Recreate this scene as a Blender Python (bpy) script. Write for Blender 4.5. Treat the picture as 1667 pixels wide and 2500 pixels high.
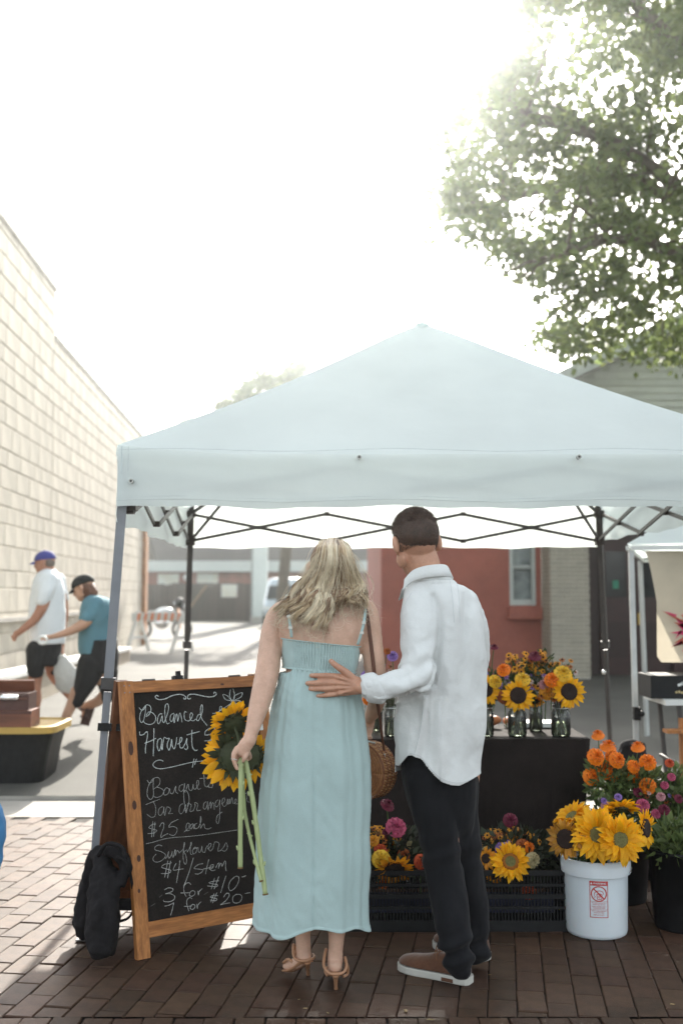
import bpy, math, random
from mathutils import Vector, Matrix, noise, Quaternion
random.seed(7)
rad = math.radians
scene = bpy.context.scene
for o in list(bpy.data.objects): bpy.data.objects.remove(o)

# ------------------------------------------------------------------ camera, sky, sun, exposure
F = 2600.0; HZ = 1452.0; CAMZ = 1.51
TH = math.atan((HZ - 1250) / F)
CT, ST = math.cos(TH), math.sin(TH)
cam_d = bpy.data.cameras.new('camera'); cam = bpy.data.objects.new('camera', cam_d)
scene.collection.objects.link(cam); scene.camera = cam
cam_d.sensor_fit = 'VERTICAL'; cam_d.sensor_height = 36; cam_d.sensor_width = 24
cam_d.lens = F / 2500 * 36
cam_d.clip_start = 0.05; cam_d.clip_end = 3000
cam.location = (0, 0, CAMZ); cam.rotation_euler = (math.pi / 2 + TH, 0, 0)
cam_d.dof.use_dof = True; cam_d.dof.focus_distance = 4.2; cam_d.dof.aperture_fstop = 2.0

SUN_EL, SUN_AZ = rad(29.5), rad(3.0)          # azimuth measured from +Y towards +X
world = bpy.data.worlds.new('World'); scene.world = world; world.use_nodes = True
wn = world.node_tree.nodes; wl = world.node_tree.links
bg = wn['Background']; sky = wn.new('ShaderNodeTexSky'); sky.sky_type = 'NISHITA'; sky.sun_disc = False
sky.sun_elevation = SUN_EL; sky.sun_rotation = SUN_AZ
sky.air_density = 1.0; sky.dust_density = 2.5; sky.ozone_density = 1.0
hsv = wn.new('ShaderNodeHueSaturation'); hsv.inputs['Saturation'].default_value = 0.28; hsv.inputs['Hue'].default_value = 0.475      # thin white cloud veil
wl.new(sky.outputs[0], hsv.inputs['Color']); wl.new(hsv.outputs[0], bg.inputs['Color']); bg.inputs['Strength'].default_value = 0.12
sun_d = bpy.data.lights.new('sun', 'SUN'); sun = bpy.data.objects.new('sun', sun_d)
scene.collection.objects.link(sun)
sun_d.energy = 3.2; sun_d.angle = rad(0.6); sun_d.color = (1.0, 0.94, 0.84)
sdir = Vector((math.sin(SUN_AZ) * math.cos(SUN_EL), math.cos(SUN_AZ) * math.cos(SUN_EL), math.sin(SUN_EL)))
sun.rotation_euler = sdir.to_track_quat('Z', 'Y').to_euler()
scene.view_settings.view_transform = 'Standard'; scene.view_settings.look = 'None'
scene.view_settings.gamma = 1.0; scene.view_settings.use_curve_mapping = False
scene.view_settings.exposure = 2.05
FLARE_HAZE = 0.0025
cy = scene.cycles
cy.max_bounces = 7; cy.diffuse_bounces = 4; cy.glossy_bounces = 2; cy.transmission_bounces = 4
cy.transparent_max_bounces = 6; cy.volume_bounces = 0; cy.caustics_reflective = False; cy.caustics_refractive = False
cy.use_denoising = True

# ------------------------------------------------------------------ helpers
def P(u, v, Y):
    cx = (u - 833.5) / F; c = (1250 - v) / F
    k = Y / (CT - c * ST)
    return Vector((cx * k, Y, CAMZ + (ST + c * CT) * k))
def G(u, v, z=0.0):
    cx = (u - 833.5) / F; c = (1250 - v) / F
    k = (z - CAMZ) / (ST + c * CT)
    return Vector((cx * k, (CT - c * ST) * k, z))
def px(w):
    d = w - Vector((0, 0, CAMZ)); f = d.y * CT + d.z * ST; up = -d.y * ST + d.z * CT
    return (833.5 + F * d.x / f, 1250 - F * up / f)
def M(n, Y): return n * Y / F                  # pixels of the photograph to metres at depth Y
WL = {}
def nz(p, s=1.0, o=0.0): return noise.noise(Vector((p[0] * s + o, p[1] * s + o * .7, p[2] * s - o)))

class MB:
    def __init__(s): s.v = []; s.f = []; s.m = []
    def add(s, vs, fs, m=0):
        b = len(s.v); s.v += [Vector(v) for v in vs]
        for f in fs: s.f.append([b + i for i in f]); s.m.append(m)
        return s
    def box(s, c, d, R=None, m=0, bev=0.0, top=(1, 1)):
        c = Vector(c); x, y, z = d[0] / 2, d[1] / 2, d[2] / 2; vs = []
        for k in (-1, 1):
            for a, b in ((-1, -1), (1, -1), (1, 1), (-1, 1)):
                t = top if k > 0 else (1, 1)
                v = Vector((a * x * t[0], b * y * t[1], k * z)); vs.append(c + (R @ v if R else v))
        return s.add(vs, [(3, 2, 1, 0), (4, 5, 6, 7), (0, 1, 5, 4), (1, 2, 6, 5), (2, 3, 7, 6), (3, 0, 4, 7)], m)
    def bar(s, a, b, w, h=None, m=0, up=(0, 0, 1)):
        a, b = Vector(a), Vector(b); h = h or w; d = b - a; L = d.length
        if L < 1e-6: return s
        z = d / L; x = Vector(up).cross(z)
        if x.length < 1e-3: x = Vector((1, 0, 0)).cross(z)
        x.normalize(); y = z.cross(x)
        R = Matrix((x, y, z)).transposed()
        return s.box((a + b) / 2, (w, h, L), R, m)
    def loft(s, rings, n=20, m=0, cap=True, e=2.0, closed=True):
        # ring: (centre, rx, ry, ax, ay)
        b = []
        for c, rx, ry, ax, ay in rings:
            r = []
            for i in range(n):
                t = 2 * math.pi * i / n; ct, st = math.cos(t), math.sin(t)
                ct = math.copysign(abs(ct) ** (2 / e), ct); st = math.copysign(abs(st) ** (2 / e), st)
                r.append(len(s.v)); s.v.append(Vector(c) + Vector(ax) * rx * ct + Vector(ay) * ry * st)
            b.append(r)
        for j in range(len(b) - 1):
            for i in range(n):
                k = (i + 1) % n; s.f.append([b[j][i], b[j][k], b[j + 1][k], b[j + 1][i]]); s.m.append(m)
        if cap:
            s.f.append(list(reversed(b[0]))); s.m.append(m); s.f.append(list(b[-1])); s.m.append(m)
        return s
    def tube(s, pts, rs, n=8, m=0, cap=True, sub=0, flat=1.0, up=None, round_=False):
        pts = [Vector(p) for p in pts]
        if not hasattr(rs, '__len__'): rs = [rs] * len(pts)
        if sub: pts, rs = crom(pts, rs, sub)
        if round_:
            d0 = (pts[0] - pts[1]).normalized(); d1 = (pts[-1] - pts[-2]).normalized(); r0, r1 = rs[0], rs[-1]
            pre = [(pts[0] + d0 * r0 * math.sin(a), r0 * math.cos(a)) for a in (1.35, 1.0, .6, .25)]
            post = [(pts[-1] + d1 * r1 * math.sin(a), r1 * math.cos(a)) for a in (.25, .6, 1.0, 1.35)]
            pts = [p for p, _ in pre] + pts + [p for p, _ in post]; rs = [r for _, r in pre] + list(rs) + [r for _, r in post]
        rings = []; last = None
        for i, p in enumerate(pts):
            a = pts[max(0, i - 1)]; c = pts[min(len(pts) - 1, i + 1)]; d = (c - a)
            d = d.normalized() if d.length > 1e-9 else Vector((0, 0, 1))
            if last is None:
                ref = Vector(up) if up else (Vector((1, 0, 0)) if abs(d.x) < .8 else Vector((0, 0, 1)))
                x = (ref - d * ref.dot(d)).normalized()
            else:
                x = last - d * last.dot(d)
                x = x.normalized() if x.length > 1e-6 else Vector((1, 0, 0))
            last = x; rings.append((p, rs[i], rs[i] * flat, x, d.cross(x)))
        return s.loft(rings, n, m, cap)
    def ell(s, c, r, R=None, nu=14, nv=9, m=0):
        c = Vector(c)
        if not hasattr(r, '__len__'): r = (r, r, r)
        b = len(s.v)
        def q(t, f):
            v = Vector((r[0] * math.sin(f) * math.cos(t), r[1] * math.sin(f) * math.sin(t), r[2] * math.cos(f)))
            return c + (R @ v if R else v)
        s.v.append(q(0, 0))
        for j in range(1, nv):
            for i in range(nu): s.v.append(q(2 * math.pi * i / nu, math.pi * j / nv))
        s.v.append(q(0, math.pi)); e = len(s.v) - 1
        for i in range(nu):
            k = (i + 1) % nu
            s.f.append([b, b + 1 + i, b + 1 + k]); s.m.append(m)
            s.f.append([e, e - nu + k, e - nu + i]); s.m.append(m)
            for j in range(nv - 2):
                a = b + 1 + j * nu
                s.f.append([a + i, a + nu + i, a + nu + k, a + k]); s.m.append(m)
        return s
    def lathe(s, prof, n=24, o=(0, 0, 0), m=0):
        o = Vector(o); b = len(s.v)
        for r, z in prof:
            for i in range(n):
                t = 2 * math.pi * i / n; s.v.append(o + Vector((r * math.cos(t), r * math.sin(t), z)))
        for j in range(len(prof) - 1):
            for i in range(n):
                k = (i + 1) % n; s.f.append([b + j * n + i, b + j * n + k, b + (j + 1) * n + k, b + (j + 1) * n + i]); s.m.append(m)
        return s
    def xf(s, Mx):
        s.v = [Mx @ v for v in s.v]; return s
    def merge(s, o, Mx=None, m=None):
        b = len(s.v); s.v += [(Mx @ v if Mx else v.copy()) for v in o.v]
        for f, mi in zip(o.f, o.m): s.f.append([b + i for i in f]); s.m.append(mi if m is None else m)
        return s
    def mesh(s, name, mats, smooth=False):
        me = bpy.data.meshes.new(name); me.from_pydata([tuple(v) for v in s.v], [], s.f)
        for mt in (mats if isinstance(mats, (list, tuple)) else [mats]): me.materials.append(mt)
        me.polygons.foreach_set('material_index', s.m)
        if smooth: me.polygons.foreach_set('use_smooth', [True] * len(s.f))
        me.update(); return me

def crom(pts, rs, sub):
    o, r = [], []; n = len(pts)
    for i in range(n - 1):
        p0, p1, p2, p3 = pts[max(0, i - 1)], pts[i], pts[i + 1], pts[min(n - 1, i + 2)]
        r0, r1, r2, r3 = rs[max(0, i - 1)], rs[i], rs[i + 1], rs[min(n - 1, i + 2)]
        for k in range(sub):
            t = k / sub
            q = lambda a, b, c, d: ((b * 2) + (c - a) * t + (a * 2 - b * 5 + c * 4 - d) * t * t + (b * 3 - a - c * 3 + d) * t ** 3) * .5
            o.append(q(p0, p1, p2, p3)); r.append(max(1e-5, q(r0, r1, r2, r3)))
    o.append(pts[-1]); r.append(rs[-1]); return o, r

def link(o): scene.collection.objects.link(o); return o
def tag(o, label=None, cat=None, group=None, kind=None):
    if label: o['label'] = label
    if cat: o['category'] = cat
    if group: o['group'] = group
    if kind: o['kind'] = kind
    return o
def thing(name, loc, label=None, cat=None, group=None, kind=None, rot=None):
    o = link(bpy.data.objects.new(name, None)); o.location = loc; o.empty_display_size = .05
    if rot: o.rotation_euler = rot
    WL[o.name] = Vector(loc); return tag(o, label, cat, group, kind)
def put(name, me, parent=None, local=False, loc=None, rot=None, scale=None, label=None):
    """link a mesh whose coordinates are the world's (local=False) or its parent's own"""
    o = link(bpy.data.objects.new(name, me))
    if parent: o.parent = parent
    if not local and parent: o.location = -WL.get(parent.name, Vector())
    WL[o.name] = Vector()
    if loc is not None: o.location = loc
    if rot is not None: o.rotation_euler = rot
    if scale is not None: o.scale = scale
    if label: o['label'] = label
    return o
def obj(name, mb, mats, parent=None, smooth=False, **k):
    return put(name, mb.mesh(name, mats, smooth), parent, **k)
def remesh(name, mbs, mats, voxel=.005, smooth=3, fac=.5, parent=None, disp=None, label=None, sub=0):
    a = MB()
    for b in (mbs if isinstance(mbs, (list, tuple)) else [mbs]): a.merge(b)
    me = a.mesh(name, mats if isinstance(mats, (list, tuple)) else [mats])
    t = link(bpy.data.objects.new('tmp', me))
    r = t.modifiers.new('r', 'REMESH'); r.mode = 'VOXEL'; r.voxel_size = voxel; r.use_smooth_shade = True
    if smooth: q = t.modifiers.new('s', 'SMOOTH'); q.iterations = smooth; q.factor = fac
    dg = bpy.context.evaluated_depsgraph_get(); m2 = bpy.data.meshes.new_from_object(t.evaluated_get(dg))
    bpy.data.objects.remove(t); m2.name = name
    if not m2.materials:
        for mt in (mats if isinstance(mats, (list, tuple)) else [mats]): m2.materials.append(mt)
    m2.polygons.foreach_set('use_smooth', [True] * len(m2.polygons))
    if disp: displace(m2, disp)
    return put(name, m2, parent, label=label)
def displace(me, fn):
    ns = [v.normal.copy() for v in me.vertices]
    for v, n in zip(me.vertices, ns): v.co = v.co + fn(v.co, n)
    me.update()

# ------------------------------------------------------------------ materials
MC = {}
def mat(name, col, rough=.6, var=.12, scale=6, bump=0.0, bscale=60, metal=0.0, spec=.5, rnd=0.0, col2=None, island=False,
        sheen=0.0, stretch=None, sss=0.0, trans=0.0, bdist=.002, thin=0.0, coat=0.0, bdetail=4, fine=0.0, fscale=300):
    if name in MC: return MC[name]
    m = bpy.data.materials.new(name); m.use_nodes = True; nt = m.node_tree; N = nt.nodes; L = nt.links
    b = N['Principled BSDF']; out = N['Material Output']
    tc = N.new('ShaderNodeTexCoord'); mp = N.new('ShaderNodeMapping'); L.new(tc.outputs['Object'], mp.inputs[0])
    if stretch: mp.inputs['Scale'].default_value = stretch
    n1 = N.new('ShaderNodeTexNoise'); n1.inputs['Scale'].default_value = scale; n1.inputs['Detail'].default_value = 5
    n1.inputs['Roughness'].default_value = .6; L.new(mp.outputs[0], n1.inputs['Vector'])
    cr = N.new('ShaderNodeValToRGB'); c2 = col2 or tuple(min(1, c * (1 + var)) for c in col)
    cr.color_ramp.elements[0].position = .3; cr.color_ramp.elements[1].position = .7
    cr.color_ramp.elements[0].color = (*[c * (1 - var) for c in col], 1); cr.color_ramp.elements[1].color = (*c2, 1)
    L.new(n1.outputs['Fac'], cr.inputs[0]); src = cr.outputs[0]
    if fine:
        nf = N.new('ShaderNodeTexNoise'); nf.inputs['Scale'].default_value = fscale; nf.inputs['Detail'].default_value = 2
        L.new(mp.outputs[0], nf.inputs['Vector']); mr = N.new('ShaderNodeMapRange')
        mr.inputs[1].default_value = .3; mr.inputs[2].default_value = .7; mr.inputs[3].default_value = 1 - fine; mr.inputs[4].default_value = 1 + fine
        L.new(nf.outputs['Fac'], mr.inputs[0]); mx = N.new('ShaderNodeVectorMath'); mx.operation = 'SCALE'
        L.new(src, mx.inputs[0]); L.new(mr.outputs[0], mx.inputs['Scale']); src = mx.outputs[0]
    if rnd:
        if island: g = N.new('ShaderNodeNewGeometry'); rv = g.outputs['Random Per Island']
        else: g = N.new('ShaderNodeObjectInfo'); rv = g.outputs['Random']
        hs = N.new('ShaderNodeHueSaturation'); L.new(src, hs.inputs['Color'])
        mr = N.new('ShaderNodeMapRange'); mr.inputs[3].default_value = 1 - rnd; mr.inputs[4].default_value = 1 + rnd
        L.new(rv, mr.inputs[0]); L.new(mr.outputs[0], hs.inputs['Value'])
        wn_ = N.new('ShaderNodeTexWhiteNoise'); wn_.noise_dimensions = '1D'; L.new(rv, wn_.inputs['W'])
        mr2 = N.new('ShaderNodeMapRange'); mr2.inputs[3].default_value = .5 - rnd * .025; mr2.inputs[4].default_value = .5 + rnd * .025
        L.new(wn_.outputs['Value'], mr2.inputs[0]); L.new(mr2.outputs[0], hs.inputs['Hue']); src = hs.outputs[0]
    L.new(src, b.inputs['Base Color'])
    b.inputs['Roughness'].default_value = rough; b.inputs['Metallic'].default_value = metal
    b.inputs['Specular IOR Level'].default_value = spec; b.inputs['Sheen Weight'].default_value = sheen
    b.inputs['Coat Weight'].default_value = coat
    if sss: b.inputs['Subsurface Weight'].default_value = sss; b.inputs['Subsurface Radius'].default_value = (.012, .005, .003); b.inputs['Subsurface Scale'].default_value = 1.0
    if bump:
        n2 = N.new('ShaderNodeTexNoise'); n2.inputs['Scale'].default_value = bscale; n2.inputs['Detail'].default_value = bdetail
        L.new(mp.outputs[0], n2.inputs['Vector']); bp = N.new('ShaderNodeBump'); bp.inputs['Strength'].default_value = bump
        bp.inputs['Distance'].default_value = bdist; L.new(n2.outputs['Fac'], bp.inputs['Height']); L.new(bp.outputs[0], b.inputs['Normal'])
    if thin:
        tr = N.new('ShaderNodeBsdfTranslucent'); L.new(src, tr.inputs['Color']); mx = N.new('ShaderNodeMixShader')
        mx.inputs[0].default_value = thin; L.new(b.outputs[0], mx.inputs[1]); L.new(tr.outputs[0], mx.inputs[2]); L.new(mx.outputs[0], out.inputs['Surface'])
    MC[name] = m; return m
def glassmat(name='jar_glass', tint=(.93, .97, .95)):
    if name in MC: return MC[name]
    m = bpy.data.materials.new(name); m.use_nodes = True; nt = m.node_tree; N = nt.nodes; L = nt.links
    N.remove(N['Principled BSDF']); tr = N.new('ShaderNodeBsdfTransparent'); tr.inputs[0].default_value = (*tint, 1)
    gl = N.new('ShaderNodeBsdfGlossy'); gl.inputs['Roughness'].default_value = .04
    fr = N.new('ShaderNodeLayerWeight'); fr.inputs[0].default_value = .35
    no = N.new('ShaderNodeTexNoise'); no.inputs['Scale'].default_value = 30; bp = N.new('ShaderNodeBump'); bp.inputs['Strength'].default_value = .3
    bp.inputs['Distance'].default_value = .004; L.new(no.outputs[0], bp.inputs['Height']); L.new(bp.outputs[0], gl.inputs['Normal'])
    mx = N.new('ShaderNodeMixShader'); L.new(fr.outputs['Fresnel'], mx.inputs[0]); L.new(tr.outputs[0], mx.inputs[1]); L.new(gl.outputs[0], mx.inputs[2])
    L.new(mx.outputs[0], N['Material Output'].inputs['Surface']); MC[name] = m; return m

brick_m = mat('paver_brick', (.056, .029, .017), rough=.66, var=.3, scale=14, bump=.5, bscale=160, bdist=.003, rnd=.26, fine=.3, fscale=420, spec=.3)
brick_mi = mat('paver_brick_joined', (.056, .029, .017), rough=.66, var=.3, scale=14, bump=.5, bscale=160, bdist=.003, rnd=.26, island=True, fine=.3, fscale=420, spec=.3)
sand_m = mat('joint_sand', (.022, .017, .014), rough=.95, var=.4, scale=30, bump=.8, bscale=200)
asphalt_m = mat('pale_asphalt', (.098, .095, .085), rough=.85, var=.16, scale=1.2, bump=.6, bscale=120, bdist=.004, fine=.22, fscale=160, spec=.2)
conc_m = mat('kerb_concrete', (.34, .32, .29), rough=.88, var=.2, scale=3, bump=.5, bscale=90, fine=.15)
stone_m = mat('wall_stone', (.47, .435, .37), rough=.9, var=.17, scale=1.4, bump=.6, bscale=40, bdist=.006, rnd=.045, fine=.15, fscale=90, spec=.2)
stone_mi = mat('wall_stone_joined', (.47, .435, .37), rough=.9, var=.17, scale=1.4, bump=.6, bscale=40, bdist=.006, rnd=.045, island=True, spec=.2)
mortar_m = mat('mortar', (.40, .36, .30), rough=.95, var=.2, scale=12)
white_m = mat('white_paint', (.72, .74, .72), rough=.5, var=.05, scale=4)
dark_m = mat('black_plastic', (.012, .012, .013), spec=.25, rough=.5, var=.3, scale=20)
# ------------------------------------------------------------------ ground
def gz(Y):
    if Y < 8.0: return 0.0
    return .03 + min(1, max(0, (Y - 8) / 2.2)) * .12
pav = thing('pavement', (0, 0, 0), kind='structure')
mb = MB(); mb.add([(-6, -3, -.012), (7, -3, -.012), (7, 7.42, -.012), (-6, 7.42, -.012)], [(0, 1, 2, 3)])
obj('sand_bed', mb, sand_m, pav)
def paver():
    m = MB(); x, y = .0518, .1035; b = .0035
    vs = [(sx * x, sy * y, -.02) for sx, sy in ((-1, -1), (1, -1), (1, 1), (-1, 1))]
    vs += [(sx * x, sy * y, -b) for sx, sy in ((-1, -1), (1, -1), (1, 1), (-1, 1))]
    vs += [(sx * (x - b), sy * (y - b), 0) for sx, sy in ((-1, -1), (1, -1), (1, 1), (-1, 1))]
    fs = [(8, 9, 10, 11)]
    for k in (0, 4):
        for i in range(4): j = (i + 1) % 4; fs.append((k + i, k + j, k + 4 + j, k + 4 + i))
    return m.add(vs, fs)
pb = paver(); pme = pb.mesh('brick', brick_m)
spots = []
a = rad(8.5); du = Vector((math.sin(a), math.cos(a), 0)); dv = Vector((math.cos(a), -math.sin(a), 0)); o0 = Vector((.25, 3.95, 0))
rr = random.Random(3)
for i in range(-60, 62):
    off = (i % 2) * .107 + rr.uniform(-.012, .012)
    for j in range(-6, 22):
        c = o0 + dv * (i * .1075) + du * (j * .2115 + off)
        if 4.04 < c.y < 7.33 and -5.2 < c.x < 6: spots.append((c, -a + rr.gauss(0, .012)))
for row in range(-14, 1):
    for i in range(-34, 35):
        c = Vector((i * .1085 + (row % 2) * .05 + rr.uniform(-.003, .003), 3.84 + row * .212, 0))
        if row < -3 and abs(i) > 20: continue
        spots.append((c, rr.gauss(0, .012)))
def vis(c):
    u, v = px(c); return -20 < u < 1690 and 1900 < v < 2520
def ratio(c): return -(2 if vis(c) else 0) + c.y * .1
spots.sort(key=lambda t: ratio(t[0]))
rest = MB()
cutb = MB()                                              # diagonal bricks cut to meet the straight border course
for i in range(-60, 62):
    for j in range(-6, 6):
        c = o0 + dv * (i * .1075) + du * (j * .2115 + (i % 2) * .107)
        if 3.82 < c.y <= 4.04 and -5.2 < c.x < 6: cutb.merge(pb, Matrix.Translation(c) @ Matrix.Rotation(-a, 4, 'Z'))
import bmesh
cme = cutb.mesh('cut_bricks', brick_mi); bm = bmesh.new(); bm.from_mesh(cme)
bmesh.ops.bisect_plane(bm, geom=bm.verts[:] + bm.edges[:] + bm.faces[:], plane_co=(0, 3.95, 0), plane_no=(0, -1, 0), clear_outer=True)
bm.to_mesh(cme); bm.free(); tag(put('cut_bricks', cme, pav), kind='stuff')
for k, (c, r) in enumerate(spots):
    dz = rr.uniform(-.003, .002); tl = (rr.gauss(0, .008), rr.gauss(0, .006))
    if k < 300:
        o = put('brick', pme, pav, local=True, loc=c + Vector((0, 0, dz)), rot=(tl[0], tl[1], r))
    else:
        rest.merge(pb, Matrix.Translation(c + Vector((0, 0, dz))) @ Matrix.Rotation(r, 4, 'Z') @ Matrix.Rotation(tl[0], 4, 'X'))
tag(obj('brickwork', rest, brick_mi, pav), kind='stuff')
mb = MB(); mb.add([(-40, 7.42, -.004), (40, 7.42, -.004), (40, 7.98, .0), (-40, 7.98, .0)], [(0, 1, 2, 3)])
tag(obj('gutter', mb, conc_m), kind='structure')
ys = [7.98, 8.0, 8.001, 10.2, 30, 80, 1500]
mb = MB(); vs = []
for y in ys:
    z = -.02 if y == 7.98 else (-.02 if y == 8.0 else gz(y))
    for x in (-1500, -40, -5, 0, 5, 40, 1500): vs.append((x, y, z))
n = 7; fs = []
for j in range(len(ys) - 1):
    for i in range(n - 1): fs.append((j * n + i, j * n + i + 1, (j + 1) * n + i + 1, (j + 1) * n + i))
mb.add(vs, fs); tag(obj('ground', mb, asphalt_m), kind='structure')
mb = MB(); mb.add([(-1500, -1500, -.03), (1500, -1500, -.03), (1500, 7.9, -.03), (-1500, 7.9, -.03)], [(0, 1, 2, 3)])
tag(obj('ground_near', mb, asphalt_m), kind='structure')
mb = MB(); mb.box((0, 8.03, .013), (30, .06, .03)); mb.box((0, 7.6, 0), (.1, .02, .006)); tag(obj('kerb', mb, conc_m), kind='structure')
# fallen leaves / litter on the bricks
leafm = mat('dry_leaf', (.45, .33, .16), rough=.8, var=.3, rnd=.3, thin=.3)
lm = MB(); lm.add([(0, -.02, 0), (.008, -.006, .003), (.006, .01, .001), (0, .022, .004), (-.006, .01, .001), (-.008, -.006, .003)], [(0, 1, 2, 3, 4, 5)])
lme = lm.mesh('fallen_leaf', leafm)
for k, (u, v, s) in enumerate([(990, 2468, .9), (745, 2462, .5), (1195, 2380, .35), (800, 2473, .4), (1640, 2452, .5), (730, 2440, .3), (1050, 2490, .8)]):
    o = put('fallen_leaf', lme, loc=G(u, v, .003), rot=(0, 0, rr.uniform(0, 6)), scale=(s, s, s))
    tag(o, 'dry scrap of leaf lying on the brick paving', 'leaf', 'dry leaf scraps on the bricks')

# ------------------------------------------------------------------ left stone wall
WV = 690.0; wa = math.atan((WV - 833.5) / F)
wd = Vector((math.sin(wa), math.cos(wa), 0)); wnr = Vector((math.cos(wa), -math.sin(wa), 0))
X0 = -3.82
def wpt(t, z, out=0.0): return Vector((X0, 0, 0)) + wd * t + wnr * out + Vector((0, 0, z))
wall = thing('stone_wall', wpt(20, gz(20)), 'tall pale stone block wall along the left side with a stepped top', 'wall')
mb = MB()
def slab(mb, t0, t1, z0, z1, o0, o1, m=0):
    vs = [wpt(t, z, o) for t in (t0, t1) for z in (z0, z1) for o in (o0, o1)]
    mb.add(vs, [(0, 1, 3, 2), (4, 6, 7, 5), (0, 4, 5, 1), (2, 3, 7, 6), (1, 5, 7, 3), (0, 2, 6, 4)], m)
TEND = 29.0
slab(mb, 8.0, 17.55, -.1, 6.58, -.6, -.002); slab(mb, 17.55, TEND, -.1, 5.78, -.6, -.002)
obj('wall_core', mb, mortar_m, wall)
mb = MB(); slab(mb, 8.0, 17.6, 6.58, 6.66, -.64, .03); obj('coping', mb, conc_m, wall)
mb = MB(); slab(mb, 17.6, TEND + .05, 5.78, 5.86, -.64, .03); obj('coping', mb, conc_m, wall)
blocks = []; zc_ = .12
for r in range(24):
    ch = rr.choice((.24, .28, .30, .34)); z0 = zc_; zc_ += ch; t = 8.0 + rr.uniform(0, .5)
    top = lambda t: 6.58 if t < 17.5 else 5.78
    while t < TEND:
        L = rr.choice((.45, .6, .75, .9)); t1 = min(t + L, TEND)
        if t < 17.55 < t1: t1 = 17.55
        z1 = min(z0 + ch, top(t + .01))
        if z1 - z0 > .08 and t1 - t > .08: blocks.append((t, t1, z0, z1, rr.uniform(0, .006)))
        t = t1
def bvis(b):
    u, v = px(wpt((b[0] + b[1]) / 2, (b[2] + b[3]) / 2)); return -15 < u and v > 480 and b[0] > 12.5
def bk(b): return (0 if bvis(b) else 100) + b[0]
blocks.sort(key=bk); rest = MB()
def blk(m, b, ox=None):
    t0, t1, z0, z1, o = b; g = .004; bv = .010
    vs = [wpt(t, z, -.014) for t, z in ((t0 + g, z0 + g), (t1 - g, z0 + g), (t1 - g, z1 - g), (t0 + g, z1 - g))]
    vs += [wpt(t, z, o) for t, z in ((t0 + g, z0 + g), (t1 - g, z0 + g), (t1 - g, z1 - g), (t0 + g, z1 - g))]
    vs += [wpt(t, z, o + .01) for t, z in ((t0 + g + bv, z0 + g + bv), (t1 - g - bv, z0 + g + bv), (t1 - g - bv, z1 - g - bv), (t0 + g + bv, z1 - g - bv))]
    fs = [(8, 9, 10, 11)] + [(k + i, k + (i + 1) % 4, k + 4 + (i + 1) % 4, k + 4 + i) for k in (0, 4) for i in range(4)]
    if ox is not None: vs = [v - ox for v in vs]
    m.add(vs, fs)
for k, b in enumerate(blocks):
    if k < 300:
        m = MB(); c = wpt((b[0] + b[1]) / 2, (b[2] + b[3]) / 2); blk(m, b, c)
        o = obj('stone_block', m, stone_m, wall, local=True); o.location = c - WL[wall.name]
    else: blk(rest, b)
tag(obj('stone_blocks', rest, stone_mi, wall), kind='stuff')
# orange-brown brick pier at the far end of the wall
pier_m = mat('end_brick', (.40, .20, .10), rough=.9, var=.3, scale=6, fine=.3, fscale=60)
pt = thing('brick_end_pier', P(345, 1580, 29.5), 'orange brown brick corner pier at the far end of the stone wall', 'pier')
mb = MB(); slab(mb, TEND, TEND + .5, .1, 5.8, -.5, .10); obj('pier_shaft', mb, pier_m, pt)
mb = MB()
for k in range(60): slab(mb, TEND - .006, TEND + .506, .2 + k * .093, .283 + k * .093, -.3, .108)
tag(obj('brick_courses', mb, pier_m, pt), kind='stuff')
# ledges and low ramp wall at the foot of the wall
mb = MB(); slab(mb, 9, 24, 1.14, 1.20, .0, .10); tag(obj('wall_ledge', mb, conc_m), 'thin pale stone ledge running along the lower stone wall', 'ledge')
rm = thing('ramp_wall', wpt(13, gz(13), .4), 'low pale ramp wall with a bright white coping below the stone wall', 'wall')
low_m = mat('ramp_render', (.36, .31, .24), rough=.9, var=.15, scale=3, bump=.4, bscale=30, bdist=.01)
mb = MB()
vs = [wpt(8, .05, .7), wpt(8, .62, .7), wpt(22, .38, .7), wpt(22, .1, .7), wpt(8, .05, .45), wpt(8, .62, .45), wpt(22, .38, .45), wpt(22, .1, .45)]
mb.add(vs, [(0, 3, 2, 1), (4, 5, 6, 7), (1, 2, 6, 5), (0, 1, 5, 4), (3, 7, 6, 2)]); obj('ramp_body', mb, low_m, rm)
mb = MB()
vs = [wpt(8, .62, .74), wpt(8, .68, .74), wpt(22, .44, .74), wpt(22, .38, .74), wpt(8, .62, .41), wpt(8, .68, .41), wpt(22, .44, .41), wpt(22, .38, .41)]
mb.add(vs, [(0, 3, 2, 1), (4, 5, 6, 7), (1, 2, 6, 5), (0, 1, 5, 4), (3, 7, 6, 2), (0, 4, 7, 3)]); obj('coping', mb, white_m, rm)

# ------------------------------------------------------------------ right red building
YB = 18.2; sB = F / YB
rb = thing('red_building', P(1200, 1646, YB), 'red painted brick building with a pale brick pier, maroon doorway and sided gable', 'building')
red_m = mat('red_painted_brick', (.34, .105, .075), rough=.75, var=.14, scale=2, bump=.35, bscale=14, bdist=.01, fine=.08, fscale=30)
maroon_m = mat('maroon_paint', (.026, .009, .008), rough=.5, var=.2, scale=2)
sid_m = mat('grey_green_siding', (.60, .63, .56), rough=.6, var=.08, scale=2, rnd=.05)
trim_m = mat('pale_trim', (.48, .52, .50), rough=.55, var=.06)
pbr_m = mat('cream_painted_brick', (.36, .33, .27), rough=.8, var=.12, scale=8, rnd=.10, bump=.4, bscale=60)
dglass_m = mat('dark_window_glass', (.02, .022, .025), rough=.12, var=.5, scale=2)
XL = P(930, 1400, YB).x; XR = XL + 12.5
wx0, wx1 = P(1243, 1400, YB).x, P(1306, 1400, YB).x; wz0, wz1 = P(1270, 1478, YB).z, P(1270, 1290, YB).z
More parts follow.
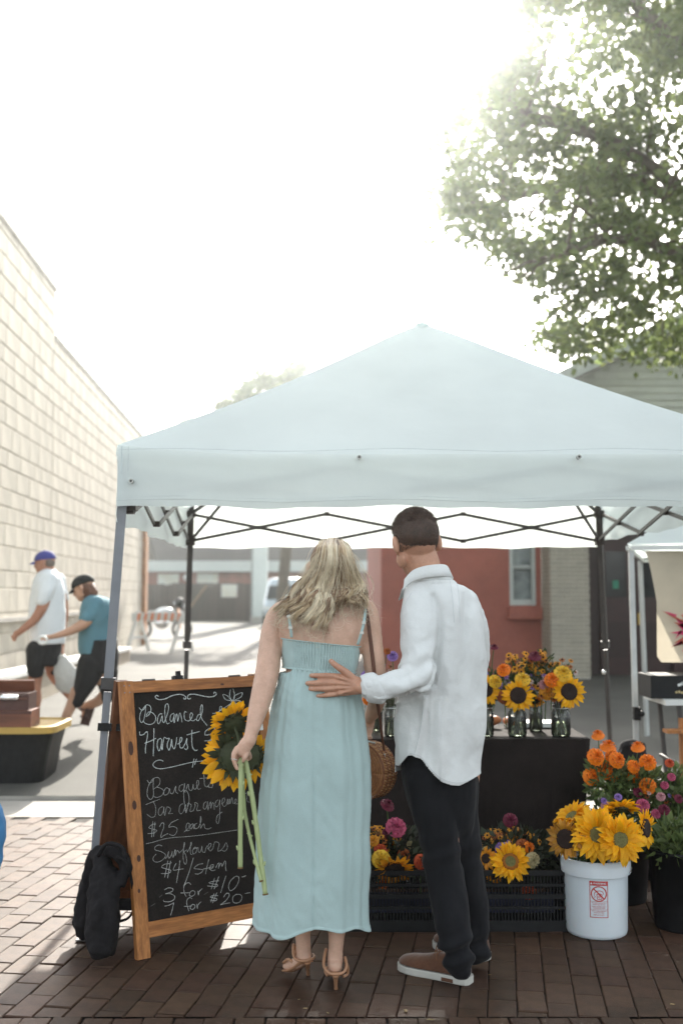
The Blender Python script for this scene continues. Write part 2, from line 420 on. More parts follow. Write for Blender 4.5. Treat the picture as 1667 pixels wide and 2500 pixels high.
px0, px1 = P(1343, 1400, 17.4).x, P(1437, 1400, 17.4).x
mb = MB()
def wallbox(x0, x1, z0, z1, y=YB, d=.35): mb.box(((x0 + x1) / 2, y + d / 2, (z0 + z1) / 2), (x1 - x0, d, z1 - z0))
wallbox(XL, wx0, .1, 3.6); wallbox(wx1, px0, .1, 3.6); wallbox(wx0, wx1, .1, wz0); wallbox(wx0, wx1, wz1, 3.6)
mb.box((XL + .15, YB + 5, 1.8), (.3, 9.3, 3.6))
obj('wall', mb, red_m, rb)
mb = MB(); mb.box(((px1 + XR) / 2, YB + .3, 1.85), (XR - px1, .3, 3.5)); obj('doorway_wall', mb, maroon_m, rb)
w = obj('window', MB().box(((wx0 + wx1) / 2, YB + .22, (wz0 + wz1) / 2), (wx1 - wx0, .02, wz1 - wz0)), mat('painted_sky_glass', (.25, .29, .29), rough=.25, var=.5, scale=3), rb)  # sky reflection put into the pale mottled glass colour
mb = MB(); t = .06
mb.box((wx0 + t / 2, YB + .05, (wz0 + wz1) / 2), (t, .12, wz1 - wz0)); mb.box((wx1 - t / 2, YB + .05, (wz0 + wz1) / 2), (t, .12, wz1 - wz0))
mb.box(((wx0 + wx1) / 2, YB + .045, wz0 + .05), (wx1 - wx0 - .13, .11, .1)); mb.box(((wx0 + wx1) / 2, YB + .08, (wz0 + wz1) / 2), (wx1 - wx0 - .13, .05, .05))
obj('frame', mb, trim_m, w)
obj('sill', MB().box(((wx0 + wx1) / 2 + .02, YB - .08, wz0 - .13), (wx1 - wx0 + .12, .2, .2)), red_m, w)
# pier of cream bricks
pr = obj('pier', MB().box(((px0 + px1) / 2, YB - .39, 1.9), (px1 - px0 - .01, .8, 3.5)), mat('pale_mortar', (.62, .60, .54), rough=.9, var=.1), rb)
bme = MB().box((0, 0, 0), (.205, .02, .058)).mesh('brick', pbr_m); hme = MB().box((0, 0, 0), (.098, .02, .058)).mesh('brick', pbr_m)
W = px1 - px0
for r in range(44):
    z = .2 + r * .0675; x = px0 + (.0 if r % 2 else -.108)
    while x < px1 - .04:
        a_, b_ = max(x, px0), min(x + .21, px1)
        if b_ - a_ > .05:
            full = b_ - a_ > .19
            o = put('brick', bme if full else hme, pr, local=True, loc=Vector(((a_ + b_) / 2, 17.405 + rr.uniform(-.002, .002), z)))
            if not full: o.scale = ((b_ - a_ - .006) / .098, 1, 1)
        x += .215
mb = MB()
for r in range(44):
    z = .2 + r * .0675
    for k in range(4): mb.box((px0 + .002, 17.5 + k * .2 + (r % 2) * .05, z), (.02, .19, .058))
o = tag(obj('side_brickwork', mb, pbr_m, pr), kind='stuff')
# doors in the recess
for (a_, b_) in ((1465, 1545), (1548, 1625), (1640, 1720)):
    x0, x1 = P(a_, 1400, YB).x, P(b_, 1400, YB).x
    d = obj('door', MB().box(((x0 + x1) / 2, YB + .12, 1.3), (x1 - x0 - .02, .06, 2.3)), mat('maroon_door', (.035, .011, .010), rough=.4, var=.15), rb)
    obj('pane', MB().box(((x0 + x1) / 2, YB + .08, 1.86), ((x1 - x0) * .62, .02, .78)), dglass_m, d)
    m = MB(); m.box(((x0 + x1) / 2, YB + .083, .75), ((x1 - x0) * .62, .02, .62)); obj('panel', m, maroon_m, d)
    obj('handle', MB().box((x0 + .07, YB + .06, 1.1), (.03, .06, .2)), mat('brass', (.5, .35, .12), rough=.3, metal=1), d)
nt = thing('door_notice', P(1502, 1427, YB), 'small green printed notice stuck inside the dark door window', 'notice')
obj('sheet', MB().box(P(1502, 1427, 18.26), (.10, .005, .14)), mat('green_paper', (.05, .25, .16), rough=.7), nt)
# gable of siding boards
def rakez(x):
    xa, za = P(1410, 925, YB - .1).x, P(1410, 925, YB - .1).z; xb, zb = P(1540, 862, YB - .1).x, P(1540, 862, YB - .1).z
    k = (zb - za) / (xb - xa); xp = XL + 6.4
    return za + k * (min(x, 2 * xp - x) - xa)
gab = obj('gable', MB().add([(XL, YB + .06, 3.6), (XR + .3, YB + .06, 3.6), (XL + 6.4, YB + .06, rakez(XL + 6.4)), (XL, YB + .4, 3.6), (XR + .3, YB + .4, 3.6), (XL + 6.4, YB + .4, rakez(XL + 6.4))],
    [(0, 1, 2), (3, 5, 4), (0, 3, 4, 1), (0, 2, 5, 3), (1, 4, 5, 2)]), sid_m, rb)
z = 3.62; sl = (rakez(XL + 1) - rakez(XL))
while z < rakez(XL + 6.4) - .15:
    h = .125
    def xat(zz): return XL + max(0, (zz - rakez(XL)) / sl)
    x0, x1 = xat(z + h), 2 * (XL + 6.4) - xat(z + h)
    x0 = max(x0, XL)
    if x1 - x0 < .2: break
    m = MB(); m.add([(x0, YB + .01, z), (x1, YB + .01, z), (x1, YB + .04, z + h), (x0, YB + .04, z + h), (x0, YB + .06, z), (x1, YB + .06, z)], [(0, 1, 2, 3), (0, 4, 5, 1)])
    obj('siding_board', m, sid_m, gab); z += h
xp = XL + 6.4; rf = MB(); fr = MB()
for sgn in (-1, 1):
    a0 = Vector((xp, 0, rakez(xp))); a1 = Vector((xp + sgn * 7.0, 0, rakez(xp) - sl * 7.0))
    for (y0, y1, dz, th, mm) in ((YB - .5, YB + 10, .12, .08, rf), (YB - .55, YB - .5, .0, .24, fr)):
        vs = [Vector((p.x, y, p.z + dz + q)) for p in (a0, a1) for y in (y0, y1) for q in (0, th)]
        mm.add(vs, [(0, 1, 3, 2), (4, 6, 7, 5), (0, 4, 5, 1), (2, 3, 7, 6), (1, 5, 7, 3), (0, 2, 6, 4)])
obj('roof', rf, mat('shingle_roof', (.14, .13, .12), rough=.9, var=.2, scale=4, bump=.5, bscale=30), rb); obj('rake_board', fr, trim_m, rb)

# ------------------------------------------------------------------ far building, fence, pole, van
YF = 62.0
fb = thing('shed_building', P(560, 1510, YF), 'long low brick building with a dark roof behind the wooden fence', 'building')
x0, x1 = P(345, 1400, YF).x, P(935, 1400, YF).x
mb = MB(); mb.box(((x0 + x1) / 2, YF + 4, 1.7), (x1 - x0, 8, 3.2)); obj('wall', mb, mat('far_red_brick', (.24, .085, .065), rough=.9, var=.3, scale=2), fb)
mb = MB(); zf = P(500, 1370, YF).z; zt = P(500, 1215, YF + 5).z
mb.add([(x0 + .9, YF - .3, zf), (x1 + .5, YF - .3, zf), (x1 + .5, YF + 5, zt), (x0 - 1.2, YF + 5, zt), (x1 + .5, YF + 10, zf), (x0 - 1.5, YF + 10, zf)], [(0, 1, 2, 3), (3, 2, 4, 5)])
obj('roof', mb, mat('dark_shingles', (.04, .03, .032), rough=.9, var=.15, scale=1), fb)
mb = MB(); mb.box(((x0 + x1) / 2, YF - .5, P(500, 1383, YF).z), (x1 - x0 + .8, .25, .62)); obj('fascia', mb, trim_m, fb)
sg = mat('weathered_sign_white', (.62, .66, .62), rough=.6, var=.1, scale=2, col2=(.55, .52, .42))
for (u0, u1, v0, v1, lb) in ((386, 437, 1401, 1430, 'left of two white signs high on the far brick wall'), (481, 533, 1400, 1429, 'right of two white signs high on the far brick wall'),
                             (541, 579, 1427, 1458, 'white notice board fixed on the brown wooden fence')):
    yy = YF - .08 if v0 < 1420 else 55.2
    a_, b_ = P(u0, v0, yy), P(u1, v1, yy); c = (a_ + b_) / 2
    s_ = tag(obj('wall_sign', MB().box(c, (abs(b_.x - a_.x), .06, abs(a_.z - b_.z))), sg), lb, 'sign')
lp = thing('wall_lamp', P(456, 1410, YF - .3), 'round white lamp globe glowing on the far brick wall', 'lamp')
obj('globe', MB().ell(P(456, 1410, YF - .3), .2), white_m, lp, smooth=True)
obj('bracket', MB().box(P(456, 1405, YF - .12), (.08, .2, .08)), dark_m, lp)
fn = thing('wooden_fence', P(510, 1515, 56), 'tall brown vertical board fence in front of the far building', 'fence')
bm_ = mat('fence_board', (.055, .038, .033), rough=.9, var=.3, scale=3, rnd=.3, stretch=(1, 1, .2))
for k in range(46):
    u = 352 + k * 6.1; yy = 56 - max(0, (u - 570)) * .06; top = 1423 + (4 if u < 420 else 0) + rr.uniform(-2, 2)
    a_ = P(u, top, yy); m = MB(); m.box((a_.x, yy + (k % 2) * .03, (a_.z + .12) / 2), (.125, .03, a_.z - .12)); obj('fence_board', m, bm_, fn)
mb = MB(); mb.bar(P(440, 1515, 55.6), P(505, 1430, 55.6), .25, .08); obj('brace', mb, mat('raw_wood', (.28, .2, .12), rough=.9, var=.2), fn)
mb = MB(); mb.box((P(480, 1400, 56).x, 56.1, 1.6), (11, .1, .12)); obj('rail', mb, bm_, fn)
pl = thing('white_post', G(635, 1522, .15), 'thick white square post standing right of the fence', 'post'); YP = WL[pl.name].y
mb = MB(); c = WL[pl.name]; mb.box((c.x, YP, 5), (M(34, YP), M(30, YP), 9.8)); obj('shaft', mb, trim_m, pl)
mb = MB(); mb.box((c.x, YP, .3), (M(44, YP), M(40, YP), .35)); obj('base', mb, conc_m, pl)
mb = MB(); q = P(620, 1400, YP + .4); mb.tube([(q.x, q.y, .1), (q.x, q.y, 9)], .14, 8); obj('drain_pipe', mb, mat('grey_pipe', (.2, .22, .21), rough=.5), pl)
p2_ = thing('white_door_post', P(918, 1525, 40), 'narrow white door frame post left of the red building', 'post')
q = P(918, 1525, 40); obj('shaft', MB().box((q.x, 40, 1.6), (.42, .3, 3.0)), trim_m, p2_); obj('cap', MB().box((q.x, 40, 3.15), (.5, .36, .12)), trim_m, p2_)
# van
vY = 46.0; vc = P(700, 1520, vY); vn = thing('parked_van', (vc.x, vY, .15), 'pale blue grey van parked beyond the woman, seen from the front', 'van')
van_m = mat('van_paint', (.45, .52, .56), rough=.3, var=.05, coat=.5)
mb = MB(); rings = []
for (z, w_, d_) in ((.35, .92, 2.3), (.6, .98, 2.4), (1.0, .98, 2.4), (1.15, .96, 2.2), (1.7, .86, 1.9), (2.0, .78, 1.75), (2.08, .6, 1.5)):
    rings.append((Vector((vc.x, vY + 1, .15 + z)), w_, d_, (1, 0, 0), (0, 1, 0)))
mb.loft(rings, 32, e=6); obj('body', mb, van_m, vn, smooth=True)
m = MB(); m.add([(vc.x - .8, vY - 1.22, 1.32), (vc.x + .8, vY - 1.22, 1.32), (vc.x + .7, vY - .96, 1.9), (vc.x - .7, vY - .96, 1.9)], [(0, 1, 2, 3)]); obj('windscreen', m, dglass_m, vn)
for s_ in (-1, 1):
    obj('headlight', MB().box((vc.x + s_ * .72, vY - 1.41, .95), (.3, .05, .16)), white_m, vn)
    wh = obj('wheel', MB().tube([(vc.x + s_ * .8, vY - .5, .5), (vc.x + s_ * .98, vY - .5, .5)], .34, 16), dark_m, vn)
    wh = obj('wheel', MB().tube([(vc.x + s_ * .8, vY + 2.3, .5), (vc.x + s_ * .98, vY + 2.3, .5)], .34, 16), dark_m, vn)
obj('grille', MB().box((vc.x, vY - 1.41, .85), (.8, .04, .28)), dark_m, vn); obj('bumper', MB().box((vc.x, vY - 1.42, .5), (1.8, .12, .22)), dark_m, vn)
# motorcycle and clutter beside the pier, seen as bright shapes
mo = thing('parked_motorcycle', G(395, 1560, .15), 'white and chrome motorcycle parked behind the striped barricade', 'motorcycle')
c = WL[mo.name]; chm = mat('chrome', (.75, .75, .75), rough=.15, metal=1); cr = mat('white_fairing', (.65, .68, .68), rough=.3)
for dx in (-.62, .62):
    m = MB()
    for k in range(24):
        a0, a1 = k * math.pi / 12, (k + 1) * math.pi / 12
        m.tube([c + Vector((dx + .28 * math.cos(a0), 0, .3 + .28 * math.sin(a0))), c + Vector((dx + .28 * math.cos(a1), 0, .3 + .28 * math.sin(a1)))], .05, 6)
    obj('wheel', m, dark_m, mo)
obj('tank', MB().ell(c + Vector((.1, 0, .82)), (.3, .16, .15)), cr, mo, smooth=True); obj('seat', MB().ell(c + Vector((-.35, 0, .78)), (.35, .13, .07)), dark_m, mo, smooth=True)
obj('engine', MB().ell(c + Vector((0, 0, .5)), (.22, .2, .2)), chm, mo, smooth=True); obj('fairing', MB().ell(c + Vector((.55, 0, 1.1)), (.14, .16, .18)), dark_m, mo, smooth=True)
m = MB(); m.tube([c + Vector((.62, 0, .3)), c + Vector((.5, 0, 1.0))], .04, 6); m.tube([c + Vector((.42, -.35, 1.12)), c + Vector((.5, 0, 1.02)), c + Vector((.42, .35, 1.12))], .025, 6); obj('fork', m, chm, mo)
obj('headlight', MB().ell(c + Vector((.72, 0, .98)), .07), chm, mo, smooth=True)
obj('saddlebag', MB().box(c + Vector((-.6, -.2, .62)), (.35, .16, .28)), cr, mo)
# A-frame barricade with orange stripes
YR = F / 101.0
bc = thing('road_barricade', P(380, 1590, YR), 'white a-frame road barricade with an orange striped board', 'barricade')
def trestle(m, c, d):
    for s_ in (-1, 1): m.bar(c + Vector((0, 0, .95)), c + d * s_ * .42 + Vector((0, 0, .0)), .05, .07)
    m.bar(c + d * -.28 + Vector((0, 0, .33)), c + d * .28 + Vector((0, 0, .33)), .04, .06)
for u in (337, 445):
    m = MB(); c = P(u, 1590, YR); c.z = .16; trestle(m, c, Vector((.45, .85, 0)).normalized()); obj('trestle', m, white_m, bc)
a_, b_ = P(322, 1503, YR - .05), P(452, 1494, YR - .05); a_.z = b_.z = .98
m = MB(); m.bar(a_, b_, .03, .2); rail = obj('striped_board', m, white_m, bc)
om = mat('orange_reflective', (.75, .2, .04), rough=.5, var=.05)
d = (b_ - a_); 
for k in range(7):
    p = a_ + d * (.1 + k * .125); m = MB()
    m.add([p + Vector((0, -.022, -.09)), p + Vector((.07, -.022, -.09)), p + Vector((.1, -.022, .09)), p + Vector((.03, -.022, .09))], [(0, 1, 2, 3)]); obj('stripe', m, om, rail)
ab = thing('a_frame_board', G(955, 1562, .15), 'small white and red a-frame board by the red building corner', 'sign')
c = WL[ab.name]; m = MB(); Y_ = c.y
for s_ in (-1, 1): m.bar(c + Vector((s_ * .3, 0, 0)), c + Vector((s_ * .1, .1, .92)), .06, .06)
m.bar(c + Vector((-.22, .02, .3)), c + Vector((.22, .02, .3)), .05, .05); obj('frame', m, white_m, ab)
m = MB(); m.add([c + Vector((-.24, .03, .3)), c + Vector((.24, .03, .3)), c + Vector((.12, .09, .88)), c + Vector((-.12, .09, .88)), c + Vector((-.24, .05, .3)), c + Vector((.24, .05, .3)), c + Vector((.12, .11, .88)), c + Vector((-.12, .11, .88))], [(0, 1, 2, 3), (4, 7, 6, 5)])
obj('panel', m, red_m, ab)

# ------------------------------------------------------------------ trees
bark_m = mat('bark', (.11, .085, .06), rough=.95, var=.3, scale=10, bump=.8, bscale=30, bdist=.02)
leaf_m = mat('tree_leaf', (.17, .235, .075), rough=.5, var=.3, scale=2, rnd=.4, island=True, thin=.5, col2=(.17, .20, .07))
def left_edge(v):
    t = [(-200, 1000), (0, 1110), (40, 1130), (70, 1255), (110, 1200), (200, 1010), (260, 975), (330, 1070), (420, 1085), (520, 1075), (580, 1125), (640, 1230), (700, 1325), (780, 1340), (850, 1340), (880, 1560), (940, 1640)]
    for (a0, b0), (a1, b1) in zip(t, t[1:]):
        if a0 <= v <= a1: return b0 + (b1 - b0) * (v - a0) / (a1 - a0)
    return 9999
tr = thing('street_tree', (6.6, 13.2, .15), 'large leafy tree overhanging the tent from the right', 'tree')
mb = MB(); mb.tube([(6.6, 13.2, .1), (6.5, 13.2, 1.5), (6.55, 13.1, 3.2), (6.3, 13, 4.6), (6.1, 13, 6.5), (5.9, 13, 9), (5.8, 12.9, 11.5)], [.34, .27, .24, .2, .16, .1, .03], 12, sub=3)
obj('trunk', mb, bark_m, tr, smooth=True)
limbs = [[(6.3, 13, 4.6), (5.2, 12.8, 5.2), (4.2, 12.6, 6.3), (3.3, 12.4, 6.9), (2.2, 12.2, 7.2), (1.3, 12.1, 7.9)],
         [(6.1, 13, 6.3), (5.0, 12.7, 7.2), (4.0, 12.4, 8.2), (2.9, 12.3, 9.2), (1.9, 12.2, 10)],
         [(6.4, 13.1, 4.0), (5.2, 12.2, 4.6), (4.2, 11.8, 5.2), (3.2, 11.7, 5.5), (2.5, 11.6, 5.3)],
         [(6.2, 13, 5.2), (5.0, 13.4, 6.2), (3.8, 13.8, 7.0), (2.6, 13.9, 6.9), (1.7, 13.9, 6.6)],
         [(6.0, 13, 7.5), (5.2, 12.8, 8.8), (4.5, 12.6, 10.2), (3.9, 12.5, 11.5)],
         [(6.3, 13, 4.8), (7.2, 12.6, 5.6), (8.0, 12.4, 6.6), (8.8, 12.2, 7.4)]]
lr = random.Random(5); segs = []
for L in limbs:
    mb = MB(); n = len(L); mb.tube(L, [.11 * (1 - i / (n - .2)) + .016 for i in range(n)], 7, sub=3)
    pts, _ = crom([Vector(p) for p in L], [1] * n, 5); 
    for i in range(6, len(pts)):
        for _ in range(2):
            d = Vector((lr.uniform(-1, .4), lr.uniform(-1, 1), lr.uniform(-.6, 1))).normalized(); l = lr.uniform(.5, 1.3)
            q1 = pts[i] + d * l * .5 + Vector((0, 0, .05)); q2 = pts[i] + d * l + Vector((0, 0, -.05))
            mb.tube([pts[i], q1, q2], [.028, .016, .005], 4, cap=False); segs.append((pts[i], q1, q2))
    obj('branch', mb, bark_m, tr, smooth=True)
cl = []
k = 0
while len(cl) < 620 and k < 40000:
    k += 1
    c = Vector((lr.uniform(.6, 8.5), lr.uniform(11.0, 14.8), lr.uniform(3.6, 11.5))); u, v = px(c)
    r = lr.uniform(.16, .42)
    e = left_edge(v)
    if u - r * 150 < e or nz(c, .9, 3) < -.06 + (.1 if u > 1650 else 0): continue
    cl.append((c, r))
for _ in range(210):                      # outer sprays reaching left over the tent
    v = lr.uniform(-60, 860); u = left_edge(v) + abs(lr.gauss(0, 110)); c = P(u, v, lr.uniform(11.3, 13.8))
    if nz(c, 1.6, 9) > -.12: cl.append((c, lr.uniform(.12, .27)))
for (p0, q1, q2) in segs:
    u, v = px(q2)
    if u > left_edge(v) + 20 and lr.random() < .8: cl.append((q2, .22))
mb = MB()
for c, r in cl:
    for _ in range(int(180 * r)):
        d = Vector((lr.gauss(0, 1), lr.gauss(0, 1), lr.gauss(0, .7))) * r * .62; p = c + d
        n_ = Vector((lr.gauss(0, 1), lr.gauss(0, 1), lr.gauss(.6, 1))).normalized(); a_ = n_.orthogonal().normalized()
        a_ = Quaternion(n_, lr.uniform(0, 6.3)) @ a_; b_ = n_.cross(a_); s_ = lr.uniform(.045, .075)
        mb.add([p - a_ * s_, p + b_ * s_ * .62 + n_ * .008, p + a_ * s_, p - b_ * s_ * .62 + n_ * .008], [(0, 1, 2, 3)])
tag(obj('crown', mb, leaf_m, tr), kind='stuff')
def fartree(loc, spots_, label, s=.32, n=90):
    t = thing('background_tree', loc, label, 'tree', 'trees far behind the tent')
    mb = MB(); top = max(spots_, key=lambda q: q[0].z)[0]
    mb.tube([Vector(loc), (Vector(loc) + top) / 2, top], [(.35 if loc[1] > 50 else .2), .2, .05], 8); obj('trunk', mb, bark_m, t)
    mb = MB()
    for c, r in spots_:
        for _ in range(n):
            d = Vector((lr.gauss(0, 1), lr.gauss(0, 1), lr.gauss(0, 1))).normalized() * r * lr.random() ** .4; p = c + d
            n_ = Vector((lr.gauss(0, 1), lr.gauss(0, 1), lr.gauss(0, 1))).normalized(); a_ = n_.orthogonal().normalized(); b_ = n_.cross(a_); q = s * lr.uniform(.6, 1.2)
            mb.add([p - a_ * q, p + b_ * q * .6, p + a_ * q, p - b_ * q * .6], [(0, 1, 2, 3)])
    tag(obj('crown', mb, leaf_m, t), kind='stuff')
fl = [(545, 1000, 24), (572, 980, 30), (598, 962, 32), (640, 925, 26), (715, 905, 24), (735, 900, 16), (620, 960, 38), (660, 935, 30), (700, 930, 28), (725, 925, 25), (640, 985, 50), (590, 995, 34), (700, 990, 60), (760, 1000, 60), (600, 1050, 60), (740, 945, 22), (680, 1080, 90)]
fartree((P(682, 1400, 38).x, 38, .1), [(P(u, v, 38 + lr.uniform(-.6, .6)), M(r, 38)) for u, v, r in fl], 'green tree beyond the tent, its crown showing above the left roof slope', s=.13, n=150)
fartree((P(480, 1400, 66).x, 66, .1), [(P(u, v, 66), M(r, 66)) for u, v, r in [(455, 1030, 18), (470, 1060, 30), (510, 1025, 14), (500, 1070, 40), (450, 1045, 12)]], 'far bare topped tree peeping over the left end of the tent roof', n=50)
# ------------------------------------------------------------------ market tent
can_m = mat('tent_fabric', (.78, .845, .83), rough=.8, var=.05, scale=1.3, bump=.45, bscale=4, bdist=.02, bdetail=6, thin=.42, spec=.2)
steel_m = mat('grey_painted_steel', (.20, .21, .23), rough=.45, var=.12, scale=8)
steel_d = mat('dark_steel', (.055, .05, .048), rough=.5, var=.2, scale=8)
brk_m = mat('brown_black_bracket', (.035, .022, .018), rough=.5, var=.2)
tent = thing('market_tent', (.43, 6.24, 0), 'large white pop-up canopy over the flower stall', 'tent')
FL, BL, BR = P(290, 1085, 4.8), P(463, 1240, 7.69), P(1464, 1240, 7.69)
FL = Vector((FL.x, 4.8, FL.z)); FR = Vector((2.02, 4.8, FL.z)); BL.z = BR.z = 2.13
PK = P(1030, 789, 6.24)
def edge(a, b, s, sag): q = a.lerp(b, s); q.z -= sag * min(1, math.sin(math.pi * s) * 2.0) ** .8; return q
def roofpanel(a, b, sag):
    m = MB(); n, k = 36, 24; vs = []
    for j in range(k + 1):
        t = j / k
        for i in range(n + 1):
            s = i / n; e = edge(a, b, s, sag); p = e.lerp(PK, t)
            w = math.sin(math.pi * t) * math.sin(math.pi * s)
            p.z += -.035 * w - .03 * (1 - abs(2 * s - 1)) * 0 - .028 * math.sin(math.pi * min(1, t * 1.15)) * (abs(2 * s - 1) ** 6)
            p.z += .006 * nz(p, 2.2, 5) * w
            vs.append(p)
    for v in vs[-(n + 1):]: v.z -= .0
    fs = [(j * (n + 1) + i, j * (n + 1) + i + 1, (j + 1) * (n + 1) + i + 1, (j + 1) * (n + 1) + i) for j in range(k) for i in range(n)]
    return m.add(vs, fs)
def valance(a, b, sag, h, out, ripple=.010):
    m = MB(); n, k = 90, 9; vs = []; d = (b - a).normalized(); o = Vector((d.y, -d.x, 0)) * out
    for j in range(k + 1):
        t = j / k
        for i in range(n + 1):
            s = i / n; e = edge(a, b, s, sag); bz = a.z - h + .006 * math.sin(s * 19) + .004 * math.sin(s * 47 + 1)
            z = e.z + (bz - e.z) * t
            q = e + o * (.004 + ripple * t * (1 + .9 * math.sin(s * 23 + 2 * nz(e, 2)) + .4 * math.sin(s * 61 + t)) + (.008 * math.exp(-((t - .12) / .08) ** 2)) + .006 * math.exp(-((t - .88) / .04) ** 2))
            vs.append(Vector((q.x, q.y, z)))
    fs = [(j * (n + 1) + i, j * (n + 1) + i + 1, (j + 1) * (n + 1) + i + 1, (j + 1) * (n + 1) + i) for j in range(k) for i in range(n)]
    return m.add(vs, fs)
cor = [FL, FR, BR, BL]
for a, b, sg_, h in ((FL, FR, .045, FL.z - P(290, 1239, 4.8).z), (FR, BR, .03, .29), (BR, BL, .02, .28), (BL, FL, .03, .29)):
    obj('roof_panel', roofpanel(a, b, sg_), can_m, tent, smooth=True)
    v = obj('valance', valance(a, b, sg_, h, 1.0), can_m, tent, smooth=True)
    if a is FL:
        m = MB()   # hem and corner seam
        z = a.z - h; 
        m.box((a.x + .018, a.y - .012, a.z - h / 2), (.006, .004, h - .02)); m.box((a.x + .048, a.y - .012, a.z - h / 2), (.003, .003, h - .02)); obj('seam', m, mat('seam_thread', (.6, .66, .66), rough=.8), v)
        for (u_, v_) in ((877, 1116), (1413, 1115), (320, 1174)):
            g = P(u_, v_, 4.755); m = MB().tube([g + Vector((0, .02, 0)), g + Vector((0, -.0005, 0))], .0105, 14)
            m.tube([g + Vector((0, .0, 0)), g + Vector((0, -.0012, 0))], .0055, 10, m=1); obj('grommet', m, [mat('grommet_steel', (.3, .3, .28), rough=.35, metal=.8), dark_m], v)
m = MB()
for dz_, o_ in ((.045, .022), (.030, .020), (.262, .012)):
    pts_ = []
    for i in range(61):
        s_ = i / 60; e = edge(FL, FR, s_, .045); zb = FL.z - (FL.z - P(290, 1239, 4.8).z) + .006 * math.sin(s_ * 19)
        t_ = 1 - dz_ / max(.05, e.z - zb); pts_.append(Vector((e.x, e.y - (.004 + .010 * t_ * (1 + .9 * math.sin(s_ * 23 + 2 * nz(e, 2)) + .4 * math.sin(s_ * 61 + t_)) + .008 * math.exp(-((t_ - .12) / .08) ** 2) + .006 * math.exp(-((t_ - .88) / .04) ** 2)) - .0006, zb + dz_)))
    m.tube(pts_, .0011, 4)
obj('stitching', m, MC['seam_thread'], tent)
cap = MB(); cap.ell(PK - Vector((0, 0, .03)), (.05, .05, .035)); obj('peak_cap', cap, can_m, tent, smooth=True)
# legs
legs = [(P(299, 1232, 4.84), G(216, 2292), .042), (P(466, 1290, 7.66), G(444, 1960), .036), (P(1462, 1290, 7.66), G(1496, 1960), .036), (Vector((1.95, 4.84, 1.9)), Vector((2.03, 4.8, 0)), .042)]
for k, (a, b, w) in enumerate(legs):
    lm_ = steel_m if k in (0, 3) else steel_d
    mid = a.lerp(b, .42); m = MB(); top = a + (a - b).normalized() * .22
    m.bar(top, mid, w); l = obj('leg', m, lm_, tent)
    obj('inner_leg', MB().bar(mid - (a - b) * .02, b + Vector((0, 0, .01)), w * .78), lm_, l)
    obj('collar', MB().box(mid, (w * 1.5, w * 1.5, .05), ((a - b).normalized().to_track_quat('Z', 'Y')).to_matrix()), steel_d, l)
    obj('foot_plate', MB().box(b + Vector((0, 0, .006)), (.09, .09, .006)), steel_d, l)
    if k == 2:
        g = P(1473, 1641, 7.62); obj('knob', MB().ell(g, .016), mat('bright_knob', (.75, .75, .72), rough=.2, metal=.6), l, smooth=True)
# corner brackets and scissor trusses on the four sides
def node(a, b, s, z): q = a.lerp(b, s); q.z = z; return q
ins = [Vector((c.x, c.y, 0)) for c in (legs[0][0] + Vector((.03, .04, 0)), Vector((1.95, 4.84, 0)), legs[2][0], legs[1][0])]
ZT, ZB = 2.09, 1.895
for c in ins:
    m = MB(); m.box((c.x, c.y, ZT), (.06, .06, .05)); m.box((c.x, c.y, ZB + (.03 if c.y < 5 else 0)), (.06, .06, .06)); m.box((c.x, c.y, (ZT + ZB) / 2), (.04, .04, ZT - ZB)); obj('corner_bracket', m, brk_m, tent)
for a, b in ((ins[0], ins[1]), (ins[1], ins[2]), (ins[2], ins[3]), (ins[3], ins[0])):
    dd = (b - a).normalized(); nn = Vector((-dd.y, dd.x, 0)) * .014
    n = 3; zb_ = ZB + (.05 if a.y < 5 and b.y < 5 else 0)
    for k in range(n):
        s0, s1 = k / n, (k + 1) / n
        for (z0, z1, off) in ((ZT, zb_, 1), (zb_, ZT, -1)):
            m = MB(); m.bar(node(a, b, s0, z0) + nn * off, node(a, b, s1, z1) + nn * off, .012, .022); obj('truss_bar', m, steel_d, tent)
        c = node(a, b, (s0 + s1) / 2, (ZT + ZB) / 2); m = MB().box(c, (.03, .03, .03)); m.box(node(a, b, s1, ZT), (.035, .035, .03)); m.box(node(a, b, s1, zb_), (.035, .035, .03)); obj('joint', m, brk_m, tent)
HUB = Vector((PK.x, PK.y, 2.45))
for c in ins:
    p0 = Vector((c.x, c.y, ZT)); p1 = PK - Vector((0, 0, .16)); q = p0.lerp(p1, .27)
    obj('rafter', MB().bar(p0, p1, .02, .02), steel_d, tent); obj('strut', MB().bar((c.x, c.y, ZB), q, .016, .016), steel_d, tent)
obj('peak_pole', MB().tube([HUB, PK - Vector((0, 0, .05))], .02, 8), steel_d, tent)
# black strap clip that ties the board to the leg
la, lb = legs[0][0], legs[0][1]
def legat(v):
    f = (v - px(la)[1]) / (px(lb)[1] - px(la)[1]); lo, hi = 0, 1
    for _ in range(30):
        mid = (lo + hi) / 2
        if px(la.lerp(lb, mid))[1] < v: lo = mid
        else: hi = mid
    return la.lerp(lb, lo)
c = legat(1773); q = (la - lb).normalized().to_track_quat('Z', 'Y').to_matrix()
obj('strap_clip', MB().box(c, (.072, .06, .034), q).box(c + Vector((.06, .01, -.004)), (.06, .02, .03), q), dark_m, tent)

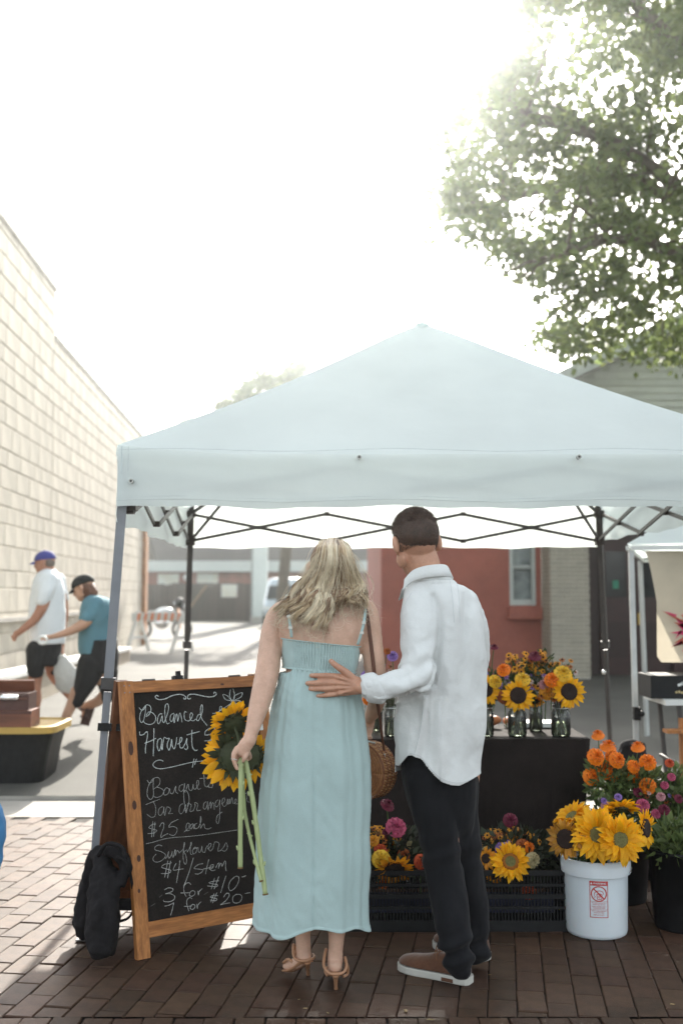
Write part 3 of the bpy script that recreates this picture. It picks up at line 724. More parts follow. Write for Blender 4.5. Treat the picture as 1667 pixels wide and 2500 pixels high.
# ------------------------------------------------------------------ sandbag on the front leg
sb_m = mat('black_canvas', (.016, .0145, .0155), rough=.9, var=.3, scale=14, bump=.5, bscale=25, bdist=.01, spec=.15)
sbag = thing('sandbag', G(250, 2320), 'black canvas sandbag wrapped round the front left tent leg', 'sandbag')
def wr(am, fr, o=0, st=(1, 1, 1)):
    return lambda c, n: n * am * (nz((c.x * st[0], c.y * st[1], c.z * st[2]), fr, o) + .5 * nz((c.x * st[0], c.y * st[1], c.z * st[2]), fr * 2.3, o + 9))
b0 = MB(); z_ = lambda u, v, Y: P(u, v, Y)
rg = []
for (v, ul, ur, Y, ry) in ((2085, 232, 262, 4.66, .03), (2120, 226, 286, 4.62, .05), (2160, 218, 294, 4.58, .07), (2200, 214, 288, 4.55, .08), (2260, 214, 290, 4.52, .085), (2310, 216, 286, 4.50, .085), (2330, 232, 276, 4.50, .06)):
    a_, b_ = P(ul, v, Y), P(ur, v, Y); rg.append(((a_ + b_) / 2, (b_.x - a_.x) / 2, ry, Vector((1, 0, 0)), Vector((0, 1, 0))))
b0.loft(rg, 20, e=2.6); b1 = MB(); rg = []
for (v, ul, ur, Y, ry) in ((2085, 214, 250, 4.74, .03), (2140, 200, 250, 4.76, .05), (2200, 190, 240, 4.78, .08), (2250, 180, 230, 4.76, .08), (2282, 190, 222, 4.76, .06)):
    a_, b_ = P(ul, v, Y), P(ur, v, Y); rg.append(((a_ + b_) / 2, (b_.x - a_.x) / 2, ry, Vector((1, 0, 0)), Vector((0, 1, 0))))
b1.loft(rg, 20, e=2.6)
b2 = MB(); b2.tube([P(225, 2095, 4.7), P(255, 2075, 4.66), P(290, 2085, 4.62), P(305, 2120, 4.6), P(290, 2160, 4.58)], [.03, .028, .03, .024, .03], 10, sub=3)
remesh('bag', [b0, b1, b2], sb_m, .007, 3, parent=sbag, disp=wr(.014, 19, st=(1, 1, .6)))
m = MB(); m.tube([P(286, 2090, 4.56), P(312, 2110, 4.55), P(325, 2170, 4.6), P(330, 2210, 4.65), P(315, 2240, 4.7), P(290, 2250, 4.7)], .006, 6, sub=4); m.tube([P(240, 2090, 4.6), P(262, 2060, 4.58), P(300, 2070, 4.56), P(305, 2100, 4.56)], .009, 6, sub=4); obj('handle_strap', m, sb_m, sbag, smooth=True)
m = MB().box(P(305, 2208, 4.62), (.075, .02, .045)); obj('strap_tab', m, sb_m, sbag)

# ------------------------------------------------------------------ chalkboard sign
wood_m = mat('stained_pine', (.36, .13, .032), rough=.55, var=.3, scale=5, stretch=(9, 9, .55), bump=.35, bscale=14, bdist=.003, fine=.2, fscale=18, col2=(.50, .205, .06))
board_m = mat('chalkboard', (.015, .0115, .0098), rough=.8, var=.35, scale=5, fine=.3, fscale=120, col2=(.026, .020, .0175), spec=.25)
chalk_m = mat('chalk', (.74, .80, .78), rough=.95, var=.1, fine=.25, fscale=200)
chalk_d = mat('faint_chalk', (.48, .48, .46), rough=.95, var=.15, fine=.35, fscale=200)
B0, B1 = G(350, 2341), G(692, 2272); TL = P(307, 1664, 4.76); T = TL - B0
sign = thing('chalkboard_sign', (B0 + B1) / 2, 'wooden a-frame chalkboard listing bouquets and sunflower prices', 'sign')
U = (B1 - B0).normalized(); Tn = T.normalized(); Nn = U.cross(Tn).normalized()   # towards the camera
Wd = (B1 - B0).length; H_ = T.length
def bp(s, t, o=0.0): return B0 + U * s + Tn * t + Nn * o
R3 = Matrix((U, Nn, Tn)).transposed()
def bbox(s0, s1, t0, t1, o0, o1): return MB().box(bp((s0 + s1) / 2, (t0 + t1) / 2, (o0 + o1) / 2), (s1 - s0, o1 - o0, t1 - t0), R3)
pw = .058
woodh = mat('stained_pine_rail', (.34, .12, .030), rough=.55, var=.3, scale=5, stretch=(.9, .9, 9), bump=.35, bscale=14, bdist=.003, fine=.2, fscale=18, col2=(.47, .19, .055))
obj('side_post', bbox(-pw / 2, pw / 2, 0, H_, -.02, .012), wood_m, sign); obj('side_post', bbox(Wd - pw / 2, Wd + pw / 2, 0, H_, -.02, .012), wood_m, sign)
obj('top_rail', bbox(pw / 2 + .001, Wd - pw / 2 - .001, H_ - .052, H_ - .002, -.018, .009), woodh, sign)
obj('bottom_rail', bbox(pw / 2 + .001, Wd - pw / 2 - .001, .078, .140, -.018, .009), woodh, sign)
panel = obj('chalk_panel', bbox(pw / 2 - .004, Wd - pw / 2 + .004, .135, H_ - .05, -.012, -.002), board_m, sign)
# knots
m = MB()
for (s, t, r, el) in ((.0, .86, .012, 2.6), (.0, .62, .010, 2), (.004, .40, .009, 1.6), (-.004, .27, .006, 1.5), (.47, H_ - .035, .010, .5)):
    c = bp(s, t, .0125 if s < .1 else .0095); m.add([c + U * r * math.cos(a) + Tn * r * el * math.sin(a) for a in [k * math.pi / 6 for k in range(12)]], [tuple(range(12))])
obj('knots', m, mat('wood_knot', (.06, .022, .012), rough=.6), sign)
m = MB()
for (s, t) in ((-.012, H_ - .02), (.012, H_ - .02), (-.012, H_ - .05), (.012, H_ - .05)): m.tube([bp(s, t, .012), bp(s, t, .0135)], .003, 8)
obj('screws', m, steel_m, sign)
# rear leaf
V2 = Vector((T.x * 1.0, T.y, 0)); 
def rp(s, t, o=0): return B0 + V2 * 2.05 + U * s + (T - V2 * 2.05).normalized() * t + Vector((0, 0, 0)) + (U.cross((T - V2 * 2.05).normalized()) * -o)
H2 = (T - V2 * 2.05).length; Tr = (T - V2 * 2.05).normalized(); Nr = U.cross(Tr).normalized(); R4 = Matrix((U, Nr, Tr)).transposed()
def rbox(s0, s1, t0, t1, o0, o1): return MB().box(rp((s0 + s1) / 2, (t0 + t1) / 2, 0) + Nr * (o0 + o1) / 2, (s1 - s0, o1 - o0, t1 - t0), R4)
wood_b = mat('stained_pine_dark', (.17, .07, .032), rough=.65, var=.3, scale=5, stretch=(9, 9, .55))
obj('rear_post', rbox(-pw / 2, pw / 2, 0, H2 - .01, -.06, -.035), wood_b, sign); obj('rear_post', rbox(Wd - pw / 2, Wd + pw / 2, 0, H2 - .01, -.06, -.035), wood_b, sign)
obj('rear_panel', rbox(pw / 2, Wd - pw / 2, .14, H2 - .03, -.052, -.044), wood_b, sign)
obj('rear_rail', rbox(pw / 2, Wd - pw / 2, .06, .14, -.056, -.038), wood_b, sign)
for s in (.12, Wd - .12): obj('hinge', MB().tube([bp(s - .03, H_ + .004, -.024), bp(s + .03, H_ + .004, -.024)], .006, 8), steel_d, sign)
obj('top_clip', MB().box(bp(.255, H_ + .006, -.01), (.045, .03, .02), R3).box(bp(.26, H_ + .022, -.01), (.02, .015, .03), R3), dark_m, sign)
# chalk writing, traced stroke by stroke onto the board's own plane
A = (320, 1680, 4.9); B_ = (340, 1880, 5.227); C_ = (350, 2050, 5.227)
def onboard(u, v):
    o = Vector((0, 0, CAMZ)); d = P(u, v, 1.0) - o; k = (bp(0, 0, -.0012) - o).dot(Nn) / d.dot(Nn); return o + d * k
ST_ = [
('flourish', A, 1, .0030, [[330,100,310,85,292,100,305,125,350,138,420,125,480,95,560,75,620,80,655,105,655,128,635,130,632,115],[715,120,700,130,680,122,680,95,705,75,770,75,850,92,930,105,990,98,1020,75,1012,52,995,50,990,68]]),
('chalk_flower', A, 1, .0019, [[1205,150,1180,90,1190,15],[1222,145,1238,80,1222,10],[1190,150,1130,135,1100,78,1150,90,1195,140],[1235,130,1250,85,1330,55,1315,105,1240,145],[1245,155,1300,150,1345,210,1290,200,1240,170],[1225,185,1260,240,1310,300,1290,240,1235,175],[1195,180,1168,240,1172,280,1195,250,1205,185],[1180,195,1120,235,1060,275,1010,300,975,300],[1060,270,1065,225,1085,220,1085,245,1065,265],[1200,150,1230,145,1235,170,1205,175,1200,155,1225,160,1215,170]]),
('word_balanced', A, 1, .0022, [[100,235,125,262,155,255,175,215],[178,215,172,300,150,390,125,410,105,370,115,300,150,240,190,200,230,215,240,265,215,320,180,340],[185,325,215,285,265,300,298,350,280,410,230,435,180,425,150,400],[375,310,345,310,318,370,325,425,350,405,375,330,378,395,395,415],[395,415,430,330,452,240,440,190,415,200,405,280,415,370,435,425,462,415],[515,300,480,320,468,375,485,400,510,360,520,310,512,390,520,415],[520,415,535,340,550,310,560,400],[560,400,585,300,600,330,612,405],[665,290,645,280,637,330,650,380,690,395],[690,395,715,370,740,320,720,295,705,330,715,380,745,390,775,370],[835,310,805,320,785,370,805,390,830,350,855,280,855,215,845,200,832,240,835,320,850,370,885,415,912,450]]),
('word_harvest', A, 1, .0026, [[105,520,110,560,150,555,190,520,200,560,185,650,175,720,175,780],[275,480,275,600,270,720,268,812],[165,660,230,635,300,600],[360,600,325,620,315,690,335,750,360,700,370,610,365,700,375,740],[375,740,385,650,400,590,430,605,460,600,440,650,435,700,455,745],[455,745,475,700,488,610,495,690,520,725,540,660,548,590],[560,670,600,640,612,600,595,590,582,640,590,710,620,715],[620,715,655,650,670,600,668,660,680,710,660,735,640,720],[730,500,728,600,735,700,765,745,795,740],[670,560,740,540,820,520]]),
('chalk_curl', A, 1, .0021, [[388,875,350,860,295,875,265,915,290,950,360,965,480,945,620,912,740,885,880,868,1000,850],[755,845,735,950],[785,848,762,915],[885,560,890,520,940,480,1000,480,980,530,920,560,885,560],[880,632,940,625,1010,600]]),
('word_bouquets', B_, 0, .0019, [[105,130,130,165,165,150,185,110],[185,110,180,200,185,300,175,350,145,375,110,340,105,260,130,180,180,110,240,95,268,130,255,190,190,240],[225,215,290,240,318,280,280,330,220,350,178,330],[330,250,310,290,330,320,370,300,385,250,355,225,325,250],[390,235,400,290,430,300,455,240,470,205,465,270,495,300],[560,185,520,200,510,250,540,275,575,230,580,170,570,290,575,400,590,500,600,520,635,420,635,330,610,270,575,265,590,285],[600,250,625,180,640,250,675,255,690,180,695,235,720,245],[720,245,755,190,760,140,738,140,735,200,755,245,785,235],[825,50,830,120,835,190,860,215,885,205],[770,108,860,100,955,88],[880,205,915,150,930,120,940,180,930,220,895,220,875,205]]),
('words_jar_arrangements', B_, 0, .0016, [[85,442,150,415,265,372],[180,400,210,470,212,550,195,595,150,600,100,562],[300,465,260,490,245,550,270,580,305,540,318,470,318,540,330,582],[330,582,345,500,360,470,400,490,395,530,375,555,430,553],[560,430,525,450,510,520,530,560,570,520,595,440,590,510,600,548],[600,548,620,470,625,425,655,435,665,455,650,510,655,530,690,520],[690,520,715,460,710,415,740,425,750,450,735,500,745,518,785,510],[860,405,830,420,820,480,840,500,865,460,875,400,870,470,880,510],[880,510,900,430,915,410,915,490],[915,490,935,420,950,430,960,505],[1010,380,980,400,970,450,990,470,1020,430,1030,380,1030,500,1025,620,1005,685,985,650,1000,580,1060,535],[1055,430,1090,400,1090,360,1065,370,1060,430,1085,465,1115,440],[1115,440,1130,370,1135,440,1155,365,1160,430,1185,350,1195,420,1215,425],[1215,425,1240,400,1235,370,1218,385,1222,430,1260,430],[1275,420,1290,360,1300,420,1320,360,1335,415],[1385,270,1375,340,1380,400,1410,410],[1340,298,1400,290,1470,283],[1430,400,1460,350,1470,400,1445,420]]),
('words_25_each', B_, 0, .0019, [[215,690,170,695,125,735,180,755,225,770,190,805,110,810],[175,655,160,855],[205,660,185,850],[262,725,285,680,315,680,312,740,285,810,280,860,315,835,370,810],[500,628,415,668],[415,668,390,700,380,730,430,720,480,740,480,790,440,835,385,820],[575,790,630,740,640,685,615,680,600,730,610,775,645,765],[690,685,660,700,650,740,665,750,690,710,695,690,695,740,708,752],[740,680,715,690,708,730,725,750,760,730],[760,730,790,650,785,590,780,650,785,745],[785,745,810,700,830,690,840,740,880,752,920,735]]),
('chalk_rule', B_, 0, .0017, [[90,940,180,920,300,885,430,862,600,850,780,832,950,808,1250,765]]),
('word_sunflowers', C_, 0, .0018, [[240,80,200,68,155,90,155,130,220,150,280,185,275,230,220,275,160,285,128,260,130,225,165,185],[285,245,315,190,325,150,318,210,335,235,365,180,370,150,370,210,385,225],[385,225,400,160,410,130,408,205],[408,205,435,140,450,150,460,170,475,155],[475,155,510,120,530,60,525,35,515,120,510,230,525,300,545,310,555,260,540,190,520,155,560,130],[560,160,590,110,615,60,612,30,600,100,605,180,625,190],[650,110,630,140,640,180,670,165,685,120,665,95,645,115,700,100],[700,100,705,150,725,160,745,110,750,80,755,150,785,160,800,110,820,75],[820,120,860,85,865,50,840,55,830,100,855,145,890,110],[890,110,905,50,915,30,945,30,970,55,955,110,955,145,985,140],[985,140,1030,90,1055,40,1075,80,1065,125,1035,148,1005,135]]),
('words_4_per_stem', C_, 0, .0022, [[362,292,330,305,270,315,235,350,290,372,350,390,340,420,290,432,230,432],[315,270,275,480],[350,270,312,490],[420,300,385,385,450,380,512,372],[468,265,460,350,440,460,425,550],[640,230,590,400,540,540,515,590],[765,305,700,320,648,365,700,375,760,385,745,415,700,438,662,435],[838,250,815,340,795,437],[765,375,840,358,885,345],[840,375,885,360,895,320,865,325,850,370,880,395,920,385],[925,360,950,310,970,300,960,370],[965,350,990,300,1005,340],[1005,345,1040,275,1052,290,1050,350,1060,400]]),
('words_3_for_10', C_, 0, .0023, [[272,640,320,615,375,625,370,660,285,690],[285,690,350,690,400,720,395,760,340,790,270,790,258,770],[608,575,585,550,545,560,520,600,520,650,530,690,550,728],[480,680,560,678,600,676],[600,670,590,710,620,722,655,700,660,665,630,650,600,668],[698,655,705,710],[705,700,715,660,755,622],[965,525,900,530,840,550,890,565,945,575,930,600,820,590],[910,490,868,632],[965,470,905,630],[1055,462,1020,570,988,678],[1160,480,1110,530,1088,600,1110,650,1160,625,1205,560,1222,490,1190,465,1150,485],[1258,478,1308,460]]),
('words_7_for_20', C_, 0, .0023, [[275,848,330,835,390,805],[390,805,375,880,350,965],[620,755,600,738,565,760,555,810,570,870,583,910],[522,850,580,850,620,845],[615,835,600,870,625,892,655,870,660,840,635,825,612,838],[685,820,692,880],[692,870,700,830,740,790],[955,715,900,710,855,730,900,745,940,755,920,780,855,770],[905,685,862,795],[940,675,885,808],[1025,735,1055,690,1090,685,1095,720,1050,780,985,830],[985,830,1050,815,1110,805],[1190,695,1145,730,1145,790,1180,810,1235,790,1260,735,1235,700,1180,700],[1298,688,1362,675]])]
for nm, (ox, oy, sc), br, w, strokes in ST_:
    m = MB()
    for s in strokes:
        pts = [onboard(ox + s[i] / sc, oy + s[i + 1] / sc) for i in range(0, len(s), 2)]
        if len(pts) > 2: pts, _ = crom(pts, [1] * len(pts), 5)
        m.tube(pts, [w * (.52 + .1 * math.sin(i * 1.3)) for i in range(len(pts))], 5, up=Nn)
    obj(nm, m, chalk_m if br else chalk_d, panel)
# smudges of old chalk
m = MB()
for (s, t, w) in ((.05, .2, .02), (.09, .23, .015), (.3, .21, .02)):
    m.tube([bp(s, t, -.0014), bp(s + w, t + .008, -.0014)], .0012, 5, up=Nn)
obj('chalk_smudge', m, mat('chalk_smear', (.12, .115, .11), rough=.95), panel)
c = onboard(620, 1758)
card = tag(obj('price_card', MB().box(c + Nn * .012, (.075, .003, .10), R3), mat('white_card', (.75, .78, .76), rough=.7)), 'small white card clipped to the chalkboard beside the sunflowers', 'card')

# ------------------------------------------------------------------ flower table
cloth_m = mat('black_tablecloth', (.022, .017, .016), rough=.95, var=.25, scale=5, bump=.3, bscale=500, fine=.2, fscale=250, spec=.15)
TX0, TX1, TY0, TY1, TZ = -.34, P(1437, 1799, 5.68).x, 5.68, 6.32, .752
tb = thing('display_table', ((TX0 + TX1) / 2, 6.0, 0), 'folding table under the flower jars hidden by a black cloth', 'table')
obj('table_top', MB().box(((TX0 + TX1) / 2, 6.0, TZ - .02), (TX1 - TX0 - .02, TY1 - TY0 - .02, .03)), mat('folding_table_top', (.5, .5, .48), rough=.5), tb)
for x in (TX0 + .06, TX1 - .06):
    for y in (TY0 + .06, TY1 - .06): obj('leg', MB().tube([(x, y, .0), (x, y, TZ - .03)], .013, 8), steel_d, tb)
m = MB(); n = 120; vs = []; per = []
pts = []
Lx, Ly = TX1 - TX0, TY1 - TY0
def pp(s):
    s *= 2 * (Lx + Ly)
    if s < Lx: return Vector((TX0 + s, TY0, 0)), Vector((0, -1, 0))
    s -= Lx
    if s < Ly: return Vector((TX1, TY0 + s, 0)), Vector((1, 0, 0))
    s -= Ly
    if s < Lx: return Vector((TX1 - s, TY1, 0)), Vector((0, 1, 0))
    s -= Lx; return Vector((TX0, TY1 - s, 0)), Vector((-1, 0, 0))
n = 200; k = 14
for j in range(k + 1):
    t = j / k
    for i in range(n):
        p, nn = pp(i / n); s = i / n * 2 * (Lx + Ly)
        am = t ** 1.2 * .022
        q = p + nn * (.006 - .05 * t * (1 if nn.x > .5 else .2) + am * (math.sin(s * 11 + 1.5 * math.sin(s * 3)) + .5 * math.sin(s * 27))); q.z = TZ + .002 - t * (TZ - .01); vs.append(q)
fs = [(j * n + i, (j + 1) * n + i, (j + 1) * n + (i + 1) % n, j * n + (i + 1) % n) for j in range(k) for i in range(n)]
fs.append(tuple(range(n))); m.add(vs, fs)
tag(obj('tablecloth', m, cloth_m, smooth=False), 'black cloth hanging to the ground over the flower table', 'tablecloth')
# white slab added to imitate the sunlit table top behind the jars
tr_ = thing('sunlit_top_slab', P(1300, 1775, 6.2), 'white slab standing in for sunlit table top behind the right hand jars', 'sunpatch')
obj('sunpatch', MB().box((P(1305, 1770, 6.2).x, 6.2, TZ + .02), (.34, .16, .025)), white_m, tr_)
op = thing('pumpkin_slices', P(1225, 1765, 6.15), 'small orange produce heap lying on the table behind the jars', 'produce'); m = MB()
for k in range(9): m.ell((P(1225, 1765, 6.15).x + rr.uniform(-.09, .06), 6.15 + rr.uniform(-.03, .03), TZ + .03 + rr.uniform(0, .02)), (.035, .03, .025), nu=10, nv=6)
obj('heap', m, mat('orange_produce', (.5, .17, .06), rough=.5, var=.3, scale=30), op, smooth=True)

# ------------------------------------------------------------------ second stall on the right
t2 = thing('neighbour_tent', (4.1, 9.0, 0), 'neighbouring white tent with a pale metal leg at the right edge', 'tent')
q0 = P(1530, 1338, 7.55); x0, y0, zz = q0.x, 7.55, q0.z; x1, y1 = x0 + 3, y0 + 3
pk2 = Vector(((x0 + x1) / 2, (y0 + y1) / 2, zz + 1.0)); w_, d_ = Vector((.955, -.297, 0)), Vector((.297, .955, 0)); cs = [q0 + w_ * i * 3 + d_ * j * 3 for i, j in ((0, 0), (1, 0), (1, 1), (0, 1))]; pk2 = (cs[0] + cs[2]) / 2 + Vector((0, 0, 1.0))
for a_, b_ in zip(cs, cs[1:] + cs[:1]): obj('roof_panel', MB().add([a_ + Vector((0, 0, .03)), b_ + Vector((0, 0, .03)), pk2], [(0, 1, 2)]), can_m, t2)
m = MB()
for a_, b_ in zip(cs, cs[1:] + cs[:1]): m.bar(a_ + Vector((.03, 0, 0)), b_, .02, .03)
obj('eave_rail', m, white_m, t2)
for k, c in enumerate(cs):
    f = Vector((c.x + .04, c.y + .02, 0))
    if k == 0: c, f = P(1539, 1345, 7.57), P(1556, 1965, 7.57); f.z = 0
    l = obj('leg', MB().bar(c, f, .034), mat('pale_aluminium', (.5, .52, .52), rough=.4, metal=.2), t2)
    if k == 0:
        g = P(1553, 1742, 7.54); obj('collar', MB().box(g, (.045, .05, .09)).ell(g + Vector((.03, -.02, 0)), .022), dark_m, l)
    obj('foot_plate', MB().box((f.x, f.y, .01), (.09, .09, .01)), steel_d, l)
bn = thing('hanging_banner', P(1640, 1480, 7.5), 'cream fabric banner with a pink and red starburst hanging from the neighbouring tent', 'banner')
m = MB(); nx, nz_ = 24, 20; vs = []
bx1 = P(1575, 1340, 7.5).x + 1.15
for j in range(nz_ + 1):
    t = j / nz_; lft = P(1573 + 30 * min(1, t * 2.2) ** .7 - 0 * t, 1345 + t * 272, 7.5)
    if t > .94: lft.x += .03 * ((t - .94) / .06) ** 2
    for i in range(nx + 1): x = lft.x + (bx1 - lft.x) * i / nx; vs.append(Vector((x, 7.5 + .012 * math.sin(x * 9 + t * 2), lft.z)))
fs = [(j * (nx + 1) + i, j * (nx + 1) + i + 1, (j + 1) * (nx + 1) + i + 1, (j + 1) * (nx + 1) + i) for j in range(nz_) for i in range(nx)]
cl_ = obj('cloth', m.add(vs, fs), mat('cream_canvas', (.52, .46, .36), rough=.9, var=.12, scale=3, thin=.3), bn, smooth=True)
m = MB(); cc = P(1700, 1520, 7.46)
def ray(m, u0, v0, u1, v1, w, mi=0):
    a_, b_ = P(u0, v0, 7.47), P(u1, v1, 7.47); d = (b_ - a_).normalized(); s_ = Vector((-d.z, 0, d.x)) * w
    m.add([a_, a_.lerp(b_, .5) + s_, b_ + s_ * 1.6, b_ - s_ * 1.6, a_.lerp(b_, .5) - s_], [(0, 1, 2, 3, 4)], mi)
for a_ in ((1612, 1490, 1690, 1530, .008, 0), (1636, 1580, 1690, 1560, .010, 0), (1640, 1578, 1665, 1568, .008, 1), (1645, 1508, 1700, 1550, .02, 1), (1652, 1525, 1700, 1545, .03, 1), (1646, 1562, 1662, 1540, .006, 1), (1660, 1500, 1700, 1530, .02, 0), (1620, 1492, 1650, 1504, .006, 1)): ray(m, *a_)
for k in range(14):
    an = k * .45; ray(m, 1710 + 75 * math.cos(an), 1545 + 60 * math.sin(an), 1710, 1545, .02, k % 2)
m.v = [v + Vector((0, -.0006 * i_, 0)) for i_, v in enumerate(m.v)] if False else m.v
obj('starburst', m, [mat('brick_red_print', (.42, .09, .06), rough=.9), mat('pink_print', (.55, .06, .14), rough=.9)], cl_)
for x in (P(1571, 1345, 7.5).x, bx1): obj('tie', MB().tube([(x, 7.5, P(0, 1345, 7.5).z), (x, 7.56, P(0, 1332, 7.5).z)], .006, 6), white_m, bn)
st = thing('side_table', P(1680, 1712, 7.0), 'small white topped folding table under a black case at the right edge', 'table'); q = P(1612, 1712, 7.0)
m = MB().box((q.x + .5, 7.15, q.z), (1.0, .5, .035)); obj('table_top', m, white_m, st)
for (xa, ya) in ((q.x + .1, 6.95), (q.x + .9, 6.95), (q.x + .1, 7.38), (q.x + .9, 7.38)): obj('leg', MB().bar((xa, ya, q.z - .02), (xa + .06, ya, 0), .026, .026), steel_d, st)
obj('brace', MB().bar((q.x + .1, 6.95, .42), (q.x + .1, 7.38, .42), .02).bar((q.x + .14, 6.95, .33), (q.x + .9, 6.95, .33), .03), steel_d, st)
bx = thing('black_case', (P(1640, 1700, 7).x, 7.1, q.z + .02), 'black case with white and gold lettering standing on the white side table', 'case')
x0 = P(1590, 1680, 6.95).x; h0, h1 = q.z + .019, P(1600, 1650, 6.95).z
obj('case_body', MB().box((x0 + .35, 7.12, (h0 + h1) / 2), (.7, .3, h1 - h0)), dark_m, bx)
m = MB(); 
for (u, v, w, h, mi) in ((1660, 1671, 14, 6, 0), (1668, 1668, 10, 8, 0), (1650, 1690, 5, 5, 1), (1657, 1689, 5, 6, 1), (1664, 1691, 5, 5, 1), (1672, 1690, 6, 6, 1)):
    a_ = P(u, v, 6.965); m.box(a_, (M(w, 6.96), .004, M(h, 6.96)), Matrix.Rotation(-.35, 3, 'Y'), mi)
obj('lettering', m, [white_m, mat('gold_print', (.5, .4, .2), rough=.6)], bx)
ww = thing('wooden_stand', P(1667, 1800, 6.9), 'orange brown wooden board leaning under the side table', 'board'); obj('plank', MB().box(P(1668, 1850, 6.9), (.05, .03, .5)), wood_m, ww); obj('shelf', MB().box(P(1660, 1785, 6.85), (.2, .1, .02)), wood_m, ww)
cv = remesh('dark_cover', [MB().loft([(P(1545, 1960, 6.6), .16, .18, (1, 0, 0), (0, 1, 0)), (P(1545, 1880, 6.6), .13, .15, (1, 0, 0), (0, 1, 0)), (P(1540, 1815, 6.6), .07, .08, (1, 0, 0), (0, 1, 0))], 16).ell(P(1535, 1822, 6.6), .05)], sb_m, .012, 2, disp=wr(.02, 9))
tag(cv, 'crumpled black cloth bag on the ground behind the marigolds', 'bag')

# ------------------------------------------------------------------ black tote with yellow lid and wooden boxes
bt = thing('storage_tote', G(60, 1903, .03), 'large black storage tote with a yellow lid at the left edge', 'tote')
Yt = 8.35; xr = P(118, 1900, Yt).x; xl = xr - 1.15; zt = P(100, 1790, Yt).z
m = MB(); rg = []
for (z, k) in ((.035, .88), (.3, .96), (zt, 1.02)): rg.append((Vector(((xl + xr) / 2, Yt + .3, z)), (xr - xl) / 2 * k, .3 * k, (1, 0, 0), (0, 1, 0)))
m.loft(rg, 32, e=7); obj('bin', m, dark_m, bt)
yel = mat('yellow_lid', (.46, .30, .07), rough=.5, var=.08)
m = MB(); c = Vector(((xl + xr) / 2 + .03, Yt + .28, zt)); m.loft([(c, .595, .34, (1, 0, 0), (0, 1, 0)), (c + Vector((0, 0, .05)), .595, .34, (1, 0, 0), (0, 1, 0)), (c + Vector((0, 0, .055)), .565, .31, (1, 0, 0), (0, 1, 0)), (c + Vector((0, 0, .04)), .55, .295, (1, 0, 0), (0, 1, 0))], 32, e=7); obj('lid', m, yel, bt)
redw = mat('reddish_wood', (.16, .055, .028), rough=.5, var=.3, scale=4, stretch=(1, 1, 6)); dkw = mat('dark_wood', (.07, .025, .018), rough=.45, var=.3, scale=4)
zl = zt + .05; Yb = 8.3
w1 = thing('wooden_box', P(30, 1785, Yb), 'reddish brown wooden box resting on the yellow tote lid', 'box')
x1_ = P(76, 1780, Yb).x; hb = P(0, 1735, Yb).z
obj('box_body', MB().box((x1_ - .25, Yb + .12, (zl + hb) / 2), (.5, .25, hb - zl)), redw, w1); obj('rim', MB().box((x1_ - .25, Yb - .008, hb - .015), (.51, .01, .02)), dkw, w1)
w2 = thing('open_wooden_case', P(30, 1735, Yb), 'dark open wooden case with metal fittings on top of the reddish box', 'case')
x2 = P(66, 1700, Yb).x; hc = P(0, 1693, Yb).z
obj('case_body', MB().box((x2 - .2, Yb + .13, (hb + hc) / 2), (.42, .22, hc - hb - .002)), dkw, w2); obj('lid', MB().box((x2 - .2, Yb + .21, hc + .04), (.40, .02, .10), Matrix.Rotation(.3, 3, 'X')), redw, w2)
m = MB(); 
for u in (8, 18, 28, 38): m.ell(P(u, 1703, Yb - .0), (.03, .02, .025), nu=10, nv=6)
obj('clasp', m, chm, w2, smooth=True); obj('trim', MB().box((x2 - .2, Yb + .012, hb + .09), (.40, .01, .012)), redw, w2)
# rounded blue cloth shape of unknown kind, cropped by the left edge
b_ = MB(); b_.ell(P(-50, 2040, 3.6), (.085, .12, .145)).ell(P(-60, 2090, 3.62), (.09, .1, .1)); Bb = remesh('blue_cloth_shape', [b_], mat('bright_blue_cloth', (.05, .20, .42), rough=.8, var=.2, scale=6), .008, 3, disp=wr(.006, 12))
tag(Bb, 'bright blue rounded cloth shape cropped by the left edge of the photo', 'bag')
m = MB(); m.tube([P(-50, 1985, 3.6), P(-80, 1700, 3.6), P(-120, 1500, 3.7)], .006, 6); c = obj('strap', m, MC['bright_blue_cloth'], Bb)
# ------------------------------------------------------------------ people
skin_w = mat('fair_skin', (.60, .37, .265), rough=.5, var=.12, scale=22, bump=.25, bscale=160, bdist=.0012, sss=.15, fine=.04, fscale=150, col2=(.66, .42, .31))
skin_m = mat('tanned_skin', (.47, .235, .15), rough=.5, var=.12, scale=14, bump=.25, bscale=200, bdist=.001, sss=.15, fine=.06, fscale=150, col2=(.54, .29, .19))
skin_b = mat('sunburnt_skin', (.40, .19, .12), rough=.55, var=.1, scale=8)
nail_m = mat('nail', (.55, .36, .30), rough=.3, var=.03)
EX, EY = Vector((1, 0, 0)), Vector((0, 1, 0))
def Rg(v, ul, ur, Y, ry, roll=0.0, yaw=0.0):
    a_, b_ = P(ul, v, Y), P(ur, v, Y)
    ax = Vector((math.cos(yaw) * math.cos(roll), math.sin(yaw), math.sin(roll))).normalized(); ay = Vector((-math.sin(yaw), math.cos(yaw), 0))
    return ((a_ + b_) / 2, (b_.x - a_.x) / 2, ry, ax, ay)
def dense(rings, k=4):
    n = len(rings); o = []
    cs, _ = crom([r[0] for r in rings], [1] * n, k); _, rx = crom([r[0] for r in rings], [r[1] for r in rings], k); _, ry = crom([r[0] for r in rings], [r[2] for r in rings], k)
    for i in range(len(cs)):
        j = min(n - 1, i // k); t = (i % k) / k; j2 = min(n - 1, j + 1)
        o.append((cs[i], rx[i], ry[i], rings[j][3].lerp(rings[j2][3], t).normalized(), rings[j][4].lerp(rings[j2][4], t).normalized()))
    return o
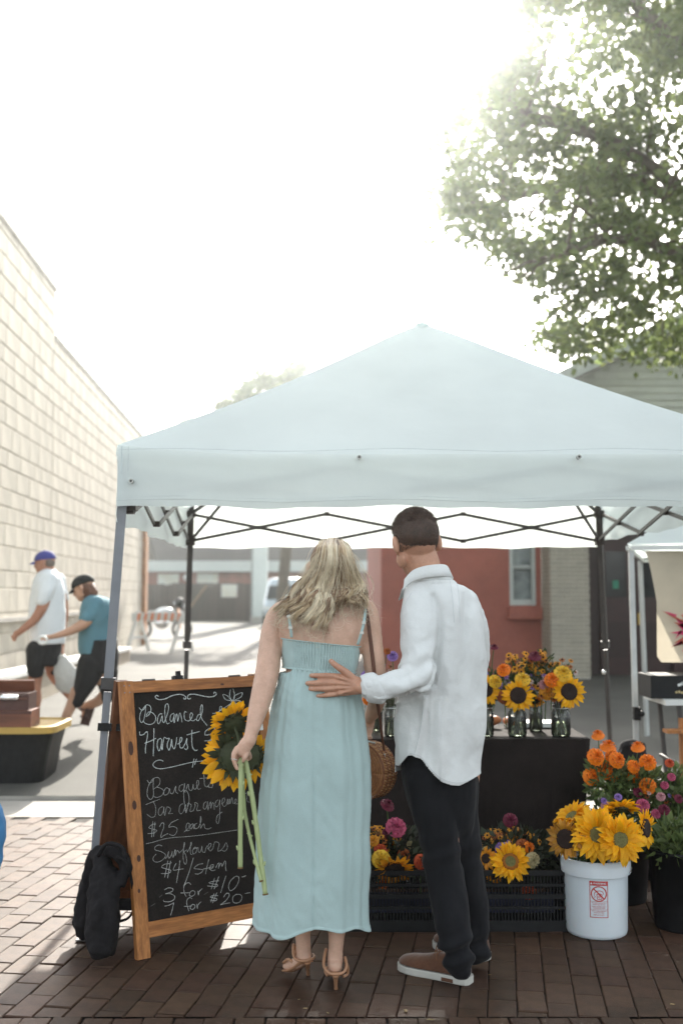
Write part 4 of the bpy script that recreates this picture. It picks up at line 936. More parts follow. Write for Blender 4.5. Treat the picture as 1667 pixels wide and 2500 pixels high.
def limb(pts, n=14, flat=1.0, sub=4, up=None):
    """pts: (u, v, Y, radius in photo pixels)"""
    return MB().tube([P(u, v, Y) for u, v, Y, r in pts], [M(r, Y) for u, v, Y, r in pts], n, sub=sub, round_=True, flat=flat, up=up)
def head(c, s, yaw, pitch=0.0, roll=0.0, jaw=1.0):
    """c: centre of the skull; yaw 0 looks along +Y (away), positive turns to -X (left in the picture)"""
    R = (Matrix.Rotation(yaw, 3, 'Z') @ Matrix.Rotation(roll, 3, 'Y') @ Matrix.Rotation(-pitch, 3, 'X')); m = MB()
    q = lambda x, y, z: Vector(c) + R @ Vector((x * s, y * s, z * s))
    m.ell(q(0, -.006, .012), (.074 * s, .095 * s, .092 * s), R, 24, 16)
    m.ell(q(0, .028, -.045), (.060 * s, .062 * s, .075 * s), R, 20, 12)
    m.ell(q(0, .045, -.088), (.042 * s * jaw, .040 * s, .030 * s), R, 16, 10)
    m.ell(q(0, .04, .0), (.062 * s, .052 * s, .060 * s), R, 16, 10)
    m.tube([q(0, .088, .012), q(0, .098, -.012), q(0, .110, -.033), q(0, .098, -.042)], [.007 * s, .009 * s, .012 * s, .009 * s], 8, round_=True)
    m.ell(q(0, .088, -.066), (.022 * s, .010 * s, .007 * s), R, 10, 6); m.ell(q(0, .086, -.074), (.019 * s, .010 * s, .006 * s), R, 10, 6)
    for sx in (-1, 1):
        m.ell(q(sx * .062, .012, -.06), (.014 * s, .035 * s, .03 * s), R, 10, 8)
        m.ell(q(sx * .032, .078, .03), (.022 * s, .012 * s, .007 * s), R, 10, 6)
        m.ell(q(sx * .084, -.012, -.012), (.013 * s, .018 * s, .033 * s), R @ Matrix.Rotation(sx * .5, 3, 'Z'), 12, 10)
        m.ell(q(sx * .078, .002, -.036), (.007 * s, .010 * s, .011 * s), R, 8, 6)
    return m, R, q
def eyes(parent, q, s):
    m = MB()
    for sx in (-1, 1): m.ell(q(sx * .031, .083, .012), .0115 * s, nu=10, nv=8)
    e = obj('eyes', m, mat('eye_white', (.7, .68, .65), rough=.2), parent, smooth=True)
    m = MB()
    for sx in (-1, 1): m.ell(q(sx * .031, .0925, .010), .0045 * s, nu=8, nv=6)
    obj('iris', m, mat('iris', (.05, .035, .02), rough=.2), e, smooth=True)
    m = MB()
    for sx in (-1, 1): m.tube([q(sx * .014, .094, .034), q(sx * .032, .092, .039), q(sx * .05, .078, .034)], .0035 * s, 5)
    obj('eyebrows', m, mat('brow_hair', (.09, .05, .03), rough=.8), parent)

# ============ the woman
YW = 4.2
wom = thing('person', Vector((P(790, 2300, YW).x, YW, 0)), 'blonde woman in a pale blue sundress seen from behind, holding sunflowers', 'person')
body = []
body.append(MB().loft(dense([Rg(1408, 772, 842, 4.22, .052), Rg(1432, 766, 846, 4.21, .054), Rg(1446, 742, 862, 4.20, .058), Rg(1460, 722, 880, 4.20, .066), Rg(1480, 690, 900, 4.20, .082), Rg(1510, 678, 906, 4.2, .095), Rg(1550, 680, 897, 4.2, .102), Rg(1600, 690, 878, 4.2, .100), Rg(1640, 698, 862, 4.2, .092), Rg(1700, 686, 872, 4.21, .11), Rg(1780, 672, 886, 4.21, .125), Rg(1850, 680, 880, 4.21, .115)]), 40, e=2.25))
body.append(limb([(810, 1400, 4.23, 38), (808, 1450, 4.215, 40)], 16))
# shoulder blades and spine relief
body.append(MB().ell(P(735, 1535, 4.135), (.05, .028, .075), Matrix.Rotation(.2, 3, 'Y'))); body.append(MB().ell(P(842, 1535, 4.135), (.05, .028, .075), Matrix.Rotation(-.2, 3, 'Y')))
body.append(limb([(704, 1484, 4.2, 22), (678, 1500, 4.2, 25), (664, 1546, 4.19, 27), (658, 1600, 4.17, 28.5), (650, 1655, 4.14, 29), (634, 1718, 4.10, 25.5), (617, 1778, 4.06, 17.5), (609, 1808, 4.04, 16)], 16))
body.append(limb([(884, 1478, 4.2, 20), (898, 1494, 4.2, 24), (904, 1546, 4.20, 27), (912, 1609, 4.20, 26), (919, 1660, 4.22, 25), (921, 1700, 4.28, 22), (912, 1735, 4.40, 18), (903, 1750, 4.48, 15)], 16))
# left hand: back of the hand and curled fingers round the stems
hand = [limb([(609, 1806, 4.04, 16), (601, 1818, 4.035, 17.5), (591, 1832, 4.035, 16)], 14, flat=.62, up=(1, .3, 0))]
for pts in ([(579, 1828, 4.03, 7.6), (571, 1842, 4.02, 6.6), (572, 1860, 4.018, 5.8), (579, 1877, 4.022, 4.8)],
            [(583, 1836, 4.06, 6.8), (579, 1850, 4.075, 6.2), (584, 1862, 4.09, 5.6), (592, 1864, 4.10, 4.8)],
            [(594, 1836, 4.06, 6.6), (596, 1849, 4.085, 6.0), (600, 1857, 4.10, 5.2), (604, 1852, 4.11, 4.6)],
            [(604, 1830, 4.06, 6.0), (609, 1841, 4.085, 5.4), (611, 1849, 4.10, 4.8), (608, 1853, 4.11, 4.2)],
            [(606, 1822, 4.05, 7.5), (603, 1838, 4.035, 7), (598, 1850, 4.03, 6), (594, 1858, 4.032, 5)]):
    hand.append(limb(pts, 9, sub=3))
body += hand
# right hand (forward, holding the bag strap)
body.append(limb([(903, 1750, 4.48, 14), (899, 1768, 4.50, 15), (897, 1784, 4.50, 13)], 12, flat=.6))
for k in range(4): body.append(limb([(890 + k * 5, 1784, 4.49, 4.6), (888 + k * 5, 1796, 4.47, 4.3), (891 + k * 5, 1802, 4.45, 3.8)], 7, sub=2))
# legs and feet
body.append(limb([(735, 1850, 4.22, 62), (733, 2000, 4.24, 46), (734, 2120, 4.27, 33), (736, 2200, 4.28, 29), (738, 2262, 4.28, 21), (740, 2300, 4.28, 17.5), (742, 2330, 4.28, 18)], 18))
body.append(limb([(826, 1850, 4.2, 62), (826, 2000, 4.2, 46), (826, 2120, 4.2, 33), (826, 2200, 4.2, 30), (823, 2262, 4.2, 22), (820, 2310, 4.2, 17.5), (818, 2350, 4.2, 18.5)], 18))
body.append(limb([(744, 2334, 4.275, 16.5), (728, 2348, 4.30, 14), (708, 2357, 4.33, 12), (698, 2359, 4.34, 8)], 14, flat=1.0))
body.append(limb([(818, 2358, 4.185, 17.5), (817, 2366, 4.23, 16), (816, 2364, 4.30, 17), (815, 2360, 4.36, 13)], 14))
hm, HR, hq = head(P(806, 1385, 4.24), .98, rad(-12), rad(28)); body.append(hm)
wb = remesh('body', body, skin_w, .0042, 3, .45, parent=wom, disp=lambda c, n: n * (.0012 * nz(c, 30) + (-.004 * math.exp(-((c.x - P(788, 1520, 4.1).x) / .012) ** 2) if c.z < 1.47 and c.z > 1.2 and n.y < -.5 else 0)))
eyes(wom, hq, .98)
# dress: smocked bodice, straps, gathered skirt
dress_m = mat('pale_aqua_cotton', (.44, .575, .565), rough=.85, var=.05, scale=3, bump=.8, bscale=9, bdist=.008, bdetail=8, fine=.07, fscale=500, sheen=.2, spec=.2, thin=.12, col2=(.46, .595, .585))
def cylz(mb_rings, n, fn):
    m = MB(); m.loft(mb_rings, n, cap=False, e=2.2); k = len(mb_rings)
    for j in range(k):
        c = mb_rings[j][0]
        for i in range(n):
            v = m.v[j * n + i]; d = Vector((v.x - c.x, v.y - c.y, 0)).normalized(); m.v[j * n + i] = v + fn(i / n, j / (k - 1), d, v)
    return m
bod = dense([Rg(1566, 686, 880, 4.195, .112, roll=-.11), Rg(1590, 688, 876, 4.195, .110, roll=-.09), Rg(1614, 690, 872, 4.195, .107, roll=-.08), Rg(1636, 692, 866, 4.195, .105, roll=-.08)], 10)
def smock(s, t, d, v):
    back = d.y < -.25 and abs(v.x - P(790, 1600, 4.1).x) < .115
    a_ = (.0022 * math.sin(s * 2 * math.pi * 95) * (1 + .6 * nz(v, 60)) + .0012 * math.sin(t * 75)) if back else .002 * nz(v, 14)
    return d * (a_ + .003 * nz(v, 22, 4) + (.004 if t < .05 or t > .95 else 0))
dress = obj('dress', cylz(bod, 480, smock), dress_m, wom, smooth=True)
solid = dress.modifiers.new('t', 'SOLIDIFY'); solid.thickness = .003
sk = dense([Rg(1630, 694, 867, 4.195, .108, roll=-.07), Rg(1660, 684, 872, 4.195, .118, roll=-.03), Rg(1697, 674, 877, 4.195, .128), Rg(1760, 661, 889, 4.195, .140), Rg(1830, 652, 898, 4.195, .147), Rg(1900, 645, 899, 4.195, .150), Rg(1990, 637, 900, 4.195, .155), Rg(2080, 632, 898, 4.195, .160), Rg(2160, 627, 897, 4.195, .163), Rg(2225, 624, 897, 4.195, .166), Rg(2250, 624, 897, 4.195, .167)], 9)
ph = [random.Random(11).uniform(0, 6.28) for _ in range(12)]
def folds(s, t, d, v):
    a_ = 2 * math.pi * s; g = math.exp(-t * 11); w = .4 + .6 * t
    o = .0035 * g * math.sin(a_ * 58 + 3 * math.sin(a_ * 5)) + .0018 * math.exp(-t * 4) * math.sin(a_ * 31 + ph[0])
    o += w * .007 * math.sin(a_ * 7 + ph[1] + .5 * math.sin(t * 3)) * min(1, t * 5) + w * .0035 * math.sin(a_ * 13 + ph[2] + t * .8) * min(1, t * 4) + .0015 * math.sin(a_ * 23 + ph[3] - t) * min(1, t * 3)
    # soft creases that cross the skirt and the centre back seam
    if d.y < 0:
        o += .010 * nz((v.x * 1.0 + v.z * .35, v.y, v.z * .8), 7, 2) + .0045 * abs(nz((v.x + v.z * .6, v.y, v.z * .5), 24, 7)) + .0012 * nz((v.x, v.y, v.z), 60, 1)
        xs = P(765, 2100, 4.04).x
        o -= .005 * math.exp(-((v.x - xs) / .005) ** 2) * min(1, max(0, t - .25) * 4)
        if v.x > xs: o += .0025 * nz((v.x, v.y, v.z * 1.6), 38, 3) * min(1, max(0, t - .3) * 4) * math.exp(-((v.x - xs) / .08) ** 2)
    r = d * o
    side = max(0, min(1, (abs(d.x) - .74) / .2)); r -= Vector((0, 0, 1)) * .042 * side * math.exp(-(t / .035) ** 2); r -= d * .012 * side * math.exp(-(t / .03) ** 2)
    hem = max(0, t - .93) / .07
    r += d * (.0025 if t > .965 else 0)
    r.z += (-.016 * math.sin(a_ * 3 + 2.2) * t * t - .008 * math.sin(a_ * 7 + ph[1]) * t * t)
    return r
skirt = obj('skirt', cylz(sk, 360, folds), dress_m, wom, smooth=True); so_ = skirt.modifiers.new('t', 'SOLIDIFY'); so_.thickness = .0025
m = MB()
for pts in ([(712, 1556, 4.087), (709, 1530, 4.082), (705, 1505, 4.088), (699, 1478, 4.118), (698, 1462, 4.15), (700, 1452, 4.2)], [(873, 1574, 4.102), (880, 1552, 4.09), (887, 1525, 4.092), (891, 1498, 4.108), (891, 1474, 4.132), (888, 1458, 4.17), (886, 1450, 4.2)]):
    m.tube([P(u, v, Y - .002) for u, v, Y in pts], .0055, 8, sub=4, flat=.3, up=(1, 0, 0))
st_ = obj('strap', m, dress_m, wom, smooth=True)
m = MB()
for (u, v, Y) in ((705, 1505, 4.082), (709, 1532, 4.078), (888, 1520, 4.086), (883, 1545, 4.084)): m.box(P(u, v, Y), (.015, .004, .010))
obj('slider', m, mat('silver_slider', (.5, .52, .5), rough=.3, metal=.8), st_)
# hair
hair_m = mat('blonde_hair', (.36, .25, .145), rough=.42, var=.2, scale=6, rnd=.5, island=True, col2=(.62, .50, .34), spec=.4, sheen=.2)
hair_d = mat('blonde_underlayer', (.19, .115, .065), rough=.6, var=.3, scale=30, bump=.5, bscale=90, stretch=(1, 1, .15))
hr = random.Random(21); m = MB()
def interp(tab, t):
    for (a_, b_) in zip(tab, tab[1:]):
        if a_[0] <= t <= b_[0]:
            k = (t - a_[0]) / (b_[0] - a_[0]); return [x + (y - x) * k for x, y in zip(a_[1:], b_[1:])]
    return list(tab[-1][1:])
skull = [(0, 766, 1368), (.25, 780, 1366), (.5, 806, 1362), (.7, 833, 1364), (.85, 853, 1368), (1, 868, 1374)]
neck = [(0, 730, 1424), (.2, 748, 1430), (.45, 782, 1436), (.65, 816, 1440), (.82, 858, 1430), (1, 886, 1424)]
tips = [(0, 672, 1496), (.12, 682, 1514), (.25, 716, 1522), (.42, 742, 1524), (.56, 786, 1556), (.66, 815, 1492), (.8, 868, 1486), (.92, 888, 1494), (1, 893, 1480)]
def hY(t, lvl):
    c = math.cos((t - .5) * math.pi * .92)
    return {0: 4.20 - .105 * c ** .6, 1: 4.185 - .085 * c, 2: 4.135 - .042 * c}[lvl]
NL = 92
hm_mats = []
for nm_, c_, c2_ in (('hair_highlight', (.62, .50, .33), (.82, .72, .54)), ('hair_honey', (.42, .30, .17), (.58, .44, .28)), ('hair_lowlight', (.20, .12, .065), (.32, .20, .12))):
    hm_mats.append(mat(nm_, c_, rough=.38, var=.2, scale=14, rnd=.25, island=True, col2=c2_, spec=.45))
for L_ in range(NL):
    t0 = (L_ + hr.random()) / NL; front = hr.random()
    if .655 < t0 < .735 and front > .35: front *= .3
    ph_, am, ln = hr.uniform(0, 6.28), hr.uniform(4, 12), (1 - hr.random() ** 2.0 * .45) * (1.06 if hr.random() < .2 else 1)
    freq = hr.uniform(4.5, 7.5); mi = 2 if (front < .3 or .62 < t0 < .76) else hr.choice((0, 0, 1, 1, 2)); d_ = .004 + .014 * front
    for _ in range(20):
        t = min(1, max(0, t0 + hr.gauss(0, .010))); s = interp(skull, t); n_ = interp(neck, t); p = interp(tips, t); j = lambda a_: hr.gauss(0, a_)
        root = (808 + (t - .45) * 52 + j(3), 1316 + abs(t - .5) * 14 + j(2)); n_ = [n_[0] + j(2.2), n_[1] + j(2)]; p = [n_[0] + (p[0] + j(2.5) - n_[0]) * ln, n_[1] + (p[1] - n_[1]) * ln + j(4)]
        pts = [P(root[0], root[1], 4.20 - d_), P(root[0] * .45 + s[0] * .55, 1336 + abs(t - .5) * 8, hY(t, 0) + .018 - d_), P(s[0] + j(1), s[1] + 10, hY(t, 0) - d_ * .9),
               P((s[0] + n_[0]) / 2 + am * .25 * math.sin(ph_ + 2), (s[1] + n_[1]) / 2 + 6, (hY(t, 0) + hY(t, 1)) / 2 - d_), P(n_[0] + am * .5 * math.sin(ph_), n_[1], hY(t, 1) - d_)]
        for q_ in (.2, .4, .6, .8, 1.0):
            sw = am * (math.sin(q_ * freq + ph_)) * (.5 + q_ * .6) + (am * 1.3 * q_ ** 4 * math.cos(ph_ * 3) if q_ > .7 else 0)
            pts.append(P(n_[0] + (p[0] - n_[0]) * q_ + sw, n_[1] + (p[1] - n_[1]) * q_ ** 1.1 - (6 * q_ ** 5), hY(t, 1) + (hY(t, 2) - hY(t, 1)) * q_ - d_ + .009 * math.cos(q_ * freq + ph_) * q_ - .010))
        w = hr.uniform(.0009, .0022); pp_, rs_ = crom(pts, [w * .6, w, w, w, w, w, w * .95, w * .8, w * .6, w * .2], 4)
        m.tube(pp_, rs_, 4, cap=False, m=hr.choice((mi, mi, mi, 0 if mi < 2 else 1)))
for _ in range(170):                       # flyaways
    t = hr.random(); s = interp(skull, t); n_ = interp(neck, t); p = interp(tips, t); j = lambda a_: hr.gauss(0, a_)
    pts = [P(808 + j(10), 1317 + j(3), 4.20), P(s[0] + j(6) + (t - .5) * 8, s[1] + j(8), hY(t, 0) - .012), P(n_[0] + j(14) + (t - .5) * 10, n_[1] + j(8), hY(t, 1) - .02), P(p[0] + j(16), p[1] + j(12), hY(t, 2) - .02), P(p[0] + j(22), p[1] + 10 + j(14), hY(t, 2) - .02)]
    pp_, rs_ = crom(pts, [.0004, .0006, .0006, .0005, .0002], 6); m.tube(pp_, rs_, 3, cap=False, m=0)
hair_m = hm_mats
hair = obj('hair', m, hair_m, wom, smooth=True)
cap_ = MB(); cap_.ell(P(808, 1372, 4.215), (.083, .098, .092), None, 24, 16)
cap_.loft(dense([(P(808, 1395, 4.2), .085, .085, EX, EY), (P(808, 1420, 4.185), .10, .065, EX, EY), (P(800, 1440, 4.165), .105, .045, EX, EY)], 3), 24)
remesh('hair_underlayer', cap_, hair_d, .006, 3, parent=hair)
# ring, sandals
m = MB(); c = P(573, 1853, 4.018); 
m.lathe([(.0095, -.0012), (.0105, 0), (.0095, .0012)], 14); m.xf(Matrix.Translation(c) @ Matrix.Rotation(.35, 4, 'Y')); m.ell(c + Vector((-.010, -.003, 0)), .0028); obj('ring', m, mat('silver_ring', (.8, .8, .8), rough=.15, metal=1), wom, smooth=True)
sandal_m = mat('tan_leather', (.42, .22, .125), rough=.45, var=.08, scale=10, spec=.5)
def sandal(heel, hc, sole, straps):
    s_ = thing('x', (0, 0, 0)); bpy.data.objects.remove(s_)
    a_ = MB(); 
    for pts, fl in sole: a_.tube([P(u, v, Y) for u, v, Y, r in pts], [M(r, Y) for u, v, Y, r in pts], 14, sub=3, flat=fl, up=(1, 0, 0), round_=False)
    o = obj('sandal', a_, sandal_m, wom, smooth=True)
    h_ = MB(); h_.tube([hc, hc.lerp(heel, .35), hc.lerp(heel, .75), heel], [.017, .0095, .0065, .0075], 12, sub=3); obj('stiletto_heel', h_, sandal_m, o, smooth=True)
    h_ = MB()
    for pts in straps: h_.tube([P(u, v, Y) for u, v, Y in pts], .0055, 8, sub=4)
    obj('strap', h_, sandal_m, o, smooth=True)
sandal(G(752, 2379), P(750, 2344, 4.262), [([(757, 2346, 4.25, 10), (745, 2348, 4.27, 17), (728, 2360, 4.30, 14), (710, 2369, 4.33, 14), (694, 2370, 4.35, 10)], .28)],
       [[(716, 2306, 4.31), (716, 2328, 4.285), (722, 2342, 4.262), (742, 2346, 4.245), (765, 2339, 4.262), (764, 2330, 4.30)], [(716, 2306, 4.31), (722, 2322, 4.33), (716, 2350, 4.29)], [(692, 2350, 4.335), (704, 2342, 4.305), (716, 2352, 4.295), (716, 2364, 4.30)]])
sandal(G(820, 2414), P(819, 2376, 4.165), [([(819, 2377, 4.15, 17), (818, 2380, 4.19, 18), (817, 2378, 4.25, 15), (816, 2376, 4.30, 19), (815, 2372, 4.36, 15)], .25)],
       [[(796, 2316, 4.22), (791, 2340, 4.19), (791, 2360, 4.165), (803, 2375, 4.148), (820, 2378, 4.143), (838, 2374, 4.15), (846, 2358, 4.17), (842, 2336, 4.2)], [(798, 2362, 4.27), (794, 2372, 4.24), (800, 2382, 4.22)], [(843, 2345, 4.2), (849, 2362, 4.23), (848, 2378, 4.24), (838, 2384, 4.22)]])
# rattan bag on its strap
rat_m = mat('woven_rattan', (.33, .135, .05), rough=.55, var=.25, scale=60, bump=.3, bscale=200, col2=(.44, .2, .08))
bag = thing('rattan_bag', P(915, 1880, 4.44), 'round brown woven rattan bag hanging at the right side of the woman', 'bag')
bc_ = P(898, 1880, 4.44); br_ = .112; ax_ = Vector((-.62, -.78, 0)).normalized()     # disc axis turned so the bag shows its rim
ex_ = Vector((-ax_.y, ax_.x, 0)); 
m = MB(); rings = []
for (d_, r) in ((-.045, .3), (-.045, .93), (-.038, 1), (.038, 1), (.045, .93), (.045, .3)): rings.append((bc_ + ax_ * d_, br_ * r, br_ * r, ex_, Vector((0, 0, 1))))
m.loft(rings, 48); bb = obj('bag_body', m, rat_m, bag, smooth=True)
m = MB()
for d_ in (-.042, -.014, .014, .042):                                    # piping rings round the rim
    p = [bc_ + ax_ * d_ + (ex_ * math.cos(a_) + Vector((0, 0, 1)) * math.sin(a_)) * (br_ + .001) for a_ in [k * math.pi / 24 for k in range(49)]]
    m.tube(p, .0035, 6)
obj('rim_binding', m, mat('dark_rattan', (.22, .085, .035), rough=.5, var=.2), bb, smooth=True)
m = MB()
for k in range(64):                                                      # braided cross weave on the rim
    a_ = k * math.pi / 32
    for d0_ in (-.04, -.012, .016):
        p0 = bc_ + ax_ * d0_ + (ex_ * math.cos(a_) + Vector((0, 0, 1)) * math.sin(a_)) * (br_ + .0005); p1 = bc_ + ax_ * (d0_ + .024) + (ex_ * math.cos(a_ + .06) + Vector((0, 0, 1)) * math.sin(a_ + .06)) * (br_ + .0005)
        m.tube([p0, p1], .0034, 5, m=k % 2)
for k in range(9):
    r = br_ * (.15 + k * .095)
    for s_ in (-1, 1): m.tube([bc_ + ax_ * s_ * .0465 + (ex_ * math.cos(a_) + Vector((0, 0, 1)) * math.sin(a_)) * r for a_ in [q * math.pi / 16 for q in range(33)]], .003, 5)
obj('weave', m, [rat_m, mat('pale_rattan', (.50, .27, .12), rough=.5, var=.15)], bb, smooth=True)
m = MB(); m.tube([P(899, 1810, 4.40), P(906, 1812, 4.395), P(915, 1815, 4.40)], .004, 6); m.tube([P(938, 1840, 4.38), P(941, 1862, 4.37), P(944, 1868, 4.37)], .003, 6); obj('metal_clasp', m, mat('silver_slider', (.5, .5, .5)), bag, smooth=True)
strap_m = mat('brown_leather_strap', (.10, .035, .018), rough=.45, var=.15)
m = MB(); m.tube([P(u, v, Y) for u, v, Y in ((884, 1446, 4.21), (882, 1458, 4.155), (890, 1478, 4.135), (898, 1515, 4.14), (905, 1570, 4.145), (911, 1620, 4.15), (918, 1690, 4.17), (928, 1760, 4.28), (934, 1810, 4.38), (940, 1850, 4.40))], [.0075] * 7 + [.006, .005, .005], 8, sub=5, flat=.35, up=(1, 0, 0)); obj('shoulder_strap', m, strap_m, bag, smooth=True)

# ============ the man
man = thing('person', Vector((P(1100, 2370, 4.25).x, 4.3, 0)), 'dark haired man in a white shirt with his hand on the back of the woman', 'person')
YM = 4.3; body = []
hm, HR, hq = head(P(1013, 1322, 4.31), 1.12, rad(22), rad(16), roll=rad(-4)); body.append(hm)
body.append(limb([(1016, 1345, 4.31, 44), (1034, 1385, 4.30, 42), (1046, 1418, 4.30, 32)], 18))
body.append(MB().loft(dense([Rg(1432, 1024, 1080, YM, .045), Rg(1456, 1022, 1120, YM, .06), Rg(1500, 1015, 1148, YM, .085), Rg(1650, 1010, 1150, YM, .095), Rg(1800, 1005, 1145, YM, .095), Rg(1900, 1000, 1145, YM, .1)]), 28))
body.append(limb([(1026, 1474, 4.26, 26), (1024, 1560, 4.20, 25), (1020, 1638, 4.13, 23), (996, 1664, 4.095, 21), (950, 1676, 4.06, 21), (905, 1677, 4.045, 20), (880, 1676, 4.045, 19.5)], 16, flat=.9))
body.append(limb([(1128, 1478, 4.31, 22), (1152, 1560, 4.36, 22), (1154, 1640, 4.42, 22), (1130, 1690, 4.55, 21), (1095, 1720, 4.66, 18)], 14))
for k in range(5): body.append(limb([(1092 - k * 4, 1716 + k * 3, 4.67, 6), (1080 - k * 4, 1726 + k * 4, 4.72, 5), (1074 - k * 3, 1734 + k * 4, 4.70, 4.5)], 7, sub=2))
# the hand on her back
yh = 4.072
body.append(limb([(884, 1676, 4.045, 19.5), (862, 1673, 4.050, 24), (842, 1672, 4.058, 27), (826, 1672, 4.066, 26)], 18, flat=.44, up=(0, 0, 1)))
for pts in ([(838, 1654, 4.062, 8.8), (821, 1652, 4.056, 8.4), (798, 1650, 4.052, 7.6), (778, 1649.5, 4.058, 6.9), (760, 1649, 4.072, 5.9)],
            [(836, 1667, 4.058, 8.8), (818, 1667, 4.052, 8.6), (792, 1667, 4.049, 7.8), (770, 1667.5, 4.057, 7.0), (751, 1668, 4.074, 6.0)],
            [(838, 1680, 4.060, 8.6), (819, 1680, 4.053, 8.2), (796, 1681, 4.050, 7.4), (776, 1682, 4.058, 6.7), (758, 1682, 4.074, 5.8)],
            [(842, 1692, 4.064, 7.8), (826, 1693.5, 4.058, 7.2), (806, 1696, 4.056, 6.4), (790, 1698, 4.062, 5.8), (775, 1699, 4.074, 5.1)],
            [(860, 1658, 4.052, 11), (847, 1644, 4.046, 10), (832, 1633, 4.044, 8.6), (819, 1624, 4.050, 7.6), (808, 1614, 4.062, 6.2)]):
    body.append(limb(pts, 11, sub=3))
# tendons and knuckles
for (u0, v0, u1, v1) in ((872, 1670, 824, 1653), (874, 1674, 820, 1667), (874, 1679, 822, 1680), (872, 1684, 828, 1693)):
    body.append(limb([(u0, v0, 4.036, 2.2), ((u0 + u1) / 2, (v0 + v1) / 2, 4.036, 2.4), (u1, v1, 4.042, 5.0)], 8, sub=3))
body.append(limb([(1060, 1870, 4.3, 62), (1068, 1960, 4.29, 50), (1078, 2060, 4.28, 42), (1092, 2180, 4.25, 34), (1110, 2290, 4.20, 26), (1118, 2345, 4.17, 22)], 16))
body.append(limb([(1112, 1870, 4.36, 60), (1118, 1980, 4.4, 46), (1130, 2100, 4.42, 40), (1145, 2220, 4.43, 32), (1152, 2300, 4.42, 24)], 16))
mbody = remesh('body', body, skin_m, .0040, 2, .4, parent=man, disp=lambda c, n: n * (.0008 * nz(c, 45)))
eyes(man, hq, 1.12)
m = MB()
for (u, v, Y) in ((765, 1647, 4.062), (756, 1666, 4.063), (763, 1680, 4.063), (779, 1697, 4.066), (811, 1614.5, 4.052)): m.ell(P(u, v, Y), (.0065, .0025, .0042), Matrix.Rotation(.5, 3, 'Z'), 10, 6)
obj('fingernails', m, nail_m, man, smooth=True)
# short hair: a close cap with thousands of stubbly strands
hair_b = mat('short_brown_hair', (.070, .040, .026), rough=.55, var=.35, scale=40, bump=.8, bscale=300, bdist=.002, rnd=.35, island=True)
q = hq; m = MB(); s = 1.12
m.ell(q(0, -.012, .020), (.081 * s, .100 * s, .098 * s), HR, 28, 20)
def hairkeep(c):
    l = HR.transposed() @ (c - hq(0, 0, 0)); l /= s
    zc = -.082 + (l.y + .06) * .66 + (.05 if l.y > .02 else 0) + (.02 if l.y > .045 else 0); return l, zc
hc = remesh('hair', m, hair_b, .005, 1, parent=man)
mm = hc.data
for v in mm.vertices:
    l, zc = hairkeep(v.co)
    k = min(1, max(0, (zc + .085 - l.z) / .085)); d = (v.co - hq(0, -.006, .0)); v.co = hq(0, -.006, 0) + d * (1 - .16 * k) + v.normal * .001 * nz(v.co, 60)
from mathutils.bvhtree import BVHTree
bvh = BVHTree.FromPolygons([v.co for v in mbody.data.vertices], [tuple(p_.vertices) for p_ in mbody.data.polygons])
m = MB(); hr = random.Random(4)
for k in range(12000):
    a_, z = hr.uniform(0, 2 * math.pi), hr.uniform(-.62, 1)
    r = math.sqrt(1 - z * z); d = Vector((.081 * r * math.cos(a_), .100 * r * math.sin(a_), .098 * z)) * s
    p = hq(0, -.012, .020) + HR @ d; l, zc = hairkeep(p)
    if l.z < zc - .045 or hr.random() > (l.z - zc + .05) / .10 + .08: continue
    if l.z < zc + .085:
        near = bvh.find_nearest(p)
        if near[0] is not None: p = near[0] + near[1] * (.0005 + max(0, l.z - zc) * .06)
    n_ = (HR @ Vector((d.x / .0066, d.y / .01, d.z / .0096))).normalized(); ln = hr.uniform(.003, .007) * (1.9 if l.z > .05 else .6)
    t_ = (n_ + HR @ Vector((hr.gauss(0, .45), .3 + hr.gauss(0, .45), -.35))).normalized()
    m.tube([p - n_ * .002, p + t_ * ln], [.0008, .0003], 3, cap=False)
obj('hair_strands', m, hair_b, hc)
# shirt
shirt_m = mat('white_linen', (.76, .775, .765), rough=.85, var=.03, scale=3, bump=.9, bscale=13, bdist=.010, bdetail=9, fine=.05, fscale=400, sheen=.2, spec=.2, thin=.12)
def Rs(v, ul, ur, Y, ry, **k): return Rg(v, ul, ur, Y, ry, **k)
tor = MB().loft(dense([Rs(1388, 994, 1094, 4.30, .078), Rs(1420, 1000, 1112, 4.30, .085), Rs(1436, 996, 1142, 4.30, .10), Rs(1462, 990, 1160, 4.30, .118), Rs(1500, 988, 1174, 4.30, .128), Rs(1560, 980, 1182, 4.30, .135), Rs(1650, 972, 1187, 4.30, .140), Rs(1735, 966, 1182, 4.30, .142), Rs(1820, 964, 1174, 4.30, .142), Rs(1880, 964, 1171, 4.30, .142), Rs(1950, 962, 1172, 4.30, .142)], 6), 48, e=2.3)
arm = limb([(1022, 1452, 4.25, 36), (1020, 1480, 4.22, 42), (1021, 1530, 4.185, 46), (1019, 1590, 4.15, 45), (1018, 1640, 4.115, 42), (998, 1662, 4.085, 36), (965, 1671, 4.065, 33), (930, 1677, 4.052, 32), (906, 1680, 4.05, 33)], 22, flat=.92, sub=6)
arm2 = limb([(1135, 1470, 4.3, 34), (1158, 1540, 4.35, 36), (1160, 1620, 4.42, 34), (1140, 1680, 4.52, 30), (1110, 1705, 4.6, 28)], 16)
elbow = limb([(1040, 1630, 4.11, 26), (1042, 1662, 4.095, 20), (1020, 1672, 4.08, 22)], 14)
xa = P(1135, 1500, 4.17).x
